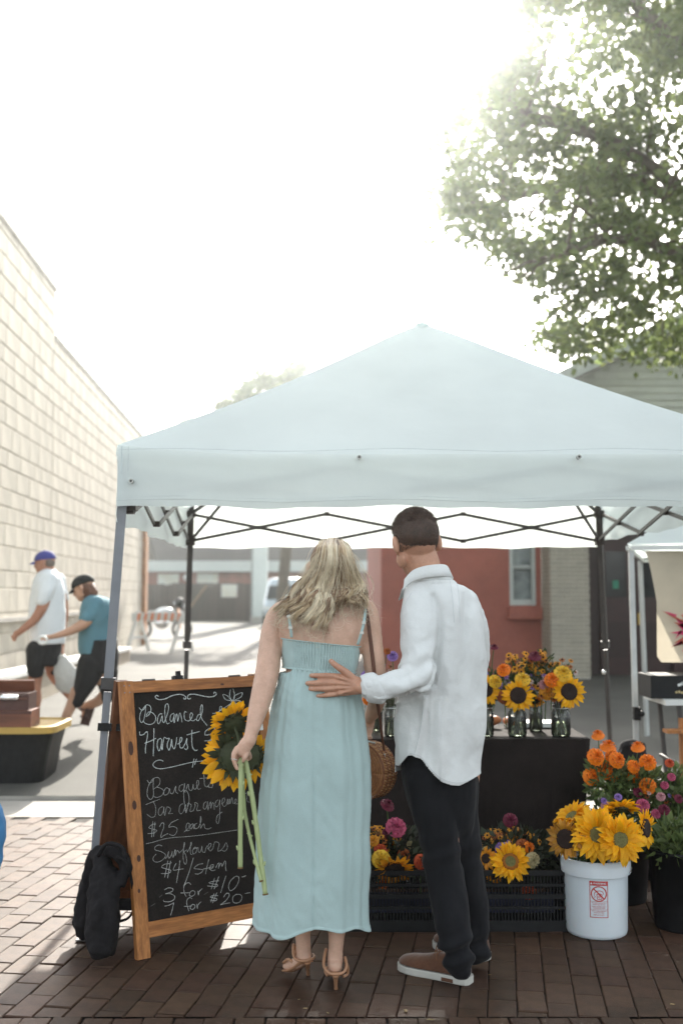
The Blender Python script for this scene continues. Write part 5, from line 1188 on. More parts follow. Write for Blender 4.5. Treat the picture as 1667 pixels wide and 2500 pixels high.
def shirtw(c, n):
    u, v = px(c); o = .0025 * nz(c, 9, 3) + .006 * (.25 - abs(nz((c.x * 1.3, c.y, c.z * .7), 11, 8))) + .003 * (.2 - abs(nz((c.x, c.y, c.z * .8), 24, 5)))
    back = n.y < -.1
    if back and u > 1055 and c.y < 4.3:      # centre pleat and long vertical folds
        f = min(1, max(0, (v - 1425) / 60))
        cx = 1108 + (v - 1420) * .06
        o += f * (.010 * math.exp(-((u - cx) / 13) ** 2) - .007 * math.exp(-((u - cx - 24) / 9) ** 2)) * math.exp(-((v - 1480) / 150) ** 2)
        o += f * (.0065 * math.sin((u - 1060) / 17 + .5 * math.sin(v / 90)) + .004 * math.sin((u + v * .12) / 8.5))
        o += .005 * math.sin((v - u * .35) / 30) * math.exp(-((u - 1165) / 25) ** 2)
        if abs(v - 1419 + (u - 1100) * .05) < 3: o += .003
    if u <= 1075 and v > 1700 and back:
        o += .007 * math.sin((u - .35 * v) / 17) + .004 * math.sin((u + v * .2) / 9)
    if v > 1700 and u < 1045 and back:        # long diagonal fold from the elbow to the tail
        xx = 1042 - (v - 1690) * .17; o += .009 * math.exp(-((u - xx) / 7) ** 2) - .006 * math.exp(-((u - xx - 14) / 8) ** 2)
    if u < 1065 and v < 1700:                 # sleeve: creases gather at the elbow and run along the forearm
        g = math.exp(-((v - 1630) / 60) ** 2)
        o += .006 * g * math.sin((u * .55 + v * 1.0) / 9.0) + .003 * math.sin((u - v * .25) / 12) + .004 * g * nz((c.x * 2, c.y, c.z * 3), 12, 5)
        if u < 1000: o += .0035 * math.sin((v - u * .12) / 7.5 + 1.2) * min(1, max(0, (v - 1615) / 25))
    if v < 1720 and back:                     # crease where the sleeve lies against the back
        dm = min(segd(u, v, a_, b_) for a_, b_ in zip(CRS, CRS[1:]))
        o += -.009 * math.exp(-(dm / 5.0) ** 2) + .004 * math.exp(-((dm - 13) / 8.0) ** 2)
    return n * (o * 1.0 - .002)
CRS = [(1058, 1455), (1072, 1490), (1077, 1530), (1070, 1590), (1063, 1635), (1048, 1674), (1012, 1690), (970, 1706), (930, 1716)]
def segd(u, v, a_, b_):
    dx, dy = b_[0] - a_[0], b_[1] - a_[1]; t = max(0, min(1, ((u - a_[0]) * dx + (v - a_[1]) * dy) / (dx * dx + dy * dy))); return math.hypot(u - a_[0] - t * dx, v - a_[1] - t * dy)
sm = remesh('shirt', [tor, arm, elbow, arm2], shirt_m, .0055, 2, .5, parent=man)
me = sm.data
import bmesh
bm = bmesh.new(); bm.from_mesh(me)
tail = [(960, 1878), (968, 1880), (984, 1862), (996, 1847), (1008, 1845), (1024, 1853), (1042, 1872), (1058, 1892), (1078, 1908), (1100, 1916), (1122, 1918), (1146, 1912), (1166, 1900), (1190, 1890)]
def tv(u):
    for (a_, b_), (c_, d_) in zip(tail, tail[1:]):
        if a_ <= u <= c_: return b_ + (d_ - b_) * (u - a_) / (c_ - a_)
    return 1880 if u < 980 else 1895
hemz = {}
for v in bm.verts:
    if v.co.z < 1.0:
        u, _ = px(v.co); zt_ = P(0, tv(u), 4.17).z if v.co.y < 4.32 else P(0, 1900, 4.3).z + .02
        hemz[v] = zt_
dele = [v for v, z in hemz.items() if v.co.z < z - .0052]
bmesh.ops.delete(bm, geom=dele, context='VERTS')
for v in bm.verts:
    if v in hemz and v.co.z < hemz[v] + .0005: v.co.z = hemz[v]
# open the neck and the cuff end
dele = [v for v in bm.verts if (v.co - P(1048, 1398, 4.30)).length < .05 and v.co.z > P(0, 1396, 4.3).z]
dele += [v for v in bm.verts if px(v.co)[0] < 893 and v.co.y < 4.2 and v.normal.x < -.75]
bmesh.ops.delete(bm, geom=list(set(dele)), context='VERTS')
bm.normal_update(); bm.to_mesh(me); bm.free(); displace(me, shirtw)
s2 = sm.modifiers.new('t', 'SOLIDIFY'); s2.thickness = .003
# collar, yoke seam, rolled cuff
m = MB(); cp = [P(988, 1412, 4.19), P(1006, 1393, 4.215), P(1030, 1383, 4.222), P(1060, 1378, 4.222), P(1084, 1378, 4.25), P(1092, 1384, 4.30), P(1080, 1392, 4.37), P(1040, 1404, 4.40), P(1000, 1424, 4.36), P(982, 1436, 4.28)]
pc, _ = crom(cp, [1] * len(cp), 5); vs = []; cc_ = P(1040, 1400, 4.30)
for p in pc:
    d = Vector((p.x - cc_.x, p.y - cc_.y, 0)).normalized(); vs += [p, p + d * .004 + Vector((0, 0, -.004)), p + d * .012 + Vector((.002, 0, -.026)), p + d * .020 + Vector((.003, 0, -.046)), p + d * .014 + Vector((0, 0, -.050)), p + d * .001 + Vector((0, 0, -.030)), p - d * .004 + Vector((0, 0, -.004))]
fs = [(i * 7 + k, i * 7 + (k + 1) % 7, (i + 1) * 7 + (k + 1) % 7, (i + 1) * 7 + k) for i in range(len(pc) - 1) for k in range(7)]
obj('collar', m.add(vs, fs), shirt_m, sm, smooth=True)
m = MB(); a0, a1 = P(925, 1677, 4.05), P(892, 1679, 4.045); dd_ = (a1 - a0).normalized(); upv = Vector((0, 0, 1)); sd = dd_.cross(upv).normalized()
rg = []
for (t, r) in ((-.012, 31), (0, 37), (.010, 39), (.040, 36), (.056, 33), (.060, 30), (.056, 27), (.03, 26)):
    c = a0 + dd_ * t + Vector((0, 0, -.004)); rg.append((c, M(r, 4.05), M(r, 4.05) * .8, (upv + dd_ * .28).normalized(), sd))
m.loft(dense(rg, 3), 40, cap=False); m.v = [v + Vector((0, 0, 0)) + (v - a0).normalized() * (.0035 * nz(v, 24, 2) + .002 * nz(v, 60)) for v in m.v]
cf = obj('rolled_cuff', m, shirt_m, sm, smooth=True); q3 = cf.modifiers.new('t', 'SOLIDIFY'); q3.thickness = .003
# trousers
trou_m = mat('dark_navy_trousers', (.0105, .0105, .0125), rough=.9, var=.2, scale=6, bump=.4, bscale=14, bdist=.006, fine=.2, fscale=600, sheen=.06, spec=.15)
hip = MB().loft(dense([Rg(1800, 985, 1155, 4.30, .115), Rg(1880, 980, 1160, 4.31, .12), Rg(1940, 990, 1162, 4.32, .12), Rg(2000, 1010, 1158, 4.33, .10), Rg(2050, 1035, 1150, 4.34, .07), Rg(2110, 1060, 1140, 4.34, .03)], 4), 28)
L1 = limb([(1045, 1900, 4.28, 58), (1058, 1980, 4.27, 53), (1074, 2060, 4.26, 47), (1090, 2160, 4.24, 44), (1104, 2260, 4.20, 43), (1115, 2320, 4.18, 36), (1122, 2358, 4.165, 32)], 24, sub=6)
L2 = limb([(1108, 1900, 4.36, 58), (1112, 1990, 4.38, 54), (1124, 2100, 4.40, 52), (1145, 2210, 4.42, 45), (1152, 2290, 4.42, 38), (1155, 2322, 4.42, 34)], 24, sub=6)
def trw(c, n):
    u, v = px(c); g = math.exp(-((v - 2330) / 45) ** 2) + .4 * math.exp(-((v - 2080) / 40) ** 2)
    return n * (.006 * nz(c, 8, 1) + .013 * g * math.sin((v + u * .35) / 8.5 + 2 * nz(c, 8)) + .003 * nz((c.x * 2, c.y * 2, c.z * .6), 18) + .002 * math.sin((u + v * .05) / 9))
remesh('trousers', [hip, L1, L2], trou_m, .0065, 3, .5, parent=man, disp=trw)
# stitched seams laid on the real cloth surfaces
def seam(ob_, pts, r, m_, name='seam', k=14):
    me_ = ob_.data; bv = BVHTree.FromPolygons([v.co for v in me_.vertices], [tuple(p_.vertices) for p_ in me_.polygons]); o_ = Vector((0, 0, CAMZ)); run = []; mb_ = MB()
    P2, _ = crom([Vector((a_, b_, 0)) for a_, b_ in pts], [1] * len(pts), k)
    for q_ in P2:
        d_ = (P(q_.x, q_.y, 1.0) - o_).normalized(); h_ = bv.ray_cast(o_, d_, 6)
        if h_[0] is not None and h_[0].y < 4.45: run.append(h_[0] - d_ * .0012)
    if len(run) > 2: mb_.tube(run, r, 4, cap=False); obj(name, mb_, m_, ob_)
ss_ = mat('shirt_seam', (.60, .62, .62), rough=.9); ds_ = mat('dress_seam', (.33, .45, .45), rough=.9)
seam(sm, [(1002, 1424), (1040, 1417), (1090, 1414), (1150, 1421)], .0011, ss_, 'yoke_seam')
seam(sm, [(1098, 1417), (1104, 1460), (1108, 1520)], .0010, ss_, 'pleat_seam'); seam(sm, [(1114, 1417), (1120, 1460), (1122, 1520)], .0010, ss_, 'pleat_seam')
seam(sm, [(1034, 1720), (1026, 1780), (1012, 1838)], .0016, ss_, 'side_seam')
seam(sm, [(u_, tv(u_) - 7) for u_ in (1000, 1024, 1042, 1058, 1078, 1100, 1122, 1146, 1162)], .0009, ss_, 'hem_stitch')
seam(sm, [(1004, 1448), (985, 1480), (976, 1500)], .0011, ss_, 'armhole_seam')
seam(dress, [(692, 1562), (740, 1567), (800, 1574), (870, 1582)], .0014, ds_, 'top_edge'); seam(dress, [(694, 1628), (740, 1632), (800, 1639), (864, 1644)], .0016, ds_, 'waist_seam')
seam(skirt, [(630, 2240), (680, 2250), (730, 2248), (780, 2248), (830, 2254), (888, 2240)], .0009, ds_, 'hem_stitch'); seam(skirt, [(764, 1700), (765, 1850), (763, 2000), (760, 2120), (758, 2245)], .0013, ds_, 'centre_seam')
# shoes
suede_m = mat('brown_suede', (.105, .042, .019), rough=.9, var=.2, scale=12, bump=.4, bscale=400, sheen=.4, fine=.15, fscale=200)
sole_m = mat('white_rubber_sole', (.50, .49, .45), rough=.6, var=.06, scale=20)
def shoe(heel, toe, side=1):
    d = (toe - heel); L = d.length; d.normalize(); w = Vector((-d.y, d.x, 0)); Z = Vector((0, 0, 1))
    hw = [(0.0, .020), (.03, .034), (.1, .040), (.3, .041), (.5, .045), (.7, .052), (.82, .050), (.92, .038), (.98, .022), (1.0, .008)]
    m = MB(); rg = []
    prof = []
    for t, h in hw: prof.append((heel + d * L * t, h))
    def ringz(z, k, sh=0): 
        lo = [p - w * h * k for p, h in prof]; hi = [p + w * h * k for p, h in reversed(prof)]; return [q_ + Z * z + d * sh for q_ in lo + hi]
    lev = [(.0, .95), (.005, 1.0), (.024, 1.0), (.028, .96)]
    n = len(prof) * 2
    for z, k in lev: m.v += ringz(z, k)
    for j in range(len(lev) - 1):
        for i in range(n): m.f.append([j * n + i, j * n + (i + 1) % n, (j + 1) * n + (i + 1) % n, (j + 1) * n + i]); m.m.append(0)
    m.f.append(list(range(n))[::-1]); m.m.append(0); m.f.append([3 * n + i for i in range(n)]); m.m.append(0)
    u = MB()
    pts = []; hs = [(.035, .055, .032), (.10, .070, .036), (.22, .078, .038), (.34, .072, .040), (.46, .066, .043), (.58, .054, .046), (.70, .046, .049), (.82, .040, .047), (.92, .030, .035), (.975, .016, .019)]
    rg = [(heel + d * L * t + Z * .028, ww_, hh, w, Z) for t, hh, ww_ in hs]
    u.loft(dense(rg, 4), 24, e=2.2); u.v = [Vector((v.x, v.y, max(v.z, .030))) for v in u.v]
    s_ = remesh('shoe', u, suede_m, .004, 3, parent=man, disp=lambda c, n: n * .0008 * nz(c, 60))
    so = obj('sole', m, sole_m, s_, smooth=False)
    a_ = MB(); hp = heel + d * L * .26 - w * side * .0415; a_.box(hp + Z * .010, (.050, .003, .014), Matrix((d, w, Z)).transposed()); obj('sole_patch', a_, suede_m, s_)
    a_ = MB()
    for k in range(5):
        c = heel + d * L * (.42 + k * .055) + Z * (.092 - k * .011); a_.tube([c - w * .024, c + Z * .006, c + w * .024], .0022, 6, sub=3)
    c = heel + d * L * .42 + Z * .10
    a_.tube([c, c + Z * .03 + w * -side * .02, c + Z * .012 + w * -side * .035, c + Z * -.01 + w * -side * .03 + d * .01], .002, 6, sub=4); a_.tube([c, c + Z * .012 + w * -side * .02, c - Z * .03 - w * side * .032], .002, 6, sub=4)
    obj('laces', a_, mat('tan_laces', (.22, .10, .05), rough=.8), s_, smooth=True)
    return s_
shoe(G(1150, 2402), G(973, 2363), -1); shoe(G(1191, 2345), G(1060, 2308), -1)

# ============ walkers on the left
def gb(u, v): return G(u, v, .15)
def cap_hat(parent, q, R, s, m_, strap=False):
    m = MB(); m.ell(q(0, -.008, .030), (.084 * s, .104 * s, .080 * s), R, 20, 14)
    c0 = q(0, 0, .018); m.v = [v if (R.transposed() @ (v - c0)).z > 0 else v - R @ Vector((0, 0, (R.transposed() @ (v - c0)).z)) for v in m.v]
    h_ = obj('cap', m, m_, parent, smooth=True)
    vs = []; 
    for k in range(13):
        a_ = math.pi * k / 12; 
        for rr_, z in ((0, .026), (1, .012)): vs.append(q(.066 * math.cos(a_) * (1 + .03 * rr_), .072 + (.02 + .062 * rr_) * math.sin(a_) * (1 if rr_ else .6), z - .010 * rr_ - .006 * abs(math.cos(a_))))
    m = MB().add(vs, [(2 * i, 2 * i + 1, 2 * i + 3, 2 * i + 2) for i in range(12)]); b_ = obj('peak', m, m_, h_, smooth=True); t_ = b_.modifiers.new('t', 'SOLIDIFY'); t_.thickness = .004
    obj('button', MB().ell(q(0, -.008, .111), .006 * s), m_, h_, smooth=True)
# man with the blue cap, Y about 11.3
Y1 = 11.3
wm = thing('person', Vector((P(105, 1740, Y1).x, Y1, .15)), 'walking man in a white t-shirt, black shorts and blue cap carrying a white bag', 'person')
K = F / Y1 / 620.0
def lm(pts, **k): return limb(pts, **k)
hm, R_, q_ = head(P(110, 1372, Y1), 1.1, rad(82), rad(8))
bd = [hm, lm([(118, 1385, Y1, 14), (124, 1408, Y1, 15)])]
bd += [lm([(118, 1440, 11.15, 16), (104, 1482, 11.1, 13.5), (85, 1512, 11.08, 11), (55, 1538, 11.05, 8.5), (42, 1548, 11.05, 7)])]
bd += [lm([(42, 1546, 11.05, 8), (36, 1556, 11.05, 7)], flat=.5)] + [lm([(40 - k * 2.5, 1552, 11.03 + k * .012, 2.6), (38 - k * 1.5, 1560, 11.03 + k * .012, 2.3), (39 - k, 1566, 11.03 + k * .012, 1.9)], n=6, sub=2) for k in range(5)]
bd += [lm([(150, 1450, 11.45, 15), (156, 1500, 11.5, 12), (152, 1550, 11.5, 9), (150, 1590, 11.5, 7), (150, 1602, 11.5, 7)])]
bd += [lm([(112, 1420, Y1, 26), (118, 1500, Y1, 33), (112, 1580, Y1, 30)])]
bd += [lm([(92, 1590, 11.2, 27), (88, 1640, 11.2, 19), (86, 1680, 11.2, 14.5), (88, 1710, 11.2, 14), (84, 1745, 11.2, 8.5), (85, 1756, 11.2, 8)])]
bd += [lm([(128, 1590, 11.4, 27), (132, 1640, 11.42, 18), (150, 1670, 11.45, 14), (176, 1700, 11.5, 12), (200, 1728, 11.52, 8)])]
remesh('body', bd, skin_b, .011, 2, parent=wm); eyes(wm, q_, 1.1)
wt_m = mat('white_cotton_tee', (.72, .76, .78), rough=.9, var=.03, bump=.4, bscale=5, bdist=.01)
sh = MB().loft(dense([Rg(1390, 112, 134, Y1, .09), Rg(1402, 92, 146, Y1, .17), Rg(1430, 80, 156, Y1, .21), Rg(1480, 73, 160, Y1, .20), Rg(1530, 72, 160, Y1, .19), Rg(1568, 77, 158, Y1, .18), Rg(1572, 78, 157, Y1, .17)]), 28)
sl_ = lm([(122, 1418, 11.2, 22), (112, 1445, 11.12, 21), (104, 1465, 11.09, 17)]); sl2 = lm([(142, 1418, 11.42, 20), (152, 1460, 11.48, 17)])
remesh('t_shirt', [sh, sl_, sl2], wt_m, .012, 3, parent=wm, disp=wr(.008, 7))
bs_m = mat('black_jersey', (.014, .013, .014), rough=.9, var=.2)
s1 = MB().loft(dense([Rg(1562, 80, 152, Y1, .17), Rg(1600, 76, 150, Y1, .18), Rg(1622, 74, 150, Y1, .18)]), 24)
s2_ = lm([(92, 1590, 11.2, 28), (88, 1625, 11.18, 23), (88, 1638, 11.18, 21)]); s3 = lm([(126, 1590, 11.4, 28), (132, 1625, 11.42, 22), (134, 1636, 11.42, 20)])
remesh('shorts', [s1, s2_, s3], bs_m, .012, 2, parent=wm, disp=wr(.006, 8))
cap_hat(wm, q_, R_, 1.1, mat('royal_blue_cap', (.05, .055, .26), rough=.8))
m = MB(); m.ell(P(132, 1372, Y1), (.05, .085, .06)); hh = obj('grey_hair', MB().ell(q_(0, -.045, -.01), (.070 * 1.1, .055 * 1.1, .06 * 1.1), R_), mat('greying_hair', (.16, .13, .11), rough=.9), wm, smooth=True)
sh_m = mat('dark_sneaker', (.03, .025, .035), rough=.7)
remesh('shoe', [lm([(92, 1758, 11.22, 9), (80, 1764, 11.2, 9), (66, 1768, 11.18, 7)])], sh_m, .010, 2, parent=wm); remesh('shoe', [lm([(204, 1728, 11.52, 9), (212, 1742, 11.52, 8), (208, 1758, 11.52, 6)])], sh_m, .010, 2, parent=wm)
pb_ = thing('plastic_bag', P(165, 1640, 11.0), 'white plastic carrier bag hanging behind the black shorts of the walking man', 'bag')
m = MB().loft(dense([(P(152, 1600, 11.25), .03, .03, EX, EY), (P(158, 1625, 11.25), .10, .06, EX, EY), (P(166, 1655, 11.25), .14, .09, EX, EY), (P(168, 1680, 11.25), .13, .09, EX, EY), (P(168, 1692, 11.25), .06, .04, EX, EY)], 4), 20)
o = remesh('carrier', m, mat('white_plastic_film', (.5, .51, .5), rough=.4, thin=.4), .012, 2, parent=pb_, disp=wr(.014, 9))
obj('bag_handle', MB().tube([P(149, 1596, 11.25), P(150, 1606, 11.25), P(154, 1612, 11.25)], .010, 6), MC['white_plastic_film'], pb_)
# woman with the black cap, Y about 10.2
Y2 = 10.2
w2_ = thing('person', Vector((P(230, 1760, Y2).x, Y2, .15)), 'walking woman in a teal t-shirt, black capri trousers and black cap', 'person')
hm, R_, q_ = head(P(204, 1434, Y2), 1.06, rad(80), rad(22))
bd = [hm, lm([(214, 1446, Y2, 13), (228, 1464, Y2, 14)])]
bd += [lm([(228, 1486, 10.07, 13), (216, 1512, 10.0, 14), (190, 1532, 9.95, 12), (158, 1546, 9.92, 9), (130, 1554, 9.9, 6.5)])]
bd += [lm([(130, 1554, 9.9, 6.5), (118, 1556, 9.9, 6.5)], flat=.6)] + [lm([(116, 1552 + k * 2.2, 9.88, 2.3), (108, 1554 + k * 2.4, 9.88, 2.1), (102, 1558 + k * 2.2, 9.89, 1.7)], n=6, sub=2) for k in range(4)] + [lm([(118, 1562, 9.88, 2.5), (112, 1568, 9.88, 2)], n=6, sub=2)]
bd += [lm([(262, 1490, 10.35, 14), (270, 1540, 10.4, 11), (262, 1590, 10.4, 8), (258, 1610, 10.4, 6)])]
bd += [lm([(230, 1504, Y2, 24), (232, 1580, Y2, 32), (235, 1640, Y2, 34)])]
bd += [lm([(190, 1690, 10.1, 18), (178, 1716, 10.1, 14), (164, 1745, 10.1, 11.5), (150, 1772, 10.1, 7.5), (146, 1788, 10.1, 7)])]
bd += [lm([(262, 1690, 10.3, 15), (240, 1712, 10.32, 12.5), (215, 1722, 10.35, 10), (205, 1726, 10.35, 8)])]
bd += [lm([(146, 1788, 10.1, 7.5), (136, 1792, 10.08, 7), (126, 1796, 10.06, 5)], flat=.7), lm([(207, 1726, 10.35, 8), (208, 1745, 10.35, 8), (203, 1762, 10.35, 6)], flat=.8)]
remesh('body', bd, mat('light_tan_skin', (.46, .27, .18), rough=.55, var=.1), .010, 2, parent=w2_); eyes(w2_, q_, 1.06)
tee = mat('teal_tee', (.10, .22, .27), rough=.9, var=.08, bump=.4, bscale=5, bdist=.01)
sh = MB().loft(dense([Rg(1452, 220, 240, Y2, .08), Rg(1464, 206, 268, Y2, .18), Rg(1495, 196, 274, Y2, .23), Rg(1540, 194, 272, Y2, .19), Rg(1580, 192, 276, Y2, .19), Rg(1605, 199, 282, Y2, .19)]), 26)
sl_ = lm([(234, 1480, 10.08, 25), (222, 1500, 10.02, 19), (212, 1508, 9.99, 16)]); remesh('t_shirt', [sh, sl_, lm([(258, 1488, 10.3, 18), (266, 1515, 10.36, 15)])], tee, .012, 3, parent=w2_, disp=wr(.008, 7))
tr_ = [MB().loft(dense([Rg(1560, 212, 285, Y2, .19), Rg(1600, 206, 290, Y2, .2), Rg(1640, 200, 285, Y2, .19)]), 24),
       lm([(226, 1620, 10.12, 36), (212, 1660, 10.1, 29), (196, 1695, 10.1, 20), (188, 1712, 10.1, 17)]), lm([(258, 1620, 10.28, 32), (262, 1665, 10.3, 24), (266, 1695, 10.3, 18), (262, 1700, 10.3, 17)])]
remesh('capri_trousers', tr_, bs_m, .012, 2, parent=w2_, disp=wr(.005, 8))
hb_ = MB(); hb_.ell(q_(0, -.03, -.035), (.085, .085, .095), R_).ell(q_(0, -.065, -.075), (.055, .05, .06), R_); remesh('hair', hb_, mat('auburn_hair', (.13, .055, .03), rough=.6, var=.3, scale=20), .009, 2, parent=w2_, disp=wr(.008, 20))
cap_hat(w2_, q_, R_, 1.12, mat('black_cap', (.012, .012, .012), rough=.85))
sd_m = mat('brown_sandal', (.055, .025, .02), rough=.7)
def wsand(a_, b_, cs_):
    m = MB(); m.bar(a_, b_, .085, .022, up=(0, .4, .9)); o = obj('sandal', m, sd_m, w2_)
    for c_, r in cs_:
        m = MB(); d = (b_ - a_).normalized(); e1 = d.orthogonal().normalized(); e2 = d.cross(e1); m.tube([c_ + (e1 * math.cos(t) + e2 * math.sin(t)) * r for t in [k * math.pi / 8 for k in range(17)]], .009, 6); obj('strap', m, sd_m, o)
wsand(P(223, 1722, 10.35), P(207, 1770, 10.35), [(P(208, 1732, 10.35), .045), (P(207, 1750, 10.35), .04)])
wsand(gb(152, 1797) + Vector((0, 0, .015)), gb(122, 1800) + Vector((0, 0, .015)), [(P(144, 1791, 10.1), .035)])
tp = thing('ribbon_roll', P(105, 1558, 9.86), 'small white loop held in the hand of the walking woman', 'ribbon'); m = MB()
m.tube([P(105 + 11 * math.cos(t), 1563 + 9 * math.sin(t), 9.86) for t in [k * math.pi / 10 for k in range(21)]], .012, 6); obj('loop', m, white_m, tp, smooth=True)
# ------------------------------------------------------------------ flowers
pet_y = mat('sunflower_petal', (.88, .46, .012), rough=.55, var=.12, scale=20, thin=.35, rnd=.16, spec=.3)
pet_o = mat('amber_petal', (.72, .30, .015), rough=.55, var=.15, scale=20, thin=.3, rnd=.2)
pet_b = mat('bronze_petal', (.36, .12, .015), rough=.6, var=.35, scale=25, thin=.2, rnd=.3, col2=(.6, .30, .02))
disc_d = mat('dark_seed_disc', (.022, .011, .008), rough=.95, var=.4, scale=120, bump=1, bscale=260, bdist=.004)
disc_g = mat('olive_seed_disc', (.14, .13, .045), rough=.95, var=.3, scale=120, bump=1, bscale=260, bdist=.004)
disc_o = mat('amber_disc_rim', (.28, .10, .012), rough=.95, var=.3, scale=120, bump=1, bscale=260, bdist=.004)
sep_m = mat('green_bract', (.045, .055, .022), rough=.7, var=.3, scale=15, rnd=.25, thin=.15, island=True)
stem_m = mat('pale_green_stem', (.36, .42, .20), rough=.5, var=.15, scale=10, stretch=(30, 30, 2), bump=.3, bscale=30)
stem_d = mat('green_stem', (.07, .11, .035), rough=.6, var=.2)
cut_m = mat('cut_stem_brown', (.16, .10, .04), rough=.9)
fol_m = mat('bouquet_leaf', (.055, .085, .03), rough=.6, var=.3, scale=4, rnd=.4, island=True, thin=.25)
fol_l = mat('feathery_leaf', (.11, .15, .05), rough=.6, var=.3, scale=4, rnd=.4, island=True, thin=.3)
fr_ = random.Random(77)
def petal_mesh(name, m_, w=.17, curl=.12, tip=1.0):
    m = MB(); n = 6; vs = []
    for i in range(n + 1):
        t = i / n; ww = w * math.sin(math.pi * min(1, (t * .86 + .12)) ** tip) * (1 if i < n else 0); z = curl * math.sin(t * 2.4) - curl * .5 * t * t
        vs += [(t, -ww, z + ww * .25), (t, 0, z - ww * .12), (t, ww, z + ww * .25)]
    fs = []
    for i in range(n): b = i * 3; fs += [(b, b + 3, b + 4, b + 1), (b + 1, b + 4, b + 5, b + 2)]
    return m.add(vs, fs).mesh(name, m_, True)
PM = {k: [petal_mesh('petal', mm_, w, c) for w, c in ((.20, .10), (.23, -.06), (.17, .18))] for k, mm_ in (('y', pet_y), ('o', pet_o), ('b', pet_b))}
def frame(f):
    f = Vector(f).normalized(); x = (Vector((0, 0, 1)).cross(f)); x = x.normalized() if x.length > .01 else Vector((1, 0, 0)); return Matrix((x, f.cross(x), f)).transposed()
def sunflower(u, v, Y, R, face, label, kind='y', disc=disc_d, dr=.42, n=18, stem=None, group='sunflowers on the flower stall', back=False, droop=0.0, rim=None):
    c = P(u, v, Y); R = M(R, Y) * 1.12; t = thing('sunflower', c, label, 'sunflower', group); Rf = frame(face).to_4x4(); rd = R * dr
    for lay, (nn, sc, ti) in enumerate(((n, 1.04, .02 + droop), (int(n * .8), .92, .24 + droop)) + (((int(n * .7), .72, .5 + droop),) if R > .09 and not back else ())):
        for k in range(nn):
            a_ = 2 * math.pi * k / nn + lay * .17 + fr_.gauss(0, .06); L = (R - rd * .8) * sc * fr_.uniform(.85, 1.12)
            o = put('petal', fr_.choice(PM[kind]), t, local=True)
            o.matrix_basis = Rf @ Matrix.Rotation(a_, 4, 'Z') @ Matrix.Translation((rd * .8, 0, 0)) @ Matrix.Rotation(-ti + fr_.gauss(0, .16), 4, 'Y') @ Matrix.Rotation(fr_.gauss(0, .35), 4, 'X') @ Matrix.Diagonal((L, L * 1.05, L, 1))
    m = MB(); m.lathe([(rd, -.004), (rd * 1.02, .004), (rd * .95, rd * .2), (rd * .7, rd * .27), (rd * .3, rd * .2), (.0005, rd * .17)], 24); m.xf(Rf)
    d_ = put('disc', m.mesh('disc', disc, True), t, local=True)
    if rim:
        m = MB(); m.lathe([(rd * 1.03, -.002), (rd * 1.02, rd * .14), (rd * .92, rd * .26), (rd * .62, rd * .285)], 24); m.xf(Rf); put('disc_rim', m.mesh('disc_rim', rim, True), d_, local=True)
    m = MB(); m.lathe([(rd * 1.05, .0), (rd * .9, -rd * .35), (rd * .4, -rd * .55), (.001, -rd * .6)], 16)
    for k in range(26 if back else 14):
        a_ = k * 2.4; L = R * fr_.uniform(.28, .5); w = L * .22; r0 = rd * fr_.uniform(.55, 1.05); zz = -rd * .30 * (1.6 - r0 / rd)
        M_ = Matrix.Rotation(a_, 4, 'Z') @ Matrix.Translation((r0, 0, zz)) @ Matrix.Rotation(fr_.uniform(.0, .8), 4, 'Y')
        m.add([M_ @ Vector(p) for p in ((0, -w, 0), (L * .45, -w * .9, -.003), (L, 0, .002), (L * .45, w * .9, -.003), (0, w, 0))], [(0, 1, 2, 3, 4)])
    m.xf(Rf); put('bracts', m.mesh('bracts', sep_m), t, local=True)
    if stem:
        m = MB(); pts = [P(*q[:3]) for q in stem['pts']]; r = stem['r']; base = c + Rf.to_3x3() @ Vector((0, 0, -rd * .5)); pts = ([base] if not back else []) + pts
        p2, r2 = crom(pts, [r * .9] * len(pts), 8); 
        r2 = [q_ * (1 + .05 * math.sin(i * .9)) for i, q_ in enumerate(r2)]; m.tube(p2, r2, 12)
        if stem.get('nodes'):
            for k in (.35, .52, .7, .86):
                i = int(len(p2) * k); p = p2[i]; m.tube([p + Vector((0, 0, -.008)), p + Vector((r * 1.05 * fr_.choice((-1, 1)), -.003, 0)), p + Vector((r * 1.3 * fr_.choice((-1, 1)), -.004, .012))], [.006, .005, .003], 6)
        s_ = obj('stem', m, stem['m'], t, smooth=True)
        if back: obj('stem_neck', MB().tube([base, base.lerp(p2[0], .5) + Vector((0, .02, 0)), p2[2]], .006, 8, sub=3), sep_m, s_, smooth=True)
        if stem.get('nodes'): d = (p2[-1] - p2[-2]).normalized(); obj('cut_end', MB().tube([p2[-1] - d * .004, p2[-1] + d * .0015], r * 1.02, 12), cut_m, s_)
    return t
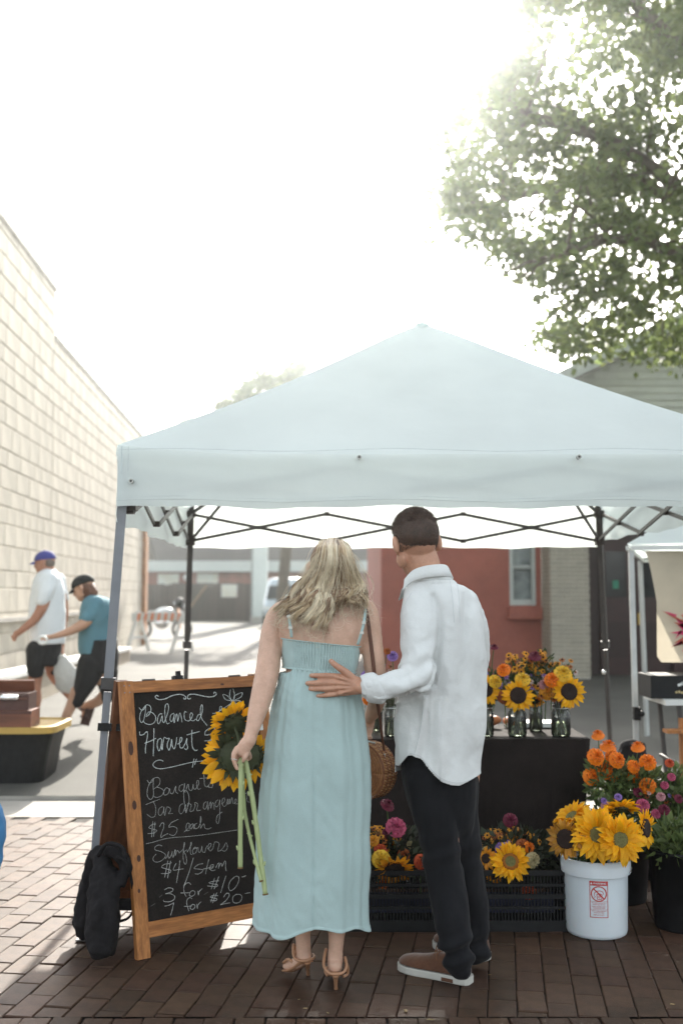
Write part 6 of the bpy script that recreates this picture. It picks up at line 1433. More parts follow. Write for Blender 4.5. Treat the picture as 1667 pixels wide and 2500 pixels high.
# held by the woman: three heads seen from behind, thick stripped stems below the hand
GH = 'sunflowers held by the woman'
sunflower(570, 1766, 4.20, 52, (-.3, .8, .5), 'uppermost of the three held sunflowers, its petals standing up above the hand', dr=.48, n=22, group=GH, back=True, stem={'pts': [(590, 1838, 4.09), (588, 1855, 4.075), (588, 1904, 4.06), (587, 2012, 4.05), (587, 2119, 4.05)], 'r': .0098, 'm': stem_m, 'nodes': 1})
sunflower(573, 1845, 4.24, 72, (-.15, .95, -.1), 'largest held sunflower, a wide ring of petals around the left and lower side', dr=.5, n=30, group=GH, back=True, droop=.05, stem={'pts': [(588, 1840, 4.14), (600, 1862, 4.09), (609, 1904, 4.08), (619, 1966, 4.07), (632, 2061, 4.06), (648, 2184, 4.04)], 'r': .0105, 'm': stem_m, 'nodes': 1})
sunflower(618, 1848, 4.23, 52, (.45, .8, -.2), 'held sunflower on the right, half hidden behind the wrist and dress', dr=.5, n=24, group=GH, back=True, stem={'pts': [(604, 1850, 4.12), (594, 1885, 4.09), (596, 1960, 4.085), (603, 2010, 4.08), (618, 2075, 4.065), (638, 2152, 4.03)], 'r': .0072, 'm': stem_m, 'nodes': 1})
# round double flowers
def pompon_mesh(name, m_, layers=6, flat=.55, nn=11, w=.13):
    m = MB()
    for j in range(layers):
        t = j / (layers - 1); ri = 1 - t * .92; z = flat * (1 - ri * ri) ** .5; k_ = max(4, int(nn * ri) + 2)
        for k in range(k_):
            a_ = 2 * math.pi * k / k_ + j * .6 + fr_.uniform(-.1, .1); L = .34 * fr_.uniform(.85, 1.15); tilt = -.15 - 1.1 * t
            M_ = Matrix.Rotation(a_, 4, 'Z') @ Matrix.Translation((max(0, ri - L) * .95, 0, z - .06)) @ Matrix.Rotation(tilt + fr_.gauss(0, .12), 4, 'Y')
            m.add([M_ @ Vector(p) for p in ((0, -w * .6, 0), (L * .8, -w, .03), (L * 1.05, -w * .35, .0), (L * 1.05, w * .35, .0), (L * .8, w, .03), (0, w * .6, 0))], [(0, 1, 2, 3, 4, 5)])
    m.lathe([(.95, -.05), (.8, .15 * flat), (.5, .62 * flat), (.001, .8 * flat)], 12); m.lathe([(.5, -.05), (.25, -.35), (.12, -.5)], 10)
    return m.mesh(name, m_)
COL = {'orange': (.72, .17, .008), 'yellow': (.68, .42, .03), 'gold': (.60, .25, .02), 'red': (.45, .06, .02), 'pink': (.42, .07, .15), 'magenta': (.13, .01, .035), 'cream': (.42, .36, .20), 'rust': (.32, .08, .02), 'lilac': (.25, .15, .42), 'rose': (.42, .20, .22)}
FM = {k: pompon_mesh('bloom', mat(k + '_petals', c, rough=.6, var=.3, scale=40, thin=.25, rnd=.25, island=True), flat=.75 if k == 'orange' else .5) for k, c in COL.items()}
def bloom(col, u, v, Y, r, face, label, group, name=None, stem=None):
    c = P(u, v, Y); t = thing(name or 'flower', c, label, name.replace('_', ' ') if name else 'flower', group)
    o = put('bloom', FM[col], t, local=True); o.matrix_basis = frame(face).to_4x4() @ Matrix.Rotation(fr_.uniform(0, 6), 4, 'Z') @ Matrix.Scale(M(r, Y) * 1.2, 4)
    e = P(*stem) if stem else c + Vector((fr_.uniform(-.02, .02), .03, -.16))
    obj('stem', MB().tube([c - Vector(face).normalized() * M(r, Y) * .3, c.lerp(e, .5) + Vector((0, .01, .01)), e], .0028, 6, sub=3), stem_d, t)
    return t
# tiny dark-eyed flowers
def daisy_mesh(name, pm, cm, n=9):
    m = MB()
    for k in range(n):
        M_ = Matrix.Rotation(2 * math.pi * k / n, 4, 'Z') @ Matrix.Rotation(fr_.uniform(-.1, .3), 4, 'Y'); m.add([M_ @ Vector(p) for p in ((.15, -.12, 0), (.7, -.2, .03), (1, 0, 0), (.7, .2, .03), (.15, .12, 0))], [(0, 1, 2, 3, 4)], 0)
    m.ell((0, 0, .06), (.3, .3, .22), nu=8, nv=5, m=1); m.tube([(0, 0, 0), (.1, .1, -2.2), (0, .3, -4.2)], .07, 4, m=2, cap=False)
    return m.mesh(name, [pm, cm, stem_d])
sm_y = daisy_mesh('small_flower', pet_o, disc_d); sm_r = daisy_mesh('small_flower', mat('rust_petal', (.30, .09, .015), rough=.6, thin=.2, rnd=.3), disc_d)
sm_l = daisy_mesh('small_flower', mat('lilac_petal', (.22, .14, .40), rough=.6, thin=.2, rnd=.3), mat('lilac_eye', (.12, .06, .2)), 7); sm_w = daisy_mesh('small_flower', mat('blush_petal', (.50, .38, .36), rough=.6, thin=.2, rnd=.2), disc_o, 8)
def sprinkle(meshes, n, cu, cv_, ru, rv, Y, r, label, group, dome=True):
    for _ in range(n):
        a_ = fr_.uniform(0, 2 * math.pi); q_ = fr_.random() ** .5; u = cu + ru * q_ * math.cos(a_); v = cv_ + rv * q_ * math.sin(a_)
        c = P(u, v, Y + fr_.uniform(-.05, .05) + .04 * q_); o = put('small_flower', fr_.choice(meshes), None, local=True, loc=c); s = M(r, Y) * fr_.uniform(.95, 1.4); o.scale = (s, s, s)
        f = Vector(((u - cu) / max(ru, 1) * .7 + fr_.gauss(0, .3), -.8 + fr_.gauss(0, .3), .7 - (v - cv_) / max(rv, 1) * .4)); o.rotation_euler = frame(f).to_euler(); tag(o, label, 'flower', group)
def foliage(c, r, n, s, m_=None, parent=None, label=None, name='bouquet_foliage'):
    m = MB(); c = Vector(c)
    for _ in range(n):
        d = Vector((fr_.gauss(0, 1), fr_.gauss(0, 1), fr_.gauss(0, 1))).normalized() * fr_.random() ** .45; p = c + Vector((d.x * r[0], d.y * r[1], d.z * r[2]))
        a_ = (d + Vector((fr_.gauss(0, .5), fr_.gauss(0, .5), fr_.gauss(.3, .5)))).normalized(); b_ = a_.orthogonal().normalized(); b_ = Quaternion(a_, fr_.uniform(0, 6)) @ b_; L = s * fr_.uniform(.6, 1.3); w = L * fr_.choice((.12, .2, .3))
        m.add([p, p + a_ * L * .5 + b_ * w, p + a_ * L, p + a_ * L * .5 - b_ * w], [(0, 1, 2, 3)])
    o = obj(name, m, m_ or fol_m, parent); tag(o, label, None if parent else 'foliage', kind='stuff'); return o
def jar(u0, u1, vb, Y, label, h=.165, fill=True):
    a_, b_ = P(u0, vb, Y), P(u1, vb, Y); c = (a_ + b_) / 2; c.z = TZ + .004; r = (b_.x - a_.x) / 2
    t = thing('glass_jar', c, label, 'jar', 'glass jars of flowers on the table'); m = MB()
    m.lathe([(.001, 0), (r * .9, 0), (r, .012), (r, h * .72), (r * .8, h * .84), (r * .76, h * .88), (r * .80, h * .89), (r * .80, h), (r * .74, h)], 28, c); obj('glass', m, glassmat(), t, smooth=True)
    m = MB(); m.lathe([(r * .80, h * .885), (r * .83, h * .90), (r * .80, h * .915)], 24, c); obj('neck_ring', m, MC['silver_slider'], t, smooth=True)
    m = MB()
    for k in range(11):
        a0, r0 = fr_.uniform(0, 6.3), r * fr_.uniform(.2, .8); a1 = a0 + fr_.uniform(1.5, 3.5)
        m.tube([c + Vector((r0 * math.cos(a0), r0 * math.sin(a0), .006)), c + Vector((r * .5 * math.cos(a1), r * .5 * math.sin(a1), h * .95)), c + Vector((r * .9 * math.cos(a1), r * .9 * math.sin(a1), h + .04))], .004, 5, sub=2)
    obj('stems', m, mat('wet_stem', (.05, .05, .025), rough=.4, var=.4), t, smooth=True)
    m = MB(); m.lathe([(r * .94, .008), (r * .94, h * .62), (.001, h * .62)], 24, c); obj('water', m, glassmat('jar_water', (.74, .78, .64)), t, smooth=True)
    return c
YJ = 5.78
jar(1239, 1285, 1792, YJ, 'clear glass jar under the left hand front sunflower'); jar(1291, 1324, 1782, 6.0, 'narrow glass jar standing between the two front jars'); jar(1345, 1392, 1792, YJ, 'clear glass jar at the right end of the table')
jar(1172, 1205, 1792, YJ, 'glass jar half hidden behind the right side of the white shirt'); jar(938, 974, 1794, YJ, 'glass jar showing left of the man, behind his cuff'); jar(903, 934, 1780, 6.0, 'dark filled glass jar nearest the right arm of the woman')
GJ = 'sunflowers in the jar bouquets'
def jst(u, v=1740): return {'pts': [(u, v, YJ)], 'r': .005, 'm': stem_d}
sunflower(1264, 1698, 5.64, 36, (-.05, -1, .12), 'dark centred sunflower facing out of the left hand front jar', dr=.5, n=20, group=GJ, stem=jst(1262))
sunflower(1388, 1689, 5.64, 37, (.15, -1, .15), 'dark centred sunflower facing out of the jar at the right table end', dr=.5, n=20, group=GJ, stem=jst(1368))
sunflower(1186, 1684, 5.70, 34, (.3, -1, .1), 'sunflower peeping out from behind the right side of the white shirt', dr=.45, n=18, group=GJ, stem=jst(1190))
sunflower(1306, 1712, 5.86, 20, (.1, -.6, -.6), 'small amber sunflower drooping between the two front jars', kind='o', dr=.4, n=16, group=GJ, stem=jst(1306))
GB = 'round flowers in the jar bouquets'
for a_ in (('yellow', 1275, 1659, 5.66, 17, (0, -.8, .6), 'pale yellow flower right above the left hand front sunflower'), ('yellow', 1373, 1645, 5.66, 20, (0, -.8, .6), 'largest pale yellow flower, above the right end sunflower'),
           ('gold', 1334, 1690, 5.7, 17, (0, -1, .2), 'gold flower between the two dark centred jar sunflowers'), ('yellow', 1208, 1664, 5.7, 15, (.2, -1, .3), 'yellow flower close beside the right edge of the shirt'),
           ('orange', 1229, 1636, 5.68, 15, (-.3, -.8, .5), 'orange ball flower at the upper left of the jar bouquets'), ('orange', 1347, 1661, 5.66, 17, (-.1, -.9, .4), 'orange ball flower left of the pale yellow one'),
           ('rust', 1231, 1702, 5.7, 16, (-.3, -.9, -.1), 'rusty flower low on the left of the front sunflower'), ('magenta', 1305, 1603, 5.74, 14, (0, -.6, .8), 'dark magenta flower on the crown of the middle bouquet'),
           ('rose', 1328, 1672, 5.7, 12, (0, -.9, .3), 'pale mauve flower left of the right hand orange ball'), ('magenta', 1205, 1581, 5.9, 10, (0, -.4, .9), 'single magenta flower on a tall stem beside the shirt'),
           ('yellow', 883, 1668, 5.8, 12, (0, -1, .2), 'yellow flower seen between the arm and the dress of the woman'), ('lilac', 893, 1650, 5.8, 11, (0, -1, .3), 'purple flower seen beside the right forearm of the woman'),
           ('orange', 898, 1708, 5.8, 12, (0, -1, .1), 'orange flower low between the dress and the cuff'), ('rust', 945, 1590, 5.9, 8, (.2, -.8, .4), 'small rust flower above the cuff of the man'), ('lilac', 958, 1602, 5.95, 12, (0, -.8, .4), 'violet flower tight against the left of the white sleeve')):
    bloom(*a_, GB, name='marigold' if a_[0] == 'orange' else 'flower')
sprinkle([sm_y, sm_y, sm_r], 46, 1288, 1618, 62, 34, 5.76, 8, 'small yellow dark-eyed flower on top of the middle jar bouquet', 'small dark-eyed flowers in the jar bouquets')
sprinkle([sm_y, sm_r, sm_w], 20, 1375, 1630, 36, 22, 5.74, 7, 'small dark-eyed flower above the right hand jar', 'small dark-eyed flowers above the right jar')
sprinkle([sm_y, sm_r, sm_l], 14, 1205, 1650, 24, 26, 5.78, 7, 'small dark-eyed flower beside the shirt', 'small flowers beside the shirt'); sprinkle([sm_l, sm_l, sm_w], 26, 1285, 1668, 68, 26, 5.74, 7, 'small lilac flower among the jar bouquets', 'small lilac flowers in the jar bouquets')
sprinkle([sm_y, sm_r, sm_w, sm_l], 16, 925, 1655, 40, 45, 5.9, 7, 'small mixed flower showing between the woman and the man', 'small flowers between the couple')
sprinkle([sm_r, sm_y], 14, 1320, 1690, 80, 30, 5.72, 8, 'small rust flower low in the jar bouquets', 'small rust flowers low in the bouquets')
for (u, v, ru, rv, n, lb) in ((1262, 1668, 45, 55, 420, 'green foliage packed round the left front sunflower'), (1318, 1650, 45, 55, 420, 'green foliage of the middle jar bouquet'), (1368, 1670, 38, 45, 330, 'green foliage of the right jar bouquet'), (1192, 1680, 28, 45, 200, 'dark foliage beside the white shirt'), (925, 1690, 38, 40, 260, 'dark foliage between dress and shirt')):
    foliage(P(u, v, 5.82), (M(ru, 5.8), .07, M(rv, 5.8)), n, .035, label=lb)
# ------------------------------------------------------------------ crates with bouquets in front of the table
blue_m = mat('blue_gap_light', (.014, .018, .05), rough=.7, var=.2)  # blue of the light seen between the crate ribs
def crate(u0, u1, Yf, label):
    x0, x1 = P(u0, 2250, Yf).x, P(u1, 2250, Yf).x; h = .27; d = .34; t = thing('black_crate', ((x0 + x1) / 2, Yf + d / 2, 0), label, 'crate', 'black crates under the table'); W = x1 - x0; cx = (x0 + x1) / 2
    for (z, hh) in ((.025, .05), (.105, .012), (.155, .02), (.205, .012), (.258, .022)):
        m = MB(); m.box((cx, Yf, z), (W, .012, hh)); m.box((cx, Yf + d, z), (W, .012, hh)); m.box((x0, Yf + d / 2, z), (.012, d - .014, hh)); m.box((x1, Yf + d / 2, z), (.012, d - .014, hh)); obj('rail', m, dark_m, t)
    for (x, y) in ((x0, Yf), (x1, Yf), (x0, Yf + d), (x1, Yf + d)): obj('corner_post', MB().box((x, y, h / 2), (.024, .024, h)), dark_m, t)
    m = MB(); n = 30
    for k in range(n):
        x = x0 + W * (k + .5) / n
        for y in (Yf + .001, Yf + d - .001): m.box((x, y, .15), (.005, .006, .22))
    for k in range(20):
        for x in (x0, x1): m.box((x, Yf + d * (k + .5) / 20, .15), (.006, .005, .22))
    tag(obj('ribs', m, dark_m, t), kind='stuff'); obj('crate_floor', MB().box((cx, Yf + d / 2, .012), (W, d, .01)), dark_m, t)
    m = MB(); m.box((cx, Yf + .10, .10), (W * .80, .01, .09)); obj('gap_light_strip', m, blue_m, t)  # blue sheet added to imitate bluish light behind the ribs
    return cx, x0, x1
crate(848, 1082, 4.92, 'left black slatted crate of bouquets, behind the dress and trousers'); crate(1150, 1388, 4.92, 'right black slatted crate of bouquets, beside the white bucket')
YC = 5.02
GC = 'sunflowers in the crates'
sunflower(1245, 2104, 4.93, 43, (-.05, -.9, .45), 'wide open sunflower facing out of the right hand crate', kind='y', disc=disc_g, dr=.42, n=26, group=GC, rim=disc_o, stem={'pts': [(1245, 2180, 5.1)], 'r': .006, 'm': stem_d})
sunflower(1186, 2096, 4.98, 26, (-.5, -.7, .3), 'half hidden amber sunflower at the left of the right hand crate', kind='o', dr=.4, n=16, group=GC, stem={'pts': [(1200, 2170, 5.1)], 'r': .006, 'm': stem_d})
sunflower(962, 2122, 4.93, 44, (.1, -.75, -.55), 'drooping dark centred sunflower on the edge of the left hand crate', kind='o', dr=.5, n=16, group=GC, stem={'pts': [(970, 2100, 5.1)], 'r': .006, 'm': stem_d})
sunflower(1206, 2140, 4.96, 18, (0, -.9, -.4), 'small amber sunflower hanging over the right crate rim', kind='o', dr=.4, n=12, group=GC, stem={'pts': [(1210, 2130, 5.1)], 'r': .006, 'm': stem_d})
GR = 'round flowers in the crates'
for a_ in (('yellow', 930, 2098, 4.94, 20, (0, -.9, .3), 'pale yellow flower in the left crate beside the dress'), ('pink', 966, 2020, 5.02, 22, (.1, -.8, .5), 'bright pink flower standing highest in the left crate'), ('magenta', 948, 2034, 5.03, 14, (-.2, -.8, .4), 'dark magenta flower tucked beside the bright pink one'),
           ('red', 928, 2078, 4.98, 15, (0, -.9, .4), 'red orange flower above the pale yellow one'), ('red', 1026, 2104, 4.98, 16, (.4, -.8, .2), 'red flower touching the left edge of the dark trousers'), ('magenta', 945, 1966, 5.1, 16, (.4, -.5, .7), 'dim magenta flower high under the rattan bag'),
           ('magenta', 1245, 2003, 5.1, 16, (0, -.8, .4), 'dim magenta flower high above the right crate'), ('lilac', 1228, 2075, 5.0, 18, (0, -.9, .4), 'violet flower above the open crate sunflower'), ('lilac', 1243, 2065, 5.04, 13, (.2, -.9, .4), 'smaller violet flower at the back of the right crate'),
           ('rust', 1275, 2068, 5.0, 17, (.1, -.9, .3), 'rusty rose flower right of the violet ones'), ('orange', 1290, 2068, 4.98, 12, (.2, -.9, .3), 'small orange ball flower in the right crate'), ('cream', 1299, 2100, 4.96, 17, (.3, -.9, .1), 'cream flower at the right of the crate sunflower'),
           ('cream', 1002, 2062, 5.05, 9, (0, -.8, .5), 'small cream flower at the back of the left crate'), ('cream', 1186, 2078, 5.02, 10, (-.3, -.8, .3), 'small cream flower beside the trousers in the right crate'), ('rust', 985, 2088, 5.0, 14, (.1, -.9, .3), 'dusky flower behind the drooping sunflower'),
           ('red', 1290, 2178, 5.0, 16, (0, -1, 0), 'red flower glimpsed through the ribs of the right crate'), ('orange', 935, 2155, 5.0, 14, (0, -1, 0), 'orange flower glimpsed through the ribs of the left crate'), ('gold', 912, 2052, 5.0, 12, (-.2, -.8, .4), 'gold flower next to the right edge of the dress')):
    bloom(*a_, GR, name='marigold' if a_[0] == 'orange' else 'flower')
sprinkle([sm_y, sm_y, sm_r], 60, 935, 2052, 48, 38, 5.04, 8, 'small amber dark-eyed flower in the left crate', 'small dark-eyed flowers in the left crate'); sprinkle([sm_y, sm_y, sm_r], 54, 1240, 2052, 78, 30, 5.06, 8, 'small amber dark-eyed flower in the right crate', 'small dark-eyed flowers in the right crate')
fol_k = mat('shaded_dark_leaf', (.024, .030, .014), rough=.7, var=.3, rnd=.4, island=True)  # leaf green darkened to stand for shade inside the crates
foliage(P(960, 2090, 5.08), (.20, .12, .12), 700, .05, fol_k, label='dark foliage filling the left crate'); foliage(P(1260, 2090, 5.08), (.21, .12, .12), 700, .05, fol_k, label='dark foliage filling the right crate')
# ------------------------------------------------------------------ white bucket of sunflowers
YK = 4.92; bc_ = P(1455, 2255, YK); bc_.z = 0; br_ = M(72, YK)
bk_m = mat('white_bucket_plastic', (.66, .72, .76), rough=.38, var=.04, scale=6, sss=.1, fine=.02)
bk = thing('white_bucket', bc_, 'white plastic bucket with a red warning print holding sunflowers', 'bucket'); hB = .335
m = MB(); m.lathe([(.001, .004), (br_ * .90, .0), (br_ * .97, .006), (br_ * 1.0, .02), (br_ * 1.035, hB - .075), (br_ * 1.04, hB - .07), (br_ * 1.12, hB - .066), (br_ * 1.14, hB - .03), (br_ * 1.12, hB - .006), (br_ * 1.14, hB), (br_ * 1.09, hB + .002), (br_ * 1.05, hB - .02), (br_ * 1.0, hB - .2), (br_ * .95, .02)], 56, bc_)
body_ = obj('bucket_body', m, bk_m, bk, smooth=True); e_ = body_.modifiers.new('e', 'EDGE_SPLIT'); e_.split_angle = rad(50)
m = MB(); 
for k in range(13):
    pass
m.tube([bc_ + Vector((br_ * 1.16 * math.cos(a_), br_ * 1.16 * math.sin(a_), hB - .045 - .03 * math.sin(-a_ * 1.0) ** 2)) for a_ in [-.05 + k * -math.pi / 40 for k in range(8)]], .003, 6); obj('wire_handle', m, chm, bk, smooth=True)
red_p = mat('red_print', (.45, .025, .018), rough=.5, var=.1, scale=80); prn = MB()
th0 = -math.pi / 2 + math.asin(max(-.9, min(.9, (P(1461, 2190, YK - br_).x - bc_.x) / br_)))
def onb(x, z): a_ = th0 + x / br_; r = br_ * (1.0 + .035 * (z - .02) / (hB - .095)) + .0010; return bc_ + Vector((r * math.cos(a_), r * math.sin(a_), z))
def pr_rect(x0, x1, z0, z1, m_=prn):
    n = max(1, int((x1 - x0) / .006)); vs = []
    for i in range(n + 1): x = x0 + (x1 - x0) * i / n; vs += [onb(x, z0), onb(x, z1)]
    m_.add(vs, [(2 * i, 2 * i + 2, 2 * i + 3, 2 * i + 1) for i in range(n)])
s_ = YK / F; pw_, zt_ = 20.5 * s_, min(P(1461, 2148, YK - br_).z, hB - .078); zb_ = P(1461, 2241, YK - br_).z; lw = .003
pr_rect(-pw_, pw_, zb_, zb_ + lw); pr_rect(-pw_, pw_, zt_ - .019, zt_ - .0172); pr_rect(-pw_, -pw_ + lw, zb_, zt_); pr_rect(pw_ - lw, pw_, zb_, zt_)
for z in (.44, .22): pr_rect(-pw_, pw_, zb_ + (zt_ - zb_) * z, zb_ + (zt_ - zb_) * z + .0012)
hd = MB(); pr_rect(-pw_, pw_, zt_ - .0175, zt_, hd)
obj('label_print', prn, red_p, body_); hdr = obj('label_header', hd, red_p, body_)
def text_on(txt, xc, z, size, mat_, parent, out=.0006):
    cu = bpy.data.curves.new('t', 'FONT'); cu.body = txt; cu.size = size; cu.align_x = 'CENTER'; cu.offset = size * .018; to = link(bpy.data.objects.new('t', cu)); dg = bpy.context.evaluated_depsgraph_get()
    me = bpy.data.meshes.new_from_object(to.evaluated_get(dg)); bpy.data.objects.remove(to)
    for v in me.vertices: p = onb(xc + v.co.x, z + v.co.y); d = Vector((p.x - bc_.x, p.y - bc_.y, 0)).normalized(); v.co = p + d * out
    me.materials.clear(); me.materials.append(mat_); return put('lettering', me, parent)
text_on('\u25B2WARNING' if False else 'WARNING', .004, zt_ - .0132, .0112, bk_m, hdr)
m = MB(); m.add([onb(-pw_ + .003, zt_ - .014) , onb(-pw_ + .0125, zt_ - .014), onb(-pw_ + .0078, zt_ - .004)], [(0, 1, 2)]); m.v = [v + Vector((0, -.0006, 0)) for v in m.v]; obj('warning_triangle', m, bk_m, hdr)
for k, (tx, zf, sz) in enumerate((('CHILDREN CAN FALL INTO', .385, .0075), ('BUCKET AND DROWN.', .34, .0075), ('KEEP CHILDREN AWAY', .285, .0085), ('FROM BUCKET EVEN', .245, .0082), ('WITH A SMALL AMOUNT', .165, .0082), ('OF LIQUID INSIDE.', .12, .0082), ('KEEP LID CLOSED.', .06, .0085))):
    text_on(tx, 0, zb_ + (zt_ - zb_) * (zf + .01), sz * .66, red_p, body_, .0004)
zc = zb_ + (zt_ - zb_) * .655; rc = 16.5 * s_
def seg(x0, z0, x1, z1, w, m_):
    n = max(2, int(math.hypot(x1 - x0, z1 - z0) / .004)); dx, dz = x1 - x0, z1 - z0; L = math.hypot(dx, dz); ox, oz = -dz / L * w, dx / L * w; vs = []
    for i in range(n + 1): t = i / n; vs += [onb(x0 + dx * t + ox, z0 + dz * t + oz), onb(x0 + dx * t - ox, z0 + dz * t - oz)]
    m_.add(vs, [(2 * i, 2 * i + 1, 2 * i + 3, 2 * i + 2) for i in range(n)])
m = MB()
for k in range(32): a0, a1 = k * math.pi / 16, (k + 1) * math.pi / 16; seg(rc * math.cos(a0), zc + rc * math.sin(a0), rc * math.cos(a1), zc + rc * math.sin(a1), .0024, m)
seg(-rc * .7, zc + rc * .7, rc * .7, zc - rc * .7, .0026, m); obj('prohibition_mark', m, red_p, body_)
m = MB()   # the pictogram of a small child tipping into a bucket, as plain outlines
for a_ in ((-.2, -.75, .35, -.75), (-.28, -.05, -.2, -.75), (.42, -.05, .35, -.75), (-.28, -.05, .42, -.05), (-.6, .1, -.35, .35), (-.35, .35, .1, .45), (.1, .45, .5, .3), (.5, .3, .62, -.05), (-.6, .1, -.6, -.3), (-.45, -.35, -.6, -.5), (-.1, .1, .2, .05), (.0, -.2, .25, -.45), (-.15, -.3, .1, -.6)):
    seg(a_[0] * rc, zc + a_[1] * rc, a_[2] * rc, zc + a_[3] * rc, .0013, m)
obj('pictogram', m, red_p, body_)
GK = 'sunflowers in the white bucket'
def bst(u): return {'pts': [(u, 2090, YK), (u, 2160, YK + .02)], 'r': .007, 'm': stem_d}
sunflower(1457, 2038, 4.78, 58, (-.05, -.93, .3), 'largest sunflower in the middle of the white bucket, with olive centre', disc=disc_g, dr=.30, n=30, group=GK, rim=None, stem=bst(1455))
sunflower(1513, 2050, 4.74, 53, (.12, -.95, .2), 'second large olive centred sunflower, right of the biggest one', disc=disc_g, dr=.32, n=30, group=GK, stem=bst(1480))
sunflower(1381, 2048, 4.80, 44, (-.45, -.8, .15), 'bronze and dark brown sunflower leaning over the left bucket rim', kind='b', disc=disc_d, dr=.48, n=20, group=GK, stem=bst(1420))
sunflower(1395, 1992, 4.93, 44, (-.5, -.2, .8), 'sunflower tipped back at the upper left of the white bucket', disc=disc_g, dr=.32, n=24, group=GK, stem=bst(1430))
sunflower(1516, 1975, 4.98, 40, (.1, .5, .85), 'sunflower facing away at the top of the white bucket', disc=disc_g, dr=.36, n=20, group=GK, stem=bst(1470))
sunflower(1474, 1985, 5.0, 34, (-.1, .2, .95), 'sunflower standing behind the biggest one, lit from behind', disc=disc_g, dr=.36, n=18, group=GK, stem=bst(1460))
sunflower(1574, 2022, 4.86, 41, (.75, -.6, .1), 'dark centred sunflower turned to the right beyond the bucket rim', disc=disc_d, dr=.5, n=20, group=GK, stem=bst(1500))
foliage(P(1470, 2075, 4.93), (.14, .10, .08), 300, .05, label='leaves crowded in the mouth of the white bucket')
# ------------------------------------------------------------------ marigold bucket, right planters
def bucket(u, Y, r, h, label, m_=dark_m, name='black_bucket'):
    c = P(u, 2150, Y); c.z = 0; t = thing(name, c, label, 'bucket'); m = MB(); m.lathe([(.001, .003), (r * .82, 0), (r * .84, .01), (r, h), (r * 1.06, h), (r * 1.06, h + .015), (r * .95, h + .012), (r * .8, .03)], 32, c); obj('bucket_body', m, m_, t, smooth=True); return c
bucket(1505, 5.45, .17, .36, 'black bucket of orange marigolds behind the white bucket'); bucket(1668, 5.0, .16, .34, 'black planter of pink flowers cropped by the right edge'); bucket(1592, 5.9, .15, .30, 'second black bucket deeper behind the sunflowers')
GM = 'orange marigolds in the black bucket'
for k, (u, v, r, lb) in enumerate(((1459, 1797, 14, 'orange marigold highest on its own stem, side on'), (1483, 1826, 18, 'large orange marigold just below the highest one'), (1453, 1848, 19, 'orange marigold against the right edge of the tablecloth'), (1473, 1881, 20, 'biggest orange marigold, facing front'),
        (1442, 1897, 19, 'deep orange marigold lowest on the left by the cloth'), (1504, 1856, 18, 'orange marigold right of the tablecloth cluster, seen side on'), (1556, 1826, 15, 'flat orange marigold high in front of the black cover'), (1580, 1861, 18, 'orange marigold furthest right in its bucket'),
        (1545, 1872, 15, 'orange marigold tucked behind two others'), (1546, 1894, 16, 'red orange marigold near the middle of the right group'), (1580, 1919, 18, 'lowest orange marigold on the right'), (1492, 1846, 14, 'small orange marigold between the two large upper ones'), (1497, 1897, 11, 'half open rust orange marigold bud'))):
    bloom('orange', u, v, 5.35 + .05 * math.sin(k * 2.3), r, (fr_.uniform(-.3, .3), -.85 if v > 1840 else -.45, .4 if v > 1840 else .85), lb, GM, name='marigold', stem=(1500 + (u - 1500) * .5, 2060, 5.45))
for (u, v, ru, rv, n, m_, lb) in ((1480, 1905, 50, 55, 700, fol_l, 'bright green marigold foliage beside the tablecloth'), (1560, 1920, 55, 55, 700, fol_l, 'bright green marigold foliage on the right'), (1520, 2010, 70, 60, 500, fol_m, 'dark stems and leaves behind the bucket sunflowers'), (1640, 1990, 50, 80, 900, fol_l, 'feathery light green foliage at the right edge'), (1650, 1925, 30, 50, 350, fol_l, 'leafy stems of the pink flowers at the right edge')):
    foliage(P(u, v, 5.4), (M(ru, 5.4), .12, M(rv, 5.4)), n, .045, m_, label=lb)
GP = 'pink and magenta flowers at the right edge'
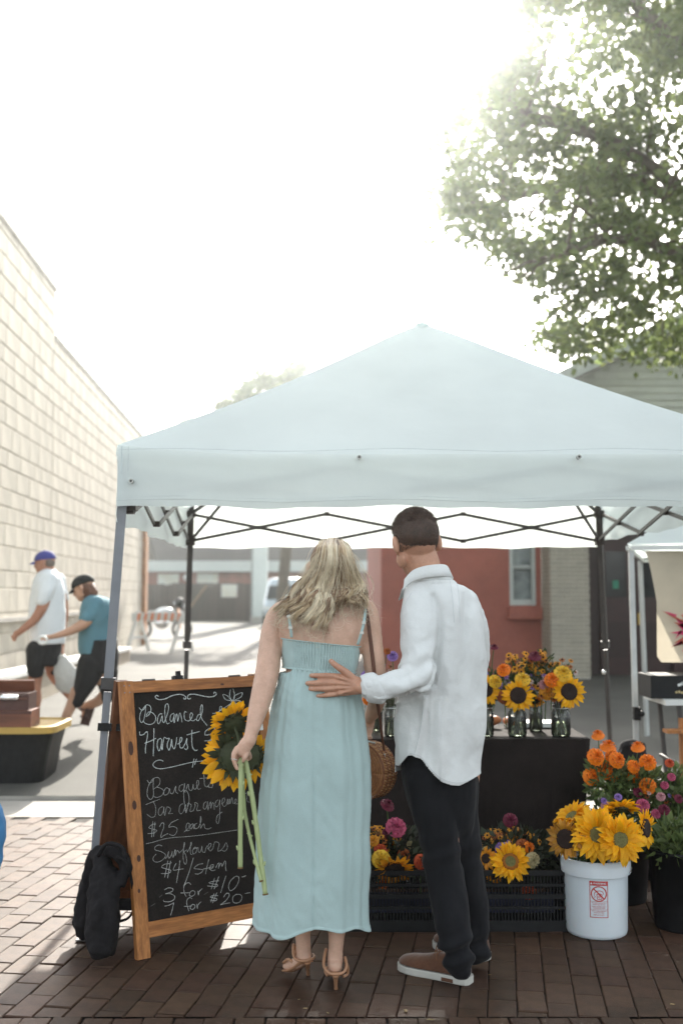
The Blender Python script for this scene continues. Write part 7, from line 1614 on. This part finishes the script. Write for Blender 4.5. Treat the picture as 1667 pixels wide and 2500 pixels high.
for (c_, u, v, r, lb) in (('red', 1633, 1863, 12, 'red and yellow flower highest at the right edge'), ('pink', 1638, 1897, 11, 'round pink flower under the red and yellow one'), ('pink', 1621, 1917, 11, 'dusky pink flower left of the round pink one'), ('magenta', 1556, 1934, 14, 'dark magenta plume below the marigolds'), ('pink', 1568, 1966, 18, 'bright pink flower just above the bucket sunflowers'),
        ('magenta', 1620, 1977, 15, 'deep magenta flower over the feathery leaves'), ('pink', 1600, 1987, 13, 'pink flower left of the deep magenta one'), ('lilac', 1508, 1946, 10, 'violet flower above the bucket sunflowers'), ('lilac', 1473, 1955, 8, 'smaller violet flower beside the tablecloth'), ('rose', 1480, 1970, 16, 'pale rose flower behind the sunflowers'), ('red', 1428, 1975, 12, 'red orange flower low against the tablecloth'), ('cream', 1422, 1965, 9, 'white flower low against the tablecloth'),
        ('rose', 1612, 1945, 12, 'pale pink blossom among light green leaves'), ('magenta', 1655, 1950, 12, 'magenta blossom cropped by the right edge')):
    bloom(c_, u, v, 5.2 if v > 1940 else 5.3, r * .82, (fr_.uniform(-.3, .3), -.8, .5), lb, GP)
sprinkle([sm_w, sm_r, sm_l], 22, 1600, 1950, 55, 45, 5.3, 6, 'tiny pink flower among the foliage at the right edge', 'tiny pink flowers at the right edge')
foliage(P(1660, 2060, 4.98), (.15, .14, .09), 700, .06, fol_l, label='green leaves spilling over the black planter at the right edge')
foliage(P(1590, 2040, 5.7), (.13, .10, .12), 350, .05, fol_m, label='dark leaves in the deeper black bucket')
# clear gap with a lit brick edge and a slim post between the buckets
pp_ = thing('wooden_stake', P(1612, 2140, 5.25), 'pale grey wooden stake leaning between the two black buckets', 'stake'); obj('stake_shaft', MB().bar(P(1604, 2050, 5.25), P(1624, 2190, 5.1), .03, .02), mat('weathered_stake', (.20, .17, .14), rough=.9, var=.2, scale=8, stretch=(8, 8, 1)), pp_)

# ------------------------------------------------------------------ haze volume added to imitate lens flare round the sun
if True:
    hz = MB().box((0, 60, 6.5), (170, 140, 15.2)); hm_ = bpy.data.materials.new('flare_haze'); hm_.use_nodes = True; nt = hm_.node_tree; nt.nodes.remove(nt.nodes['Principled BSDF'])
    pv = nt.nodes.new('ShaderNodeVolumePrincipled'); pv.inputs['Density'].default_value = FLARE_HAZE; pv.inputs['Anisotropy'].default_value = .94; pv.inputs['Color'].default_value = (.93, 1.0, .97, 1)
    nt.links.new(pv.outputs[0], nt.nodes['Material Output'].inputs['Volume']); h_ = obj('flare_haze', hz, hm_); tag(h_, kind='stuff')
